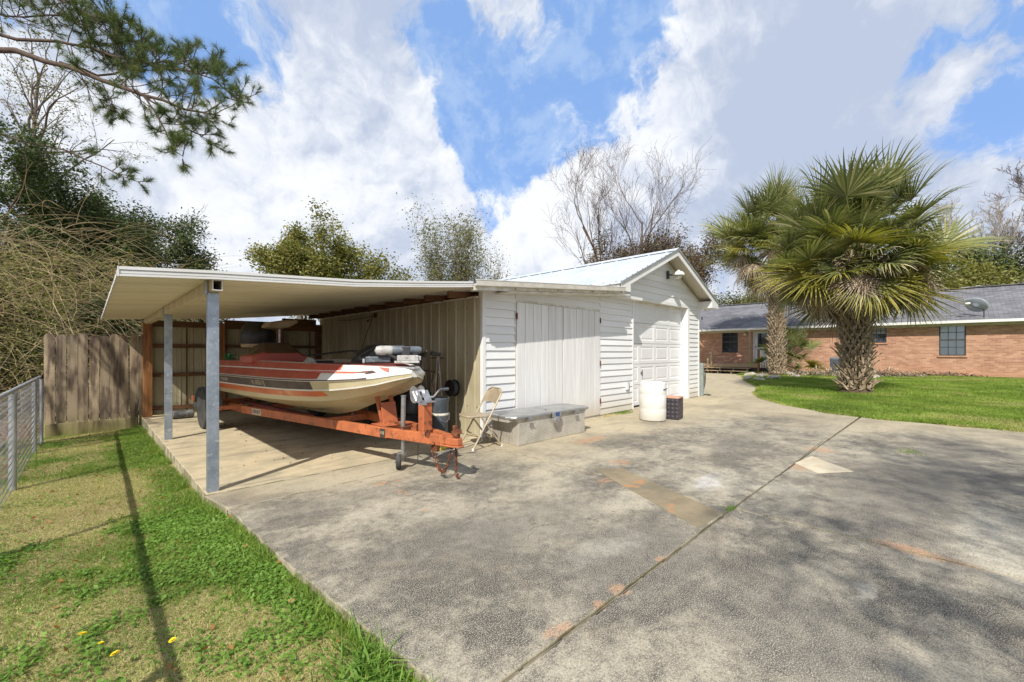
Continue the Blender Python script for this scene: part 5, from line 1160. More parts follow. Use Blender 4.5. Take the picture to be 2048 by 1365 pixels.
bx_ = thing('black_cabinet', 'low black steel cabinet under the walking frames at the shed wall', 'cabinet', (3.78, 6.6, .004))
mb = MB(); mb.box(-.26, -.7, .0, .26, .55, .60); lpart(mb, 'carcass', 'black', bx_, bevel=.01)
for k in range(2): mb = MB(); mb.box(-.275, -.68 + k * .62, .04, -.262, -.08 + k * .62, .56); lpart(mb, 'door', 'black', bx_, bevel=.004)
# garden tools leaning
def tool(loc, tip, label, kind_, head):
    t_ = thing(kind_, label, kind_.replace('_', ' '), loc); mb = MB(); mb.tube([(0, 0, 0), Vector(tip) - Vector(loc)], .013, 8); lpart(mb, 'handle', 'deckwood', t_, smooth=True)
    v = Vector(tip) - Vector(loc); mb = MB()
    if head == 'rake':
        mb.bar(v + Vector((0, -.16, 0)), v + Vector((0, .16, 0)), .02, .02)
        for k in range(9): mb.bar(v + Vector((0, -.16 + .04 * k, 0)), v + Vector((-.06, -.16 + .04 * k, -.01)), .007, .007)
    else: mb.prism([(-.07, -.02), (.07, -.02), (.08, .14), (0, .2), (-.08, .14)], .0, .01, 'YZ')
    if head == 'rake': lpart(mb, 'tines', 'rust', t_)
    else:
        o = lpart(mb, 'blade', 'rust', t_); o.location = v
tool((3.7, 5.62, .02), (4.03, 5.78, 1.18), 'long handled rake leaning on the ribbed wall, tines up by the reel', 'garden_rake', 'rake')
tool((3.72, 6.2, .02), (4.02, 6.35, 1.12), 'rusty spade leaning on the ribbed wall behind the bow', 'spade', 'spade')
# rope line hung on the side wall
rp = thing('hanging_rope', 'dark rope slung from a pulley high on the ribbed shed wall', 'rope', (4.06, 8.0, 1.5))
def wpt(px, py, X=4.07): return atX(px, py, X)
mb = MB(); mb.tube([wpt(675, 641), wpt(700, 641), wpt(735, 635), wpt(748, 631)], .007, 6); mb.tube([wpt(746, 632), wpt(732, 672), wpt(719, 712)], .007, 6); wpart(mb, 'rope', 'black', rp)
c_ = wpt(750, 631); mb = MB(); mb.lathe([(.03, -.02), (.05, -.015), (.03, 0), (.05, .015), (.03, .02)], 12, c_, 'X'); mb.tube([c_, c_ + Vector((.05, 0, .02))], .01, 6); wpart(mb, 'pulley', 'rust', rp)
c_ = wpt(736, 642); mb = MB(); mb.lathe([(.02, -.015), (.03, 0), (.02, .015)], 10, c_, 'X'); wpart(mb, 'hook', 'rust', rp)
# yellow-painted chock by the coupler
yb = thing('yellow_block', 'small weathered yellow wooden block beside the trailer coupler', 'block', (3.28, 4.62, .0), R(20))
mb = MB(); mb.box(-.09, -.05, 0, .09, .05, .10); lpart(mb, 'block', 'yellowblock', yb, bevel=.006)
mb = MB(); mb.box(-.16, -.04, 0, -.10, .04, .16); lpart(mb, 'rusty_bracket', 'rust', yb, bevel=.003)
hs = thing('loose_hose', 'thin pale hose trailing on the concrete between the trailer and the folding chair', 'hose', (3.3, 4.5, .01))
mb = MB(); mb.tube([(2.95, 4.3, .012), (3.2, 4.42, .012), (3.6, 4.50, .012), (3.95, 4.58, .012), (4.05, 4.70, .012)], .009, 6); wpart(mb, 'hose', 'trimold', hs, smooth=True)
# ================================================================== post with hose by the garage corner
gp = thing('hose_post', 'grey-green metal post with coiled black garden hose beside the garage corner', 'post', (12.52, 4.86, .0))
mb = MB(); mb.box(-.05, -.06, 0, .05, .06, .95); lpart(mb, 'post', 'greenpost', gp, bevel=.008)
for k in range(7):
    mb = MB(); rr_ = .28 + random.uniform(-.05, .05); c = Vector((.18 + random.uniform(-.06, .06), .02 + k * .018, .50 + random.uniform(-.05, .03)))
    mb.tube([c + Vector((rr_ * .6 * math.cos(a), 0, rr_ * math.sin(a))) for a in [2 * PI * q_ / 24 for q_ in range(24)]], .011, 6, close=True, cap=False); lpart(mb, 'hose_loop', 'hose', gp, smooth='all')
mb = MB(); mb.tube([(.2, -.1, .012), (.4, -.12, .02), (.5, .0, .02), (.35, .08, .02), (.2, .0, .02), (.35, -.06, .04)], .012, 6); lpart(mb, 'loose_hose_end', 'hose', gp, smooth='all')
# ================================================================== brick house
HX = 29.0
ho = thing('brick_house', 'long single-storey red brick ranch house with grey shingle roof behind the palms', 'house', (HX, 4, .1))
Y0, Y1 = -12.0, 17.0; ZW = 2.62
def opn(x0, x1, yt, yb): a = atX(x0, yt, HX); b = atX(x1, yb, HX); return (b.y, a.y, b.z, a.z)      # ylo, yhi, zlo, zhi
wins = [opn(1444, 1476, 659, 706), opn(1572, 1603, 657, 683), opn(1741, 1773, 653, 686), opn(1878, 1932, 648, 712)]
door_ = (atX(1545, 700, HX).y, atX(1507, 700, HX).y, .60, 2.60)
ops = sorted([(w[0], w[1], w[2], min(w[3], ZW - .02)) for w in wins] + [(door_[0], door_[1], door_[2], 2.60)])
mb = MB(); y = Y0
for (a, b, lo, hi) in ops:
    mb.box(HX, y, -.1, HX + .22, a, ZW); mb.box(HX, a, -.1, HX + .22, b, lo); mb.box(HX, a, hi, HX + .22, b, ZW); y = b
mb.box(HX, y, -.1, HX + .22, Y1, ZW); wpart(mb, 'brick_wall', 'brick', ho, kind=None)
mb = MB(); mb.box(HX + .22, Y0, -.1, HX + 8, Y0 + .2, ZW); mb.box(HX + .22, Y1 - .2, -.1, HX + 8, Y1, ZW); mb.box(HX + 7.8, Y0 + .2, -.1, HX + 8, Y1 - .2, ZW); wpart(mb, 'end_and_rear_walls', 'brick', ho)
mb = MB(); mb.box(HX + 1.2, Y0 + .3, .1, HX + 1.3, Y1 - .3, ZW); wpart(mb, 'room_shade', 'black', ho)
RE = HX - .45; RZ = 2.72; RR = HX + 4.0; RZP = 4.62
def slope(xa, za, xb, zb, nm):
    mb = MB(); mb.add([(xa, Y0 - .4, za), (xa, Y1 + .4, za), (xb, Y1 + .4, zb), (xb, Y0 - .4, zb), (xa, Y0 - .4, za + .05), (xa, Y1 + .4, za + .05), (xb, Y1 + .4, zb + .05), (xb, Y0 - .4, zb + .05)],
        [(0, 1, 2, 3), (7, 6, 5, 4), (0, 4, 5, 1), (1, 5, 6, 2), (2, 6, 7, 3), (3, 7, 4, 0)]); wpart(mb, nm, 'shingle', ho)
# the front slope as overlapping courses with real thickness
n = 30
sl_ = (RZP - RZ) / (RR - RE)
for k in range(n):
    xa = RE + (RR - RE) * k / n; xb = RE + (RR - RE) * (k + 1) / n
    za, zb = RZ + (xa - RE) * sl_, RZ + (xb - RE) * sl_
    mb = MB(); mb.add([(xa - .01, Y0 - .4, za), (xa - .01, Y1 + .4, za), (xb, Y1 + .4, zb), (xb, Y0 - .4, zb), (xa - .01, Y0 - .4, za + .022), (xa - .01, Y1 + .4, za + .022), (xb, Y1 + .4, zb + .006), (xb, Y0 - .4, zb + .006)],
        [(0, 1, 2, 3), (7, 6, 5, 4), (0, 4, 5, 1), (1, 5, 6, 2), (2, 6, 7, 3), (3, 7, 4, 0)]); wpart(mb, 'shingle_course', 'shingle', ho)
slope(RR, RZP, HX + 8.45, RZ, 'rear_roof')
mb = MB(); mb.bar((RR, Y0 - .4, RZP + .05), (RR, Y1 + .4, RZP + .05), .28, .03, up=(0, 0, 1)); wpart(mb, 'ridge_cap', 'shingle', ho)
M['eavecream'] = pm('cream_soffit_paint', (.56, .53, .42), (.48, .44, .34), 3, .6)
mb = MB(); mb.box(RE - .03, Y0 - .4, RZ - .11, RE, Y1 + .4, RZ + .01); wpart(mb, 'fascia', 'trim', ho)
mb = MB(); mb.box(RE - .0, Y0 - .4, RZ - .115, HX + .02, Y1 + .4, RZ - .09); mb2 = mb; wpart(mb, 'soffit', 'eavecream', ho)
mb = MB(); mb.box(HX - .035, Y0, ZW - .13, HX - .002, Y1, ZW - .0); wpart(mb, 'frieze_board', 'eavecream', ho)
# porch roof strip over the door
pa, pb = atX(1572, 660, HX - .9).y, atX(1476, 660, HX - .9).y
mb = MB(); mb.add([(HX - .95, pa, 2.66), (HX - .95, pb, 2.66), (HX + .6, pb, 3.12), (HX + .6, pa, 3.12), (HX - .95, pa, 2.71), (HX - .95, pb, 2.71), (HX + .6, pb, 3.17), (HX + .6, pa, 3.17)], [(3, 2, 1, 0), (4, 5, 6, 7), (0, 1, 5, 4), (1, 2, 6, 5), (2, 3, 7, 6), (3, 0, 4, 7)]); wpart(mb, 'porch_roof', 'shingle', ho)
mb = MB(); mb.box(HX - .98, pa, 2.58, HX - .951, pb, 2.70); wpart(mb, 'porch_fascia', 'trim', ho)
def window(w, rows, cols, kind):
    y0, y1, z0, z1 = w; z1 = min(z1, ZW - .02)
    wn = link('window', None, ho, Vector((HX, (y0 + y1) / 2, z0)) - ho.location)
    W_ = (y1 - y0) / 2; Hh = z1 - z0; f = .045
    mb = MB(); mb.box(.03, -W_, 0, .09, -W_ + f, Hh); mb.box(.03, W_ - f, 0, .09, W_, Hh); mb.box(.03, -W_ + f, 0, .09, W_ - f, f); mb.box(.03, -W_ + f, Hh - f, .09, W_ - f, Hh); mb.box(.035, -W_ + f, Hh / 2 - .03, .085, W_ - f, Hh / 2 + .03); lpart(mb, 'frame', 'winframe', wn)
    mb = MB()
    for c in range(1, cols): yy = -W_ + f + (2 * W_ - 2 * f) * c / cols; mb.box(.055, yy - .012, f, .068, yy + .012, Hh - f)
    for r_ in range(1, rows):
        zz = f + (Hh - 2 * f) * r_ / rows; 
        if abs(zz - Hh / 2) > .05: mb.box(.055, -W_ + f, zz - .012, .068, W_ - f, zz + .012)
    if cols > 1: lpart(mb, 'glazing_bars', 'winframe', wn, kind='stuff')
    mb = MB(); mb.box(.070, -W_ + f, f, .074, W_ - f, Hh - f); lpart(mb, 'pane', 'panec' if kind != 'dark' else 'glassdark', wn)
    if kind != 'dark':
        zb_ = f if kind == 'full' else Hh * .5
        mb = MB(); mb.box(.10, -W_ + .03, zb_, .11, W_ - .03, Hh - .02); lpart(mb, 'blind', 'blind', wn)
    mb = MB(); mb.box(-.05, -W_ - .05, -.075, .10, W_ + .05, -.002); lpart(mb, 'sill', 'brick', wn)
def panemat():
    m, t, b = newmat('clear_window_glass'); b.inputs['Base Color'].default_value = (.8, .85, .85, 1); b.inputs['Roughness'].default_value = .03
    tr = t.new('ShaderNodeBsdfTransparent'); gl = t.new('ShaderNodeBsdfGlossy'); gl.inputs['Roughness'].default_value = .03; mx = t.new('ShaderNodeMixShader'); fr = t.new('ShaderNodeFresnel'); fr.inputs[0].default_value = 1.5
    t.l.new(t.m('MULTIPLY_ADD', fr.outputs[0], 1.6, .04), mx.inputs[0]); t.l.new(tr.outputs[0], mx.inputs[1]); t.l.new(gl.outputs[0], mx.inputs[2]); t.l.new(mx.outputs[0], m.node_tree.nodes['Material Output'].inputs[0]); return m
M['panec'] = panemat()
window(wins[0], 4, 2, 'dark'); window(wins[1], 4, 3, 'half'); window(wins[2], 4, 3, 'half'); window(wins[3], 4, 3, 'full')
# house door
dr = link('front_door', None, ho, Vector((HX, (door_[0] + door_[1]) / 2, .60)) - ho.location); W_ = (door_[1] - door_[0]) / 2
mb = MB(); mb.box(.02, -W_ + .06, 0, .07, W_ - .06, .95); mb.box(.02, -W_ + .06, .95, .07, -W_ + .22, 1.94); mb.box(.02, W_ - .22, .95, .07, W_ - .06, 1.94); mb.box(.02, -W_ + .22, 1.80, .07, W_ - .22, 1.94); lpart(mb, 'door_leaf', 'doorwhite', dr, bevel=.005)
mb = MB(); mb.box(.04, -W_ + .22, .95, .05, W_ - .22, 1.80); lpart(mb, 'pane', 'glassdark', dr)
mb = MB(); mb.box(-.02, -W_, 0, .09, -W_ + .055, 2.0); mb.box(-.02, W_ - .055, 0, .09, W_, 2.0); mb.box(-.02, -W_ + .055, 1.945, .09, W_ - .055, 2.0); lpart(mb, 'door_frame', 'doorwhite', dr)
mb = MB(); mb.lathe([(.03, 0), (.035, -.04), (.02, -.06)], 10, (.02, W_ - .13, 1.0), 'X'); lpart(mb, 'door_knob', 'black', dr)
wl = thing('porch_light', 'small white glass porch light on the brick beside the house door', 'lamp', atX(1491, 668, HX - .002))
mb = MB(); mb.box(-.05, -.05, -.04, 0, .05, .06); lpart(mb, 'backplate', 'winframe', wl); mb = MB(); mb.lathe([(.03, .0), (.08, -.04), (.09, -.10), (.05, -.15)], 12, (-.10, 0, .05)); lpart(mb, 'globe', 'lampwhite', wl, smooth=True)
# ------------------------------------------------------------------ deck with steps
dk = thing('wooden_deck', 'low wooden deck with steps at the house door', 'deck', (27.6, 9, 0))
dy0, dy1 = atX(1545, 735, 27.4).y, atX(1402, 735, 27.4).y + .6
for k in range(11): mb = MB(); x0 = 27.3 + k * .152; mb.box(x0, dy0, .50, x0 + .143, dy1, .54); wpart(mb, 'deck_board', 'deckwood', dk)
mb = MB(); mb.box(27.28, dy0, .36, 27.31, dy1, .50); wpart(mb, 'rim_joist', 'deckwood', dk)
ys0 = atX(1497, 740, 26.8).y
for i, (xx, zz) in enumerate(((26.95, .33), (26.6, .17))):
    mb = MB(); mb.box(xx, ys0, zz - .035, xx + .32, dy1, zz); wpart(mb, 'step_tread', 'deckwood', dk)
    for q_ in np.arange(ys0 + .1, dy1, .75): mb = MB(); mb.box(xx + .04, q_, .0, xx + .30, q_ + .06, zz - .036); wpart(mb, 'step_support', 'deckwood', dk)
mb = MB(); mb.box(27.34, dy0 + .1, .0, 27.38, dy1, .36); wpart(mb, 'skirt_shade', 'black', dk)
for px, z1 in ((1423, 1.28), (1416, .9), (1500, 2.58)):
    p = atX(px, 740, 27.25 if z1 < 2 else 28.0); mb = MB(); mb.box(p.x - .05, p.y - .05, .0, p.x + .05, p.y + .05, z1); wpart(mb, 'rail_post' if z1 < 2 else 'porch_post', 'deckwood', dk)
ra = thing('deck_railing', 'brown wooden railing panel with white balusters between the deck and the far palm', 'railing', atX(1530, 745, 26.9))
ra.location.z = .05; W0, W1 = atX(1545, 700, 26.9).y, atX(1517, 700, 26.9).y; cy = ra.location.y
for yy in (W0, W1): mb = MB(); mb.box(-.05, yy - cy - .05, 0, .05, yy - cy + .05, 1.32); lpart(mb, 'post', 'wood_red', ra)
mb = MB(); mb.box(-.07, W0 - cy - .08, 1.32, .07, W1 - cy + .08, 1.37); lpart(mb, 'cap_rail', 'wood_dark', ra)
for k in range(5): mb = MB(); yy = W0 - cy + (W1 - W0) * (k + 1) / 6; mb.box(-.02, yy - .02, .32, .02, yy + .02, 1.30); lpart(mb, 'baluster', 'trim', ra)
# ------------------------------------------------------------------ AC unit, dish, pot
p = atX(1679, 742, 27.9); ac = thing('air_conditioner', 'grey louvred outdoor air conditioner against the brick wall behind the large palm', 'air conditioner', (27.9, p.y, .09))
mb = MB(); mb.box(-.36, -.36, .05, .36, .36, .90); lpart(mb, 'cabinet', 'acgrey', ac, bevel=.03)
for k in range(13): mb = MB(); mb.box(-.385, -.34, .12 + k * .055, -.362, .34, .145 + k * .055); lpart(mb, 'louvre', 'acgrey', ac)
mb = MB(); mb.box(-.45, -.45, -.02, .45, .45, .05); lpart(mb, 'pad', 'stone', ac)
dz = atX(1968, 634, RE + .25); sd_ = thing('satellite_dish', 'grey oval satellite dish on a short mast at the eave of the roof', 'satellite dish', (dz.x, dz.y, 2.83))
mb = MB(); mb.tube([(0, 0, -.18), (0, 0, .50)], .028, 8); lpart(mb, 'mast', 'winframe', sd_)
T = Matrix.Translation((.05, .30, .72)) @ Matrix.Rotation(R(-38), 4, 'Z') @ Matrix.Rotation(R(64), 4, 'Y') @ Matrix.Diagonal((1, 1.25, 1, 1))
mb = MB(); mb.lathe([(.0, -.06), (.2, -.045), (.38, .0), (.44, .03), (.44, .036), (.38, .012), (.0, -.045)], 28, T=T); lpart(mb, 'reflector', 'dish', sd_, smooth='all')
mb = MB(); mb.tube([(0, 0, .45), (-.25, .40, .62), (-.30, .55, .78)], .022, 6); mb.tube([(0, 0, .48), (.05, .28, .70)], .03, 6); lpart(mb, 'feed_arm', 'winframe', sd_)
mb = MB(); mb.lathe([(.05, -.10), (.08, .0), (.06, .1)], 12, (-.30, .62, .80), 'Y'); lpart(mb, 'feed_horn', 'lampwhite', sd_, smooth=True); sd_.scale = (.82, .82, .82)
p = at(1562, 741, .1); po = thing('blue_pot', 'blue plastic plant pot beside the brick wall left of the rocks', 'pot', (p.x, p.y, .3))
mb = MB(); mb.lathe([(.17, .0), (.22, .48), (.25, .50), (.25, .56), (.22, .56), (.20, .4)], 18); lpart(mb, 'pot', 'bluepot', po, smooth=True); mb = MB(); mb.box(-.2, -.2, -.25, .2, .2, 0); lpart(mb, 'plinth', 'stone', po)
# roof vents
for px, py in ((1404, 640), (1860, 612)):
    q_ = pdir(px, py); t_ = None
    xx = RE + 1.6; pp = atX(px, py, xx); vt = thing('roof_vent', 'small dark pipe vent on the left part of the house roof' if px < 1500 else 'small dark pipe vent on the house roof behind the large palm crown', 'vent', (xx, pp.y, RZ + (xx - RE) * sl_))
    mb = MB(); mb.tube([(0, 0, 0), (0, 0, .28)], .05, 10); lpart(mb, 'pipe', 'winframe', vt); mb = MB(); mb.lathe([(.14, .0), (.08, .06), (.06, .08)], 12); lpart(mb, 'flashing', 'acgrey', vt)
# power line
pw = thing('power_line', 'thin utility cable crossing above the house roof at the right edge', 'cable', (44, -6, 6.5))
mb = MB(); a, b = atD(1900, 579, 30), atD(2300, 505, 33); mb.tube([a.lerp(b, k / 8) - Vector((0, 0, .3 * math.sin(PI * k / 8))) for k in range(9)] , .018, 5); wpart(mb, 'wire', 'lampwhite', pw)
# ================================================================== rocks and fallen frond debris in the bed
for i in range(46):
    t_ = i / 45; px = 1500 + 250 * t_ + random.uniform(-6, 6); py = 762 - 8 * math.sin(t_ * 3) + random.uniform(-12, 2) - t_ * 4
    p = at(px, py, .08); r_ = random.uniform(.10, .26)
    bm = bmesh.new(); bmesh.ops.create_icosphere(bm, subdivisions=2, radius=r_)
    for v in bm.verts: v.co = Vector((v.co.x * 1.3, v.co.y * 1.0, v.co.z * .6)) * (1 + .22 * math.sin(v.co.x * 31 + i) * math.cos(v.co.y * 27 + i * 2) + random.uniform(-.06, .06))
    rl_ = {0: 'pale rock at the driveway end of the planting bed border', 1: 'second pale rock from the driveway end of the bed border', 45: 'last pale rock of the bed border, beside the large palm trunk'}.get(i, 'pale rough rock in the border of the planting bed, among fallen fronds')
    me = bpy.data.meshes.new('rock'); bm.to_mesh(me); bm.free(); me.materials.append(M['stone'])
    o = link('rock', me, None, (p.x, p.y, .08 + r_ * .18), (random.uniform(-.2, .2), random.uniform(-.2, .2), random.uniform(0, 6)), rl_, 'rock', 'rocks edging the planting bed')
def debris(name, cx, cy, rx, ry, n, label, mat='deadfrond', z=.12, hmax=.3, rz=0):
    V = []; F = []; T = []
    for k in range(n):
        a = rng.uniform(0, 2 * PI); r_ = rng.uniform(0, 1) ** .6; x, y = r_ * rx * math.cos(a), r_ * ry * math.sin(a); x, y = x * math.cos(rz) - y * math.sin(rz), x * math.sin(rz) + y * math.cos(rz)
        c = np.array([cx + x, cy + y, z + rng.uniform(0, hmax) * (1 - r_)]); d = rng.normal(size=3); d[2] *= .35; d /= np.linalg.norm(d); w = np.cross(d, [0, 0, 1]); w = w / (np.linalg.norm(w) + 1e-6) * rng.uniform(.008, .02); L_ = rng.uniform(.12, .38)
        b = len(V); V += [c - d * L_ / 2 - w, c - d * L_ / 2 + w, c + w * 1.2 + [0, 0, .03], c - w * 1.2 + [0, 0, .03], c + d * L_ / 2]; F.append((b, b + 1, b + 2, b + 3)); T += [rng.uniform()] * 5
    V = np.array(V); F4 = np.array(F); F3 = np.array([(f[3], f[2], f[0] + 4) for f in F])
    o = link(name, arr_mesh(name, V - [cx, cy, 0], [F4, F3], mat, T), None, (cx, cy, 0), None, label, 'plant debris', None, 'stuff')
a = at(1650, 752, .1); b = at(1775, 754, .1)
debris('dead_fronds', a.x, a.y, 3.2, .6, 1400, 'heap of brown fallen fronds among the rocks of the bed', rz=math.atan2(-(b - a).x, 1) * 0 + R(-62), hmax=.5)
debris('dead_fronds', b.x, b.y, 1.6, .5, 900, 'heap of brown fallen fronds right of the large palm trunk', hmax=.5, rz=R(-65))
c = at(1860, 753, .1); debris('dead_fronds', c.x, c.y, 2.2, .3, 600, 'thin line of dry sticks along the foot of the brick wall', hmax=.35, rz=R(-80))
# ================================================================== palms
def frond_mesh(name, mat, nleaf=44, spread=R(250), Lf=1.05, droop=.55, pet=1.0, fold=.5, twist=0.0, seed=0, dead=False):
    """fan leaf along +X: curved petiole, then segments radiating, folded about the midrib, tips hanging"""
    r = np.random.default_rng(seed); V = []; F = []; T = []; MI = []
    # petiole
    K = 5; P = [np.array([pet * k / K, 0, -.10 * pet * (k / K) ** 2]) for k in range(K + 1)]; w = .022
    for k in range(K):
        b = len(V); wa, wb = w * (1.5 - k / K), w * (1.5 - (k + 1) / K); a_, b_ = P[k], P[k + 1]
        V += [a_ + [0, -wa, 0], a_ + [0, wa, 0], a_ + [0, 0, -wa], b_ + [0, -wb, 0], b_ + [0, wb, 0], b_ + [0, 0, -wb]]
        F += [(b, b + 1, b + 4, b + 3), (b + 1, b + 2, b + 5, b + 4), (b + 2, b, b + 3, b + 5)]; T += [.5] * 6; MI += [1] * 3
    hub = P[-1]
    for i in range(nleaf):
        t = (i + .5) / nleaf * 2 - 1; a = t * spread / 2 + r.normal() * .02; L_ = Lf * (1 - .28 * abs(t) ** 2) * r.uniform(.88, 1.08)
        d = np.array([math.cos(a), math.sin(a), 0]); side = np.array([-math.sin(a), math.cos(a), 0]); up0 = fold * abs(math.sin(a)) * .55
        tint = r.uniform(0, .55) + (.35 if r.uniform() < .12 else 0); pts = []; p = hub.copy(); dirv = d + np.array([0, 0, up0 - .05]); dirv /= np.linalg.norm(dirv)
        if dead: dirv[2] -= .5
        N = 5; dr = droop * r.uniform(.6, 1.5)
        for k in range(N + 1):
            pts.append(p.copy()); f = k / N; p = p + dirv * L_ / N; dirv = dirv + np.array([r.normal() * .03, r.normal() * .03, -dr * (f ** 1.6) * (1.0 if not dead else 1.6)]); dirv /= np.linalg.norm(dirv)
        wid = [.010, .024, .028, .021, .011, .002] if not dead else [.008, .015, .016, .012, .007, .002]
        b = len(V); tw = r.uniform(-.5, .5)
        for k in range(N + 1):
            z = np.array([0, 0, 1.]) * (.35 if i % 2 else -.35) + 0; s_ = side * math.cos(tw * k / N) + z * .6; s_ /= np.linalg.norm(s_)
            V += [pts[k] - s_ * wid[k], pts[k] + s_ * wid[k]]; T += [min(1, tint + .25 * (k / N) ** 3)] * 2
        for k in range(N): F.append((b + 2 * k, b + 2 * k + 1, b + 2 * k + 3, b + 2 * k + 2)); MI.append(0)
    return arr_mesh(name, np.array(V), np.array(F), [mat, 'petiole' if not dead else 'boot'], T, mi=MI)
def palm(loc, H_, rt, cr, n_green, n_mid, n_dead, label, seed, young=False, scale=1.0):
    r = random.Random(seed); t = thing('palm_tree', label, 'palm', loc)
    gm = [frond_mesh('frond', 'palmgreen', seed=seed + k, Lf=.78 * cr * (1 - .03 * k), pet=cr * (1.05 - .09 * k), droop=.55 + .26 * k, fold=.8) for k in range(6)]
    ym = [frond_mesh('frond', 'palmyellow', seed=seed + 9 + k, Lf=.95 * cr, pet=.85 * cr, droop=.45 + .35 * k, fold=.4) for k in range(2)]
    dm = [frond_mesh('frond', 'deadfrond', seed=seed + 20 + k, Lf=.66 * cr, pet=.86 * cr, droop=.75, nleaf=38, spread=R(200), dead=True) for k in range(3)]
    if not young:
        prof = [(rt * 1.08, -.1), (rt * 1.0, .15), (rt * .82, .5), (rt * .84, H_ * .5), (rt * .95, H_ * .8), (rt * .6, H_)]
        mb = MB(); K = 26; R_ = []
        for k in range(K + 1):
            z = -.1 + (H_ + .1) * k / K; R_.append((float(np.interp(z, [p[1] for p in prof], [p[0] for p in prof])) * (1 + .03 * math.sin(k * 2.1)), z))
        mb.lathe(R_, 22); lpart(mb, 'trunk', 'trunkpalm', t, smooth='all')
        # leaf bases: split boots crossing each other up the trunk
        bm_ = []
        for q_ in range(3):
            m2 = MB(); L_ = .34 + .05 * q_; s_ = .11
            for sgn in (-1, 1):
                m2.add([(0, sgn * .015, .0), (0, sgn * (s_ + .03), -.06), (.05, sgn * (s_ + .02), -.05), (.055, sgn * .02, .02), (.05, sgn * .01, L_ * .5), (.02, sgn * .01, L_ * .5), (.09, -sgn * .045, L_ * .8), (.075, -sgn * .02, L_ * .78)],
                       [(0, 1, 5), (1, 2, 4, 5), (2, 3, 4), (0, 5, 4, 3), (0, 3, 2, 1), (5, 4, 6, 7)])
            m2.add([(.0, -.035, L_ * .3), (.0, .035, L_ * .3), (.06, .03, L_ * .34), (.06, -.03, L_ * .34), (.16 + .03 * q_, -.016, L_ + .02), (.16 + .03 * q_, .016, L_ + .02), (.175 + .03 * q_, .012, L_), (.175 + .03 * q_, -.012, L_)],
                   [(0, 1, 5, 4), (2, 3, 7, 6), (0, 4, 7, 3), (1, 2, 6, 5), (4, 5, 6, 7), (0, 3, 2, 1)])
            bm_.append(m2.mesh('leaf_base', 'boot'))
        z = .16; k = 0
        nb = 13 if rt > .3 else 9
        while z < H_ - .05:
            rad = float(np.interp(z, [p[1] for p in prof], [p[0] for p in prof]))
            for q_ in range(nb):
                a = 2 * PI * (q_ + .5 * (k % 2)) / nb + r.uniform(-.05, .05)
                o = link('leaf_base', bm_[r.randrange(3)], t, (rad * .96 * math.cos(a), rad * .96 * math.sin(a), z + r.uniform(-.03, .03)), (0, r.uniform(-.1, .35), a)); s_ = rt / .42 * r.uniform(.85, 1.25); o.scale = (s_ * r.uniform(.6, 1.25), s_ * (1.1), s_ * .9)
            z += .17 * rt / .42 + .02; k += 1
    def put(ms, el, az, rad=.15, zoff=0.0, sc=1.0):
        me = ms[r.randrange(len(ms))]; rx = r.uniform(-.9, .9)
        rot = (Matrix.Rotation(az, 3, 'Z') @ Matrix.Rotation(-el, 3, 'Y') @ Matrix.Rotation(rx, 3, 'X')).to_euler()
        link('frond', me, t, (rad * math.cos(az), rad * math.sin(az), H_ + zoff), rot).scale = (sc,) * 3
    ga = PI * (3 - math.sqrt(5))
    for k in range(n_green):
        f = (k + .5) / n_green; put(gm[:3] if f < .5 else gm, R(88 - 80 * f ** 1.1) + r.uniform(-.25, .25), k * ga, .12 + .1 * f, .30 - .35 * f, r.uniform(.9, 1.12))
    for k in range(n_mid):
        put(gm if r.random() < .62 else ym, R(r.uniform(-55, 30)), r.uniform(0, 2 * PI), .22, r.uniform(-.3, .25), r.uniform(.62, .98))
    for k in range(n_dead):
        put(dm, R(r.uniform(-62, -12)), r.uniform(0, 2 * PI), rt * .8, r.uniform(-.2, .3), r.uniform(.65, 1.05))
    return t
p1 = at(1722, 787, .04)
palm((p1.x + .15, p1.y + .15, .03), 4.05, .38, 1.62, 46, 80, 58, 'large cabbage palm with thick criss-cross trunk and drooping dead skirt on the lawn', 3)
p2 = at(1553, 752, .08)
palm((p2.x, p2.y, .08), 6.3, .32, 2.0, 36, 60, 44, 'taller slimmer cabbage palm behind, at the end of the wooden deck', 8)
p3 = at(1575, 750, .08)
palm((p3.x, p3.y, .35), .55, .2, .95, 15, 10, 0, 'young trunkless palm sprouting beside the slimmer palm trunk', 14, young=True)
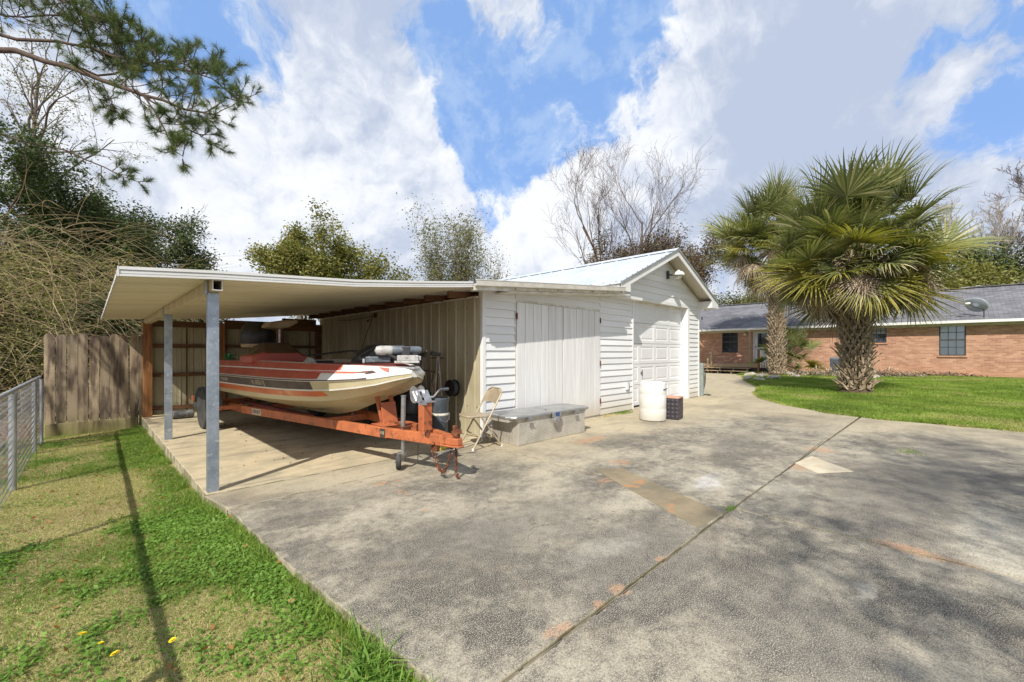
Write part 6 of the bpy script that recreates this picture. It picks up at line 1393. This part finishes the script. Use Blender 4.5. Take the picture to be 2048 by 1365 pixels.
# ================================================================== trees
def branch_tree(seed, height, r0, spread, levels=4, kids=(5, 5, 4, 4), lean=(0, 0), straight=False, upb=.25, trunk_frac=.35, seglen=6, droop=0.0, minr=.006, len_ratio=.62):
    r = np.random.default_rng(seed); segs = []; tips = []
    def grow(p, d, L_, rad, lv):
        N = seglen if lv < 2 else 4; pts = [p.copy()]; rr = [rad]; dd = d.copy()
        for k in range(N):
            dd = dd + r.normal(size=3) * ((.10 if not (straight and lv == 0) else .02) + .05 * lv) + np.array([0, 0, upb * .18 if lv else .0]) - np.array([0, 0, droop * .1 * lv]); dd /= np.linalg.norm(dd); p = p + dd * L_ / N; pts.append(p.copy()); rr.append(max(minr, rad * (1 - .72 * (k + 1) / N)))
        segs.append((np.array(pts), np.array(rr), lv))
        if lv >= levels - 1:
            for q_ in pts[1:]: tips.append((q_, dd.copy()))
            return
        for c in range(kids[lv]):
            f = (trunk_frac + (1 - trunk_frac) * (c + r.uniform(.1, .9)) / kids[lv]) if lv == 0 else r.uniform(.25, 1.0)
            i = min(N - 1, int(f * N)); q_ = pts[i] + (pts[i + 1] - pts[i]) * (f * N - i); ax = pts[i + 1] - pts[i]; ax /= np.linalg.norm(ax)
            a = r.uniform(0, 2 * PI); o = np.cross(ax, [math.cos(a), math.sin(a), .3]); o /= np.linalg.norm(o)
            ang = r.uniform(.45, 1.0) * spread; nd = ax * math.cos(ang) + o * math.sin(ang); nd[2] += upb * .4; nd /= np.linalg.norm(nd)
            grow(q_, nd, L_ * len_ratio * r.uniform(.7, 1.2) * (1.0 if lv else (1.15 - .5 * (f - trunk_frac) / (1 - trunk_frac))), rr[i] * r.uniform(.45, .65), lv + 1)
    d0 = np.array([lean[0], lean[1], 1.0]); d0 /= np.linalg.norm(d0); grow(np.zeros(3), d0, height, r0, 0); return segs, tips
def segs_mesh(name, segs, mat, lv_from=0, lv_to=9, sides=(8, 6, 4, 3, 3)):
    V = []; F = []; base = 0
    for P, rr, lv in segs:
        if not (lv_from <= lv <= lv_to): continue
        n = sides[min(lv, 4)]; K = len(P); d = np.gradient(P, axis=0); d /= (np.linalg.norm(d, axis=1, keepdims=True) + 1e-9)
        ref = np.array([.3, .9, .31]) if abs(d[0][2]) > .8 else np.array([0, 0, 1.]); u = np.cross(d, ref); u /= (np.linalg.norm(u, axis=1, keepdims=True) + 1e-9); v = np.cross(d, u)
        a = 2 * PI * np.arange(n) / n
        ring_ = P[:, None, :] + (u[:, None, :] * np.cos(a)[None, :, None] + v[:, None, :] * np.sin(a)[None, :, None]) * rr[:, None, None]
        V.append(ring_.reshape(-1, 3)); i = base + np.arange(K - 1)[:, None] * n + np.arange(n)[None, :]; j = base + np.arange(K - 1)[:, None] * n + (np.arange(n)[None, :] + 1) % n
        F.append(np.stack([i, j, j + n, i + n], -1).reshape(-1, 4)); base += K * n
    return arr_mesh(name, np.concatenate(V), np.concatenate(F), mat, smooth=True)
def leaves_mesh(name, tips, per, size, mat, seed=0, spread=.25, asp=2.0, flat=.3):
    r = np.random.default_rng(seed); P = np.repeat(np.array([t[0] for t in tips]), per, 0); n = len(P); P = P + r.normal(size=(n, 3)) * spread
    d = r.normal(size=(n, 3)); d[:, 2] *= .6; d /= np.linalg.norm(d, axis=1, keepdims=True); u = r.normal(size=(n, 3)); u = np.cross(d, u); u /= np.linalg.norm(u, axis=1, keepdims=True)
    s = size * r.uniform(.6, 1.3, (n, 1)); L_ = d * s; W_ = u * s / asp
    V = np.stack([P - L_ * .5, P + W_ * .5, P + L_ * .5, P - W_ * .5], 1).reshape(-1, 3); F = np.arange(n * 4).reshape(-1, 4)
    base = np.repeat(r.uniform(0, 1, len(tips)), per); t = np.clip(base * .5 + r.uniform(0, .5, n), 0, 1)
    return arr_mesh(name, V, F, mat, np.repeat(t, 4))
def make_tree(name, label, cat, loc, seed, height, r0, spread, bark, leaf=None, per=10, lsize=.12, lspread=.3, group=None, rz=0.0, leaf2=None, **k):
    segs, tips = branch_tree(seed, height, r0, spread, **k); t = thing(name, label, cat, loc, rz, group)
    link('trunk', segs_mesh('trunk', segs, bark, 0, 1), t)
    link('branches', segs_mesh('branches', segs, bark if not k.get('twig') else k['twig'], 2, 9), t, kind='stuff')
    if leaf: link('crown', leaves_mesh('crown', tips, per, lsize, leaf, seed, lspread), t, kind='stuff')
    return t
def G_(px, D): p = atD(px, 704, D); return (p.x, p.y, -.25)
# --- rounded olive-green trees behind the carport
make_tree('oak_tree', 'rounded olive-green tree rising behind the middle of the carport roof', 'tree', G_(612, 25), 31, 6.9, .22, .95, 'bark', 'leafolive', 13, .17, .24, trunk_frac=.3, kids=(12, 6, 5), levels=4, upb=.3, len_ratio=.43)
make_tree('oak_tree', 'second olive-green crown between the rounded tree and the lower one behind the carport', 'tree', G_(682, 25.5), 35, 6.5, .2, .95, 'bark', 'leafolive', 13, .17, .26, trunk_frac=.3, kids=(12, 6, 5), levels=4, upb=.3, len_ratio=.52)
make_tree('oak_tree', 'lower olive-green tree just right of the rounded one behind the carport', 'tree', G_(740, 26), 37, 5.2, .16, .9, 'bark', 'leafolive', 10, .18, .34, trunk_frac=.3, kids=(8, 5, 5), levels=4, upb=.3, len_ratio=.55)
make_tree('thin_tree', 'thin yellow-green spring tree above the seam of the two roofs, left one', 'tree', G_(845, 27), 42, 6.4, .12, .6, 'bark', 'leafspring', 5, .13, .3, trunk_frac=.2, kids=(11, 6, 5), levels=4, upb=.6, len_ratio=.62)
make_tree('thin_tree', 'yellow-green bushy spring tree above the shed corner', 'tree', G_(915, 28), 43, 6.0, .12, .6, 'bark', 'leafspring', 6, .13, .35, trunk_frac=.2, kids=(11, 6, 5), levels=4, upb=.6, len_ratio=.62)
make_tree('thin_tree', 'nearly bare thin tree behind the garage roof left end', 'tree', G_(980, 29), 44, 6.0, .10, .5, 'bark', 'leafspring', 1, .12, .3, trunk_frac=.15, kids=(12, 6, 5), levels=4, upb=.8, len_ratio=.5)
# --- tall bare trees beyond the garage
make_tree('bare_tree', 'tall leafless forked tree behind the garage ridge, left of the pair', 'tree', G_(1212, 46), 51, 15.5, .26, .62, 'twigbrown', None, group='leafless trees beyond the garage', trunk_frac=.28, kids=(7, 5, 5, 5), levels=5, upb=.5, len_ratio=.58, lean=(-.04, .03), minr=.010)
make_tree('bare_tree', 'tall leafless forked tree behind the garage ridge, right of the pair', 'tree', G_(1262, 46), 57, 16.5, .28, .6, 'twigbrown', None, group='leafless trees beyond the garage', trunk_frac=.28, kids=(7, 5, 5, 5), levels=5, upb=.5, len_ratio=.58, lean=(.05, -.02), minr=.010)
for i, (px, D, h_, sd__, lf, pr, lab) in enumerate([(1215, 48, 11.0, 61, 'leafbrown', 9, 'russet tree with sparse leaves under the left leafless tree'), (1325, 50, 11.5, 62, 'leafbrown', 6, 'reddish-brown bare-looking tree behind the garage peak'), (1395, 52, 11.5, 63, 'leafbrown', 6, 'reddish-brown thin tree between the garage peak and the palms'), (1165, 50, 7.5, 64, 'leafspring', 4, 'low pale twiggy tree at the left foot of the tall leafless trees')]):
    make_tree('russet_tree', lab, 'tree', G_(px, D), sd__, h_, .2, .7, 'twigbrown', lf, pr, .24, .45, trunk_frac=.3, kids=(10, 6, 6), levels=4, upb=.5, len_ratio=.5, minr=.012)
# --- woods behind the house
for i, (px, D, h_, sd__, lf, lab) in enumerate([(1425, 50, 5.8, 71, 'leafolive', 'green bushy tree behind the garage eave above the house roof'), (1500, 48, 6.0, 72, 'leafspring', 'pale green tree behind the slimmer palm crown'), (1600, 46, 6.2, 73, 'leafolive', 'green tree hidden mostly behind the two palm crowns'),
        (1905, 33, 5.6, 74, 'leafspring', 'yellow-green tree just right of the large palm crown'), (1975, 32, 6.0, 75, 'leafolive', 'olive tree above the satellite dish'), (2045, 33, 8.2, 76, 'leafdark', 'dark evergreen tree at the right edge above the roof'), (1700, 44, 6.2, 77, 'leafdark', 'dark green tree behind the large palm crown'), (1800, 40, 5.8, 78, 'leafolive', 'olive tree behind the right side of the large palm crown')]):
    make_tree('backyard_tree', lab, 'tree', G_(px, D), sd__, h_, .2, .95, 'bark', lf, 9, .24, .45, trunk_frac=.12, kids=(11, 6, 6), levels=4, upb=.3, len_ratio=.5, minr=.012)
for i, (px, D, h_, sd__, lab) in enumerate([(1962, 36, 12.0, 81, 'tall pale-barked leafless tree right of the large palm'), (2000, 38, 12.0, 82, 'pale leafless tree leaning at the right edge, second from the palm'), (2060, 34, 11.5, 83, 'dense leafless tree cut by the right edge of the view'), (1925, 42, 10.0, 84, 'slender leafless tree nearest the large palm crown')]):
    make_tree('leafless_tree', lab, 'tree', G_(px, D), sd__, h_, .19, .6, 'barkpale' if i < 2 else 'twigbrown', None, group='leafless trees behind the house', trunk_frac=.35, kids=(9, 6, 5, 5), levels=5, upb=.5, len_ratio=.46, minr=.011)
# --- left side: evergreen mass behind the fence, bare vine thicket in front, tall tree and pine limb
for i, (px, D, h_, sd__, lf, pr, lab) in enumerate([(325, 16, 5.8, 91, 'leafdark', 24, 'dense dark evergreen tree behind the carport roof left end'), (215, 15, 6.2, 92, 'leafdark', 20, 'dark evergreen tree behind the wooden fence'), (90, 15, 6.2, 93, 'leafdark', 16, 'dark evergreen tree behind the vine thicket'), (-60, 13, 5.2, 94, 'leafdark', 14, 'dark evergreen tree at the left edge behind the wire fence'), (268, 12.2, 2.2, 95, 'leafdark', 16, 'low dark evergreen shrub just over the fence top by the carport post'), (30, 10.5, 2.6, 96, 'leafdark', 12, 'low dark shrub beyond the wire fence'), (130, 17, 4.0, 97, 'leafdark', 16, 'shaded dark evergreen deep behind the thicket'),
        (395, 19, 3.6, 98, 'leafdark', 14, 'low dark evergreen showing past the roof corner')]):
    make_tree('evergreen_tree', lab, 'tree', G_(px, D), sd__, h_, .14, 1.0, 'barkpine', lf, int(pr * 1.5), .10, .19, trunk_frac=.06, kids=(13, 6, 5), levels=4, upb=.15, len_ratio=.47)
for i, (px, D, h_, lab) in enumerate([(365, 17, 5.4, 'sparse leafless twigs poking out past the dark evergreen over the carport'),]):
    make_tree('twiggy_tree', lab, 'tree', G_(px, D), 120 + i, h_, .10, .8, 'twigbrown', None, trunk_frac=.2, kids=(9, 6, 5), levels=4, upb=.3, len_ratio=.55)
# vine thicket: arching tan canes
def thicket(label, cx, cy, rx, ry, z0, n, seed, hmax, flow):
    r = np.random.default_rng(seed); V = []; F = []; base = 0
    t = thing('vine_thicket', label, 'bush', (cx, cy, z0))
    for k in range(n):
        x = r.uniform(-rx, rx); y = r.uniform(-ry, ry); p = np.array([x, y, r.uniform(.1, 1) * hmax * (1 - .3 * abs(x) / rx)]) if r.uniform() < .75 else np.array([x, y, 0.])
        a = r.normal() * .9 + flow; d = np.array([math.cos(a), math.sin(a), r.uniform(-.2, 1.1)]); d /= np.linalg.norm(d); L_ = r.uniform(.8, 3.6); N = 9; P = [p]; curl = r.normal(size=3) * .10; curl[2] = -r.uniform(.03, .26)
        for q_ in range(N): d = d + curl + r.normal(size=3) * .05; d /= np.linalg.norm(d); p = p + d * L_ / N; P.append(p)
        P = np.array(P); rad = r.uniform(.003, .008) * np.linspace(1, .35, N + 1); P[:, 2] = np.maximum(P[:, 2], .02)
        dd = np.gradient(P, axis=0); dd /= np.linalg.norm(dd, axis=1, keepdims=True); u = np.cross(dd, [0.1, .2, 1.]); u /= (np.linalg.norm(u, axis=1, keepdims=True) + 1e-9); v = np.cross(dd, u)
        aa = 2 * PI * np.arange(3) / 3; rg_ = P[:, None] + (u[:, None] * np.cos(aa)[None, :, None] + v[:, None] * np.sin(aa)[None, :, None]) * rad[:, None, None]
        V.append(rg_.reshape(-1, 3)); i = base + np.arange(N)[:, None] * 3 + np.arange(3); j = base + np.arange(N)[:, None] * 3 + (np.arange(3) + 1) % 3; F.append(np.stack([i, j, j + 3, i + 3], -1).reshape(-1, 4)); base += 3 * (N + 1)
    link('canes', arr_mesh('canes', np.concatenate(V), np.concatenate(F), 'twigtan'), t, kind='stuff')
    tips = [(np.array([r.uniform(-rx, rx), r.uniform(-ry, ry), r.uniform(.1, .8) * hmax]), None) for _ in range(int(n * 1.9))]
    link('leaves', leaves_mesh('leaves', tips, 5, .07, 'leafolive', seed, .10), t, kind='stuff')
a = G_(120, 11.5); thicket('mass of arching tan bare canes above the left end of the wooden fence', a[0], a[1], 2.0, 1.5, -.2, 850, 5, 5.2, R(-30))
a = G_(-40, 9.5); thicket('tangle of bare tan canes beyond the chain-link fence at the left edge', a[0], a[1], 1.4, 1.5, -.2, 650, 6, 4.8, R(-30))
a = G_(255, 13.2); thicket('thinner spray of bare canes behind the carport roof corner', a[0], a[1], 1.5, 1.0, -.2, 420, 7, 4.4, R(-45))
# tall bare tree with some vines
make_tree('tall_tree', 'tall grey-trunked tree with bare side branches and scattered leaves at upper left', 'tree', G_(68, 16), 131, 12.5, .16, .95, 'bark', 'leafolive', 1, .09, .12, trunk_frac=.28, kids=(26, 6, 5), levels=4, upb=.05, len_ratio=.33, seglen=10, straight=True)
# pine with the long limb reaching into the picture
def pine():
    base = G_(-330, 11.5); t = thing('pine_tree', 'long needled pine whose limb sweeps in from the upper left', 'tree', base)
    b0 = Vector(base); segs = []; tips = []
    r = np.random.default_rng(77)
    segs.append((np.array([(0, 0, 0), (.05, .1, 3), (0, .15, 6), (-.05, .1, 9.5), (0, 0, 13)]), np.array([.22, .20, .17, .13, .07]), 0))
    def W_(px, py, D): return np.array(atD(px, py, D) - b0)
    def limb(P, r0, lv, twigs, tl, needle_from=.25, side=1.0):
        P = np.array(P); K = 14; tt = np.linspace(0, len(P) - 1, K); Q = np.stack([np.interp(tt, np.arange(len(P)), P[:, c]) for c in range(3)], 1); Q[1:-1] += r.normal(size=(K - 2, 3)) * .025
        segs.append((Q, np.linspace(r0, r0 * .18, K), lv))
        for k in range(twigs):
            f = needle_from + (1 - needle_from) * (k + r.uniform()) / twigs; i = min(K - 2, int(f * (K - 1))); p = Q[i] + (Q[i + 1] - Q[i]) * r.uniform(); ax = Q[i + 1] - Q[i]; ax /= np.linalg.norm(ax)
            o = r.normal(size=3); o -= ax * o.dot(ax); o /= np.linalg.norm(o); o[2] += .28; d = ax * r.uniform(.4, 1.0) + o * side; d /= np.linalg.norm(d); L_ = tl * r.uniform(.5, 1.2) * (1.1 - .4 * f); N = 5; T_ = [p]
            for q_ in range(N): d = d + r.normal(size=3) * .10 + np.array([0, 0, .06]); d /= np.linalg.norm(d); p = p + d * L_ / N; T_.append(p)
            segs.append((np.array(T_), np.linspace(.012, .005, N + 1), 2)); tips.append((T_[-1], d)); 
            for c in range(3):
                p2 = np.array(T_[2 + c % 3]); d2 = d + r.normal(size=3) * .7; d2 /= np.linalg.norm(d2); e = p2 + d2 * L_ * .38 + np.array([0, 0, .03]); segs.append((np.array([p2, (p2 + e) / 2, e]), np.array([.007, .005, .004]), 3)); tips.append((e, d2))
    limb([W_(-330, 60, 11.5), W_(-100, 85, 10.6), W_(20, 103, 10.2), W_(120, 125, 9.9), W_(230, 165, 9.6), W_(300, 195, 9.4), W_(370, 218, 9.3), W_(440, 232, 9.3)], .085, 1, 46, .85, .42)
    limb([W_(-100, 40, 10.6), W_(40, 82, 10.2), W_(120, 80, 10.0), W_(200, 105, 9.9), W_(300, 130, 9.7), W_(420, 150, 9.6), W_(490, 215, 9.4)], .045, 1, 60, .75, .34)
    limb([W_(-60, -60, 10.4), W_(60, -20, 10.0), W_(160, 20, 9.8), W_(240, 60, 9.6), W_(290, 100, 9.6)], .04, 1, 60, .7, .1)
    limb([W_(-250, -20, 11), W_(-100, 10, 10.6), W_(20, 35, 10.4), W_(120, 30, 10.3), W_(210, 60, 10.2), W_(260, 110, 10.1)], .03, 1, 50, .7, .3)
    limb([W_(285, 190, 9.4), W_(320, 240, 9.3), W_(345, 290, 9.2), W_(365, 320, 9.2)], .022, 1, 16, .5, .35)
    limb([W_(290, 192, 9.4), W_(340, 235, 9.5), W_(385, 262, 9.5), W_(425, 290, 9.4)], .02, 1, 16, .45, .3)
    limb([W_(120, 125, 9.9), W_(200, 150, 10.1), W_(300, 130, 10.3), W_(380, 120, 10.3), W_(450, 150, 10.2)], .03, 1, 44, .6, .3)
    limb([W_(-100, 200, 10.8), W_(0, 270, 10.8), W_(120, 300, 10.9), W_(230, 345, 11.0), W_(280, 365, 11.0)], .035, 1, 26, .45, .05)
    limb([W_(230, 165, 9.6), W_(220, 215, 9.7), W_(240, 240, 9.8)], .012, 1, 8, .3, .3)
    link('trunk', segs_mesh('trunk', segs, 'barkpine', 0, 0), t); link('limbs', segs_mesh('limbs', segs, 'barkpine', 1, 9, (8, 8, 5, 4, 4)), t, kind='stuff')
    # needle tufts
    n = 62; P = np.repeat(np.array([q_[0] for q_ in tips]), n, 0); D_ = np.repeat(np.array([q_[1] for q_ in tips]), n, 0); m_ = len(P); d = D_ * r.uniform(.3, 1.3, (m_, 1)) + r.normal(size=(m_, 3)) * .62 + np.array([0, 0, .12]); d /= np.linalg.norm(d, axis=1, keepdims=True)
    L_ = r.uniform(.13, .22, (m_, 1)); P = P - D_ * r.uniform(0, .12, (m_, 1)); u = np.cross(d, r.normal(size=(m_, 3))); u /= np.linalg.norm(u, axis=1, keepdims=True); w = .0028
    V = np.stack([P - u * w, P + u * w, P + d * L_ - np.array([0, 0, .015])], 1).reshape(-1, 3); tint = np.repeat(np.clip(np.repeat(r.uniform(0, .8, len(tips)), n) + r.normal(size=m_) * .12, 0, 1), 3)
    link('needles', arr_mesh('needles', V, np.arange(m_ * 3).reshape(-1, 3), 'needle', tint), t, kind='stuff')
pine()
make_tree('unseen_tree', 'sparse leafless yard tree outside the frame whose twigs shade the wooden fence', 'tree', (-4.3, 8.3, -.2), 201, 6.0, .12, .8, 'twigbrown', None, trunk_frac=.2, kids=(12, 6, 6), levels=4, upb=.3, len_ratio=.5)
make_tree('unseen_tree', 'tall sparse tree added behind the viewer to dapple the driveway', 'tree', (-5.2, -4.2, -.2), 203, 10.5, .16, .8, 'bark', 'leafolive', 5, .13, .3, trunk_frac=.35, kids=(10, 6, 6), levels=4, upb=.3, len_ratio=.45)  # unseen tree, added so that its crown mottles the concrete with shade
# ================================================================== grass, clover, straw
def blades(name, xy, z, h, w, lean, mat, seed, label, tint=None, parent=None, cat='grass'):
    r = np.random.default_rng(seed); n = len(xy); hh = h * r.uniform(.5, 1.4, n); a = r.uniform(0, 2 * PI, n); b = r.uniform(0, 2 * PI, n); ww = w * r.uniform(.6, 1.4, n)
    P = np.column_stack([xy, z]); side = np.column_stack([np.cos(a), np.sin(a), np.zeros(n)]) * ww[:, None] / 2; ln = np.column_stack([np.cos(b), np.sin(b), np.zeros(n)]) * (hh * lean * r.uniform(.3, 1.6, n))[:, None]
    up = np.column_stack([np.zeros(n), np.zeros(n), hh]); M1 = P + up * .55 + ln * .30; T_ = P + up * (1 - .2 * lean) + ln
    V = np.stack([P - side, P + side, M1 + side * .8, M1 - side * .8, T_], 1).reshape(-1, 3); i = np.arange(n)[:, None] * 5
    F4 = i + np.array([0, 1, 2, 3]); F3 = i + np.array([3, 2, 4]); t = r.uniform(0, .8, n) if tint is None else np.clip(tint + r.normal(size=n) * .15, 0, 1)
    return link(name, arr_mesh(name, V, [F4, F3], mat, np.repeat(t, 5)), None, None, None, label, cat, None, 'stuff')
r = np.random.default_rng(5)
def scatter(x0, x1, y0, y1, dens): n = int((x1 - x0) * (y1 - y0) * dens); return r.uniform(x0, x1, n), r.uniform(y0, y1, n)
def edge_x(y): return np.where(y > 4.6, .715, np.interp(y, [-9, 1.2, 2.6, 4.1, 4.6], [1.06, .955, .855, .795, .72]))
def green(x, y): return vnoise(x, y, 1.1, 1) * .5 + vnoise(x, y, 2.9, 2) * .35 + vnoise(x, y, 7, 4) * .15
def left_pts(dens_near, dens_far):
    xa, ya = scatter(-1.7, 1.0, .8, 4.6, dens_near); xb, yb = scatter(-.95, .75, 4.6, 10.9, dens_far); xc, yc = scatter(-2.6, -.9, 3.5, 10.9, dens_far * .2)
    x = np.concatenate([xa, xb, xc]); y = np.concatenate([ya, yb, yc]); k = x < edge_x(y) - .004 + r.normal(size=len(x)) * .012; return x[k], y[k]
# near the slab and in the foreground the sward is green; towards the fences it is dry
def greenness(x, y):
    e = edge_x(y) - x; return green(x, y) + .30 * np.exp(-(e / .38) ** 2) - .10 * np.clip((y - 4.5) / 3, 0, 1) * (e > .35) - .12 * np.exp(-((y - 1.75) / .55) ** 2) * (x > .1)
x, y = left_pts(34000, 13000); gq = greenness(x, y); k = r.uniform(size=len(x)) < np.clip((gq - .34 - .07 * (x < .15)) * 3.2, .13, 1); x1, y1 = x[k], y[k]
blades('grass', np.column_stack([x1, y1]), gz(x1, y1) - .004, .034, .0034, .9, 'grassgreen', 1, 'patchy fresh green grass between the wire fence and the concrete slab', tint=np.clip(1.1 - gq[k], .1, .9) * .8)
x, y = left_pts(21000, 13000); gq = greenness(x, y); k = r.uniform(size=len(x)) < np.clip((.72 - gq) * 3, .15, 1); x2, y2 = x[k], y[k]
blades('dry_grass', np.column_stack([x2, y2]), gz(x2, y2) - .002, .017, .0030, 2.6, 'straw', 2, 'flattened dry straw-coloured grass left of the concrete slab')
# clover: three round leaflets on short stalks
def clover(x, y, seed, size=.0048):
    rr = np.random.default_rng(seed); n = len(x); z = gz(x, y) + rr.uniform(.004, .032, n) ; a0 = rr.uniform(0, 2 * PI, n); V = []; tl = rr.normal(size=(n, 2)) * .35; s = size * rr.uniform(.6, 1.35, n)
    t = np.clip(rr.uniform(0, .75, n) + .25 * vnoise(x, y, 3, 9), 0, 1)
    for L3 in range(3):
        a = a0 + L3 * 2 * PI / 3; cx, cy = x + np.cos(a) * s * .95, y + np.sin(a) * s * .95
        for q_ in range(6):
            b = a + q_ * PI / 3; dx, dy = np.cos(b) * s, np.sin(b) * s; V.append(np.column_stack([cx + dx, cy + dy, z + (cx + dx - x) * tl[:, 0] + (cy + dy - y) * tl[:, 1]]))
    V = np.stack(V, 1).reshape(-1, 3); F = np.arange(n * 18).reshape(-1, 6); link('clover', arr_mesh('clover', V, F, 'clover', np.repeat(t, 18)), None, None, None, 'mats of small clover leaves in the left lawn and along the slab edge', 'clover', None, 'stuff')
x, y = left_pts(30000, 4200); gq = greenness(x, y) * .5 + .32 * vnoise(x, y, 2.2, 21) + .18 * vnoise(x, y, 11, 22) + .12 * np.exp(-((edge_x(y) - x) / .3) ** 2); k = r.uniform(size=len(x)) < np.clip((gq - .49) * 2.2, .01, .42); clover(x[k], y[k], 3)
# taller tufts leaning against the slab edge
n = 9000; y = r.uniform(.9, 10.8, n); e = np.abs(r.normal(size=n)) * .05; x = edge_x(y) - .006 - e; k = vnoise(x * 0, y, 2.5, 31) > .32; x, y = x[k], y[k]
blades('grass', np.column_stack([x, y]), gz(x, y) - .004, .075, .0042, .6, 'grassgreen', 7, 'longer green grass tufts against the edge of the concrete slab')
# coarse weeds in the corner at the slab
n = 420; c = at(790, 1320, -.05); x = c.x - .06 + r.normal(size=n) * .10; y = c.y + r.normal(size=n) * .14; k = x < edge_x(y) - .01; x, y = x[k], y[k]
blades('broadleaf_weed', np.column_stack([x, y]), gz(x, y), .10, .010, 1.1, 'clover', 9, 'coarse long-bladed weeds beside the near slab edge', cat='weed')
# dry leaves
n = 900; x = r.uniform(-1.2, .95, n); y = r.uniform(1.0, 10.5, n); k = x < edge_x(y); x, y = x[k], y[k]
tips = [(np.array([a, b, float(gz(a, b)) + .025]), None) for a, b in zip(x, y)]
link('dry_leaves', leaves_mesh('dry_leaves', tips[:330], 1, .035, 'litter', 3, .004, 1.8), None, None, None, 'scattered dry orange-brown leaves on the left lawn', 'leaves', None, 'stuff')
n = 5200; x = r.uniform(-4.5, -.66, n); y = r.uniform(3.5, 13, n); tips = [(np.array([a, b, float(gz(a, b)) + .02]), None) for a, b in zip(x, y)]
link('leaf_litter', leaves_mesh('leaf_litter', tips, 1, .055, 'litter', 4, .01, 1.6), None, None, None, 'brown leaf litter beyond the chain-link fence', 'leaves', None, 'stuff')
n = 260; x = r.uniform(1.0, 4.0, n); y = r.uniform(5.0, 10.8, n); tips = [(np.array([a, b, .010]), None) for a, b in zip(x, y)]
link('leaf_crumbs', leaves_mesh('leaf_crumbs', tips, 1, .03, 'litter', 6, .003, 1.7), None, None, None, 'small brown leaf fragments on the carport floor', 'leaves', None, 'stuff')
# weeds in joints
def tuft(px, py, n, s, label, h=.03, mat='clover'):
    c = at(px, py); x = c.x + r.normal(size=n) * s; y = c.y + r.normal(size=n) * s * .5; blades('joint_weed', np.column_stack([x, y]), np.zeros(n) - .012, h, .004, 1.0, mat, px, label, cat='weed')
tuft(1462, 1018, 160, .035, 'small green weed at the crossing of the two driveway joints'); tuft(1820, 905, 260, .12, 'low grassy weeds in the far driveway joint', .04, 'grassgreen'); tuft(1245, 826, 900, .17, 'patch of grass and weeds at the foot of the garage door by the barrel', .05, 'grassgreen')
tuft(1215, 832, 700, .16, 'thin yellowish grass along the base of the shed wall', .035, 'straw'); tuft(600, 935, 120, .10, 'tiny weeds in the joint before the carport slab', .02)
# ------------------------------------------------------------------ right-hand lawn
x, y = scatter(10.4, 29, -5.0, 7.8, 1500); x2, y2 = scatter(10.4, 15.5, -2.5, 4.4, 4200); x = np.concatenate([x, x2]); y = np.concatenate([y, y2]); k = pip(x, y, lawn_poly); x, y = x[k], y[k]
gq = vnoise(x, y, .8, 5) * .5 + vnoise(x, y, 2.2, 6) * .5; dd_ = np.hypot(x - 12, 0)
blades('grass', np.column_stack([x, y]), lawnz(x, y) - .004, .055, .010, .7, 'grassfar', 12, 'bright green mown lawn between the driveway and the brick house', tint=np.clip(gq * 1.5 - .25, .02, .98))
# grass creeping raggedly over the lawn edge
ex, ey = [], []
for (x0, y0), (x1, y1) in zip(lawn_edge[:-1], lawn_edge[1:]):
    n = int(math.hypot(x1 - x0, y1 - y0) * 900); f = r.uniform(size=n); ex.append(x0 + (x1 - x0) * f); ey.append(y0 + (y1 - y0) * f)
ex, ey = np.concatenate(ex), np.concatenate(ey); j = vnoise(ex, ey, 3.1, 41); off = r.normal(size=len(ex)) * .05 - (j - .45) * .16; k = ey > -3
blades('grass', np.column_stack([ex + off * .75, ey - off * .65])[k], np.zeros(k.sum()) + .0, .045, .009, 1.0, 'grassfar', 15, 'ragged fringe of grass creeping over the driveway edge', tint=np.clip(j[k] + .15, .1, .95))
c_ = at(1722, 800, .03); n = 1800; x = c_.x - .3 + r.normal(size=n) * .8; y = c_.y + r.normal(size=n) * .5
blades('dry_grass', np.column_stack([x, y]), lawnz(x, y), .035, .008, 1.6, 'straw', 16, 'dry worn grass around the foot of the large palm')
# ------------------------------------------------------------------ dandelions
for i, (px, py) in enumerate([(165, 1267), (202, 1285), (230, 1306), (345, 1279)]):
    p = at(px, py, .0); zb = float(gz(p.x, p.y)); lab = ['largest yellow dandelion, farthest left in the grass', 'small yellow dandelion, second from the left', 'yellow dandelion nearest the bottom of the picture', 'yellow dandelion standing apart at the right of the group'][i]
    d = thing('dandelion', lab, 'flower', (p.x, p.y, zb), random.uniform(0, 6), 'dandelions in the left lawn'); hz_ = -zb
    mb = MB(); mb.tube([(.01, .005, 0), (.004, .004, hz_ * .5), (0, 0, hz_ - .004)], .0018, 6); lpart(mb, 'stem', 'stemgreen', d, smooth=True)
    V = []; F = []; T = []; rr = np.random.default_rng(i); s = [.019, .013, .018, .015][i]
    for ring_ in range(4):
        for k in range(20):
            a = 2 * PI * (k + .5 * ring_) / 20; L_ = s * (1 - .2 * ring_); up_ = .15 + .35 * ring_; dr = np.array([math.cos(a), math.sin(a), up_]); dr /= np.linalg.norm(dr); sd_2 = np.array([-math.sin(a), math.cos(a), 0]) * .0016; b = len(V)
            V += [-sd_2 * .6, sd_2 * .6, dr * L_ + sd_2, dr * L_ - sd_2]; F.append((b, b + 1, b + 2, b + 3))
    me = arr_mesh('flower_head', np.array(V), np.array(F), 'dandelion'); link('flower_head', me, d, (0, 0, hz_ - .004), (R(14), R(-10), 0))
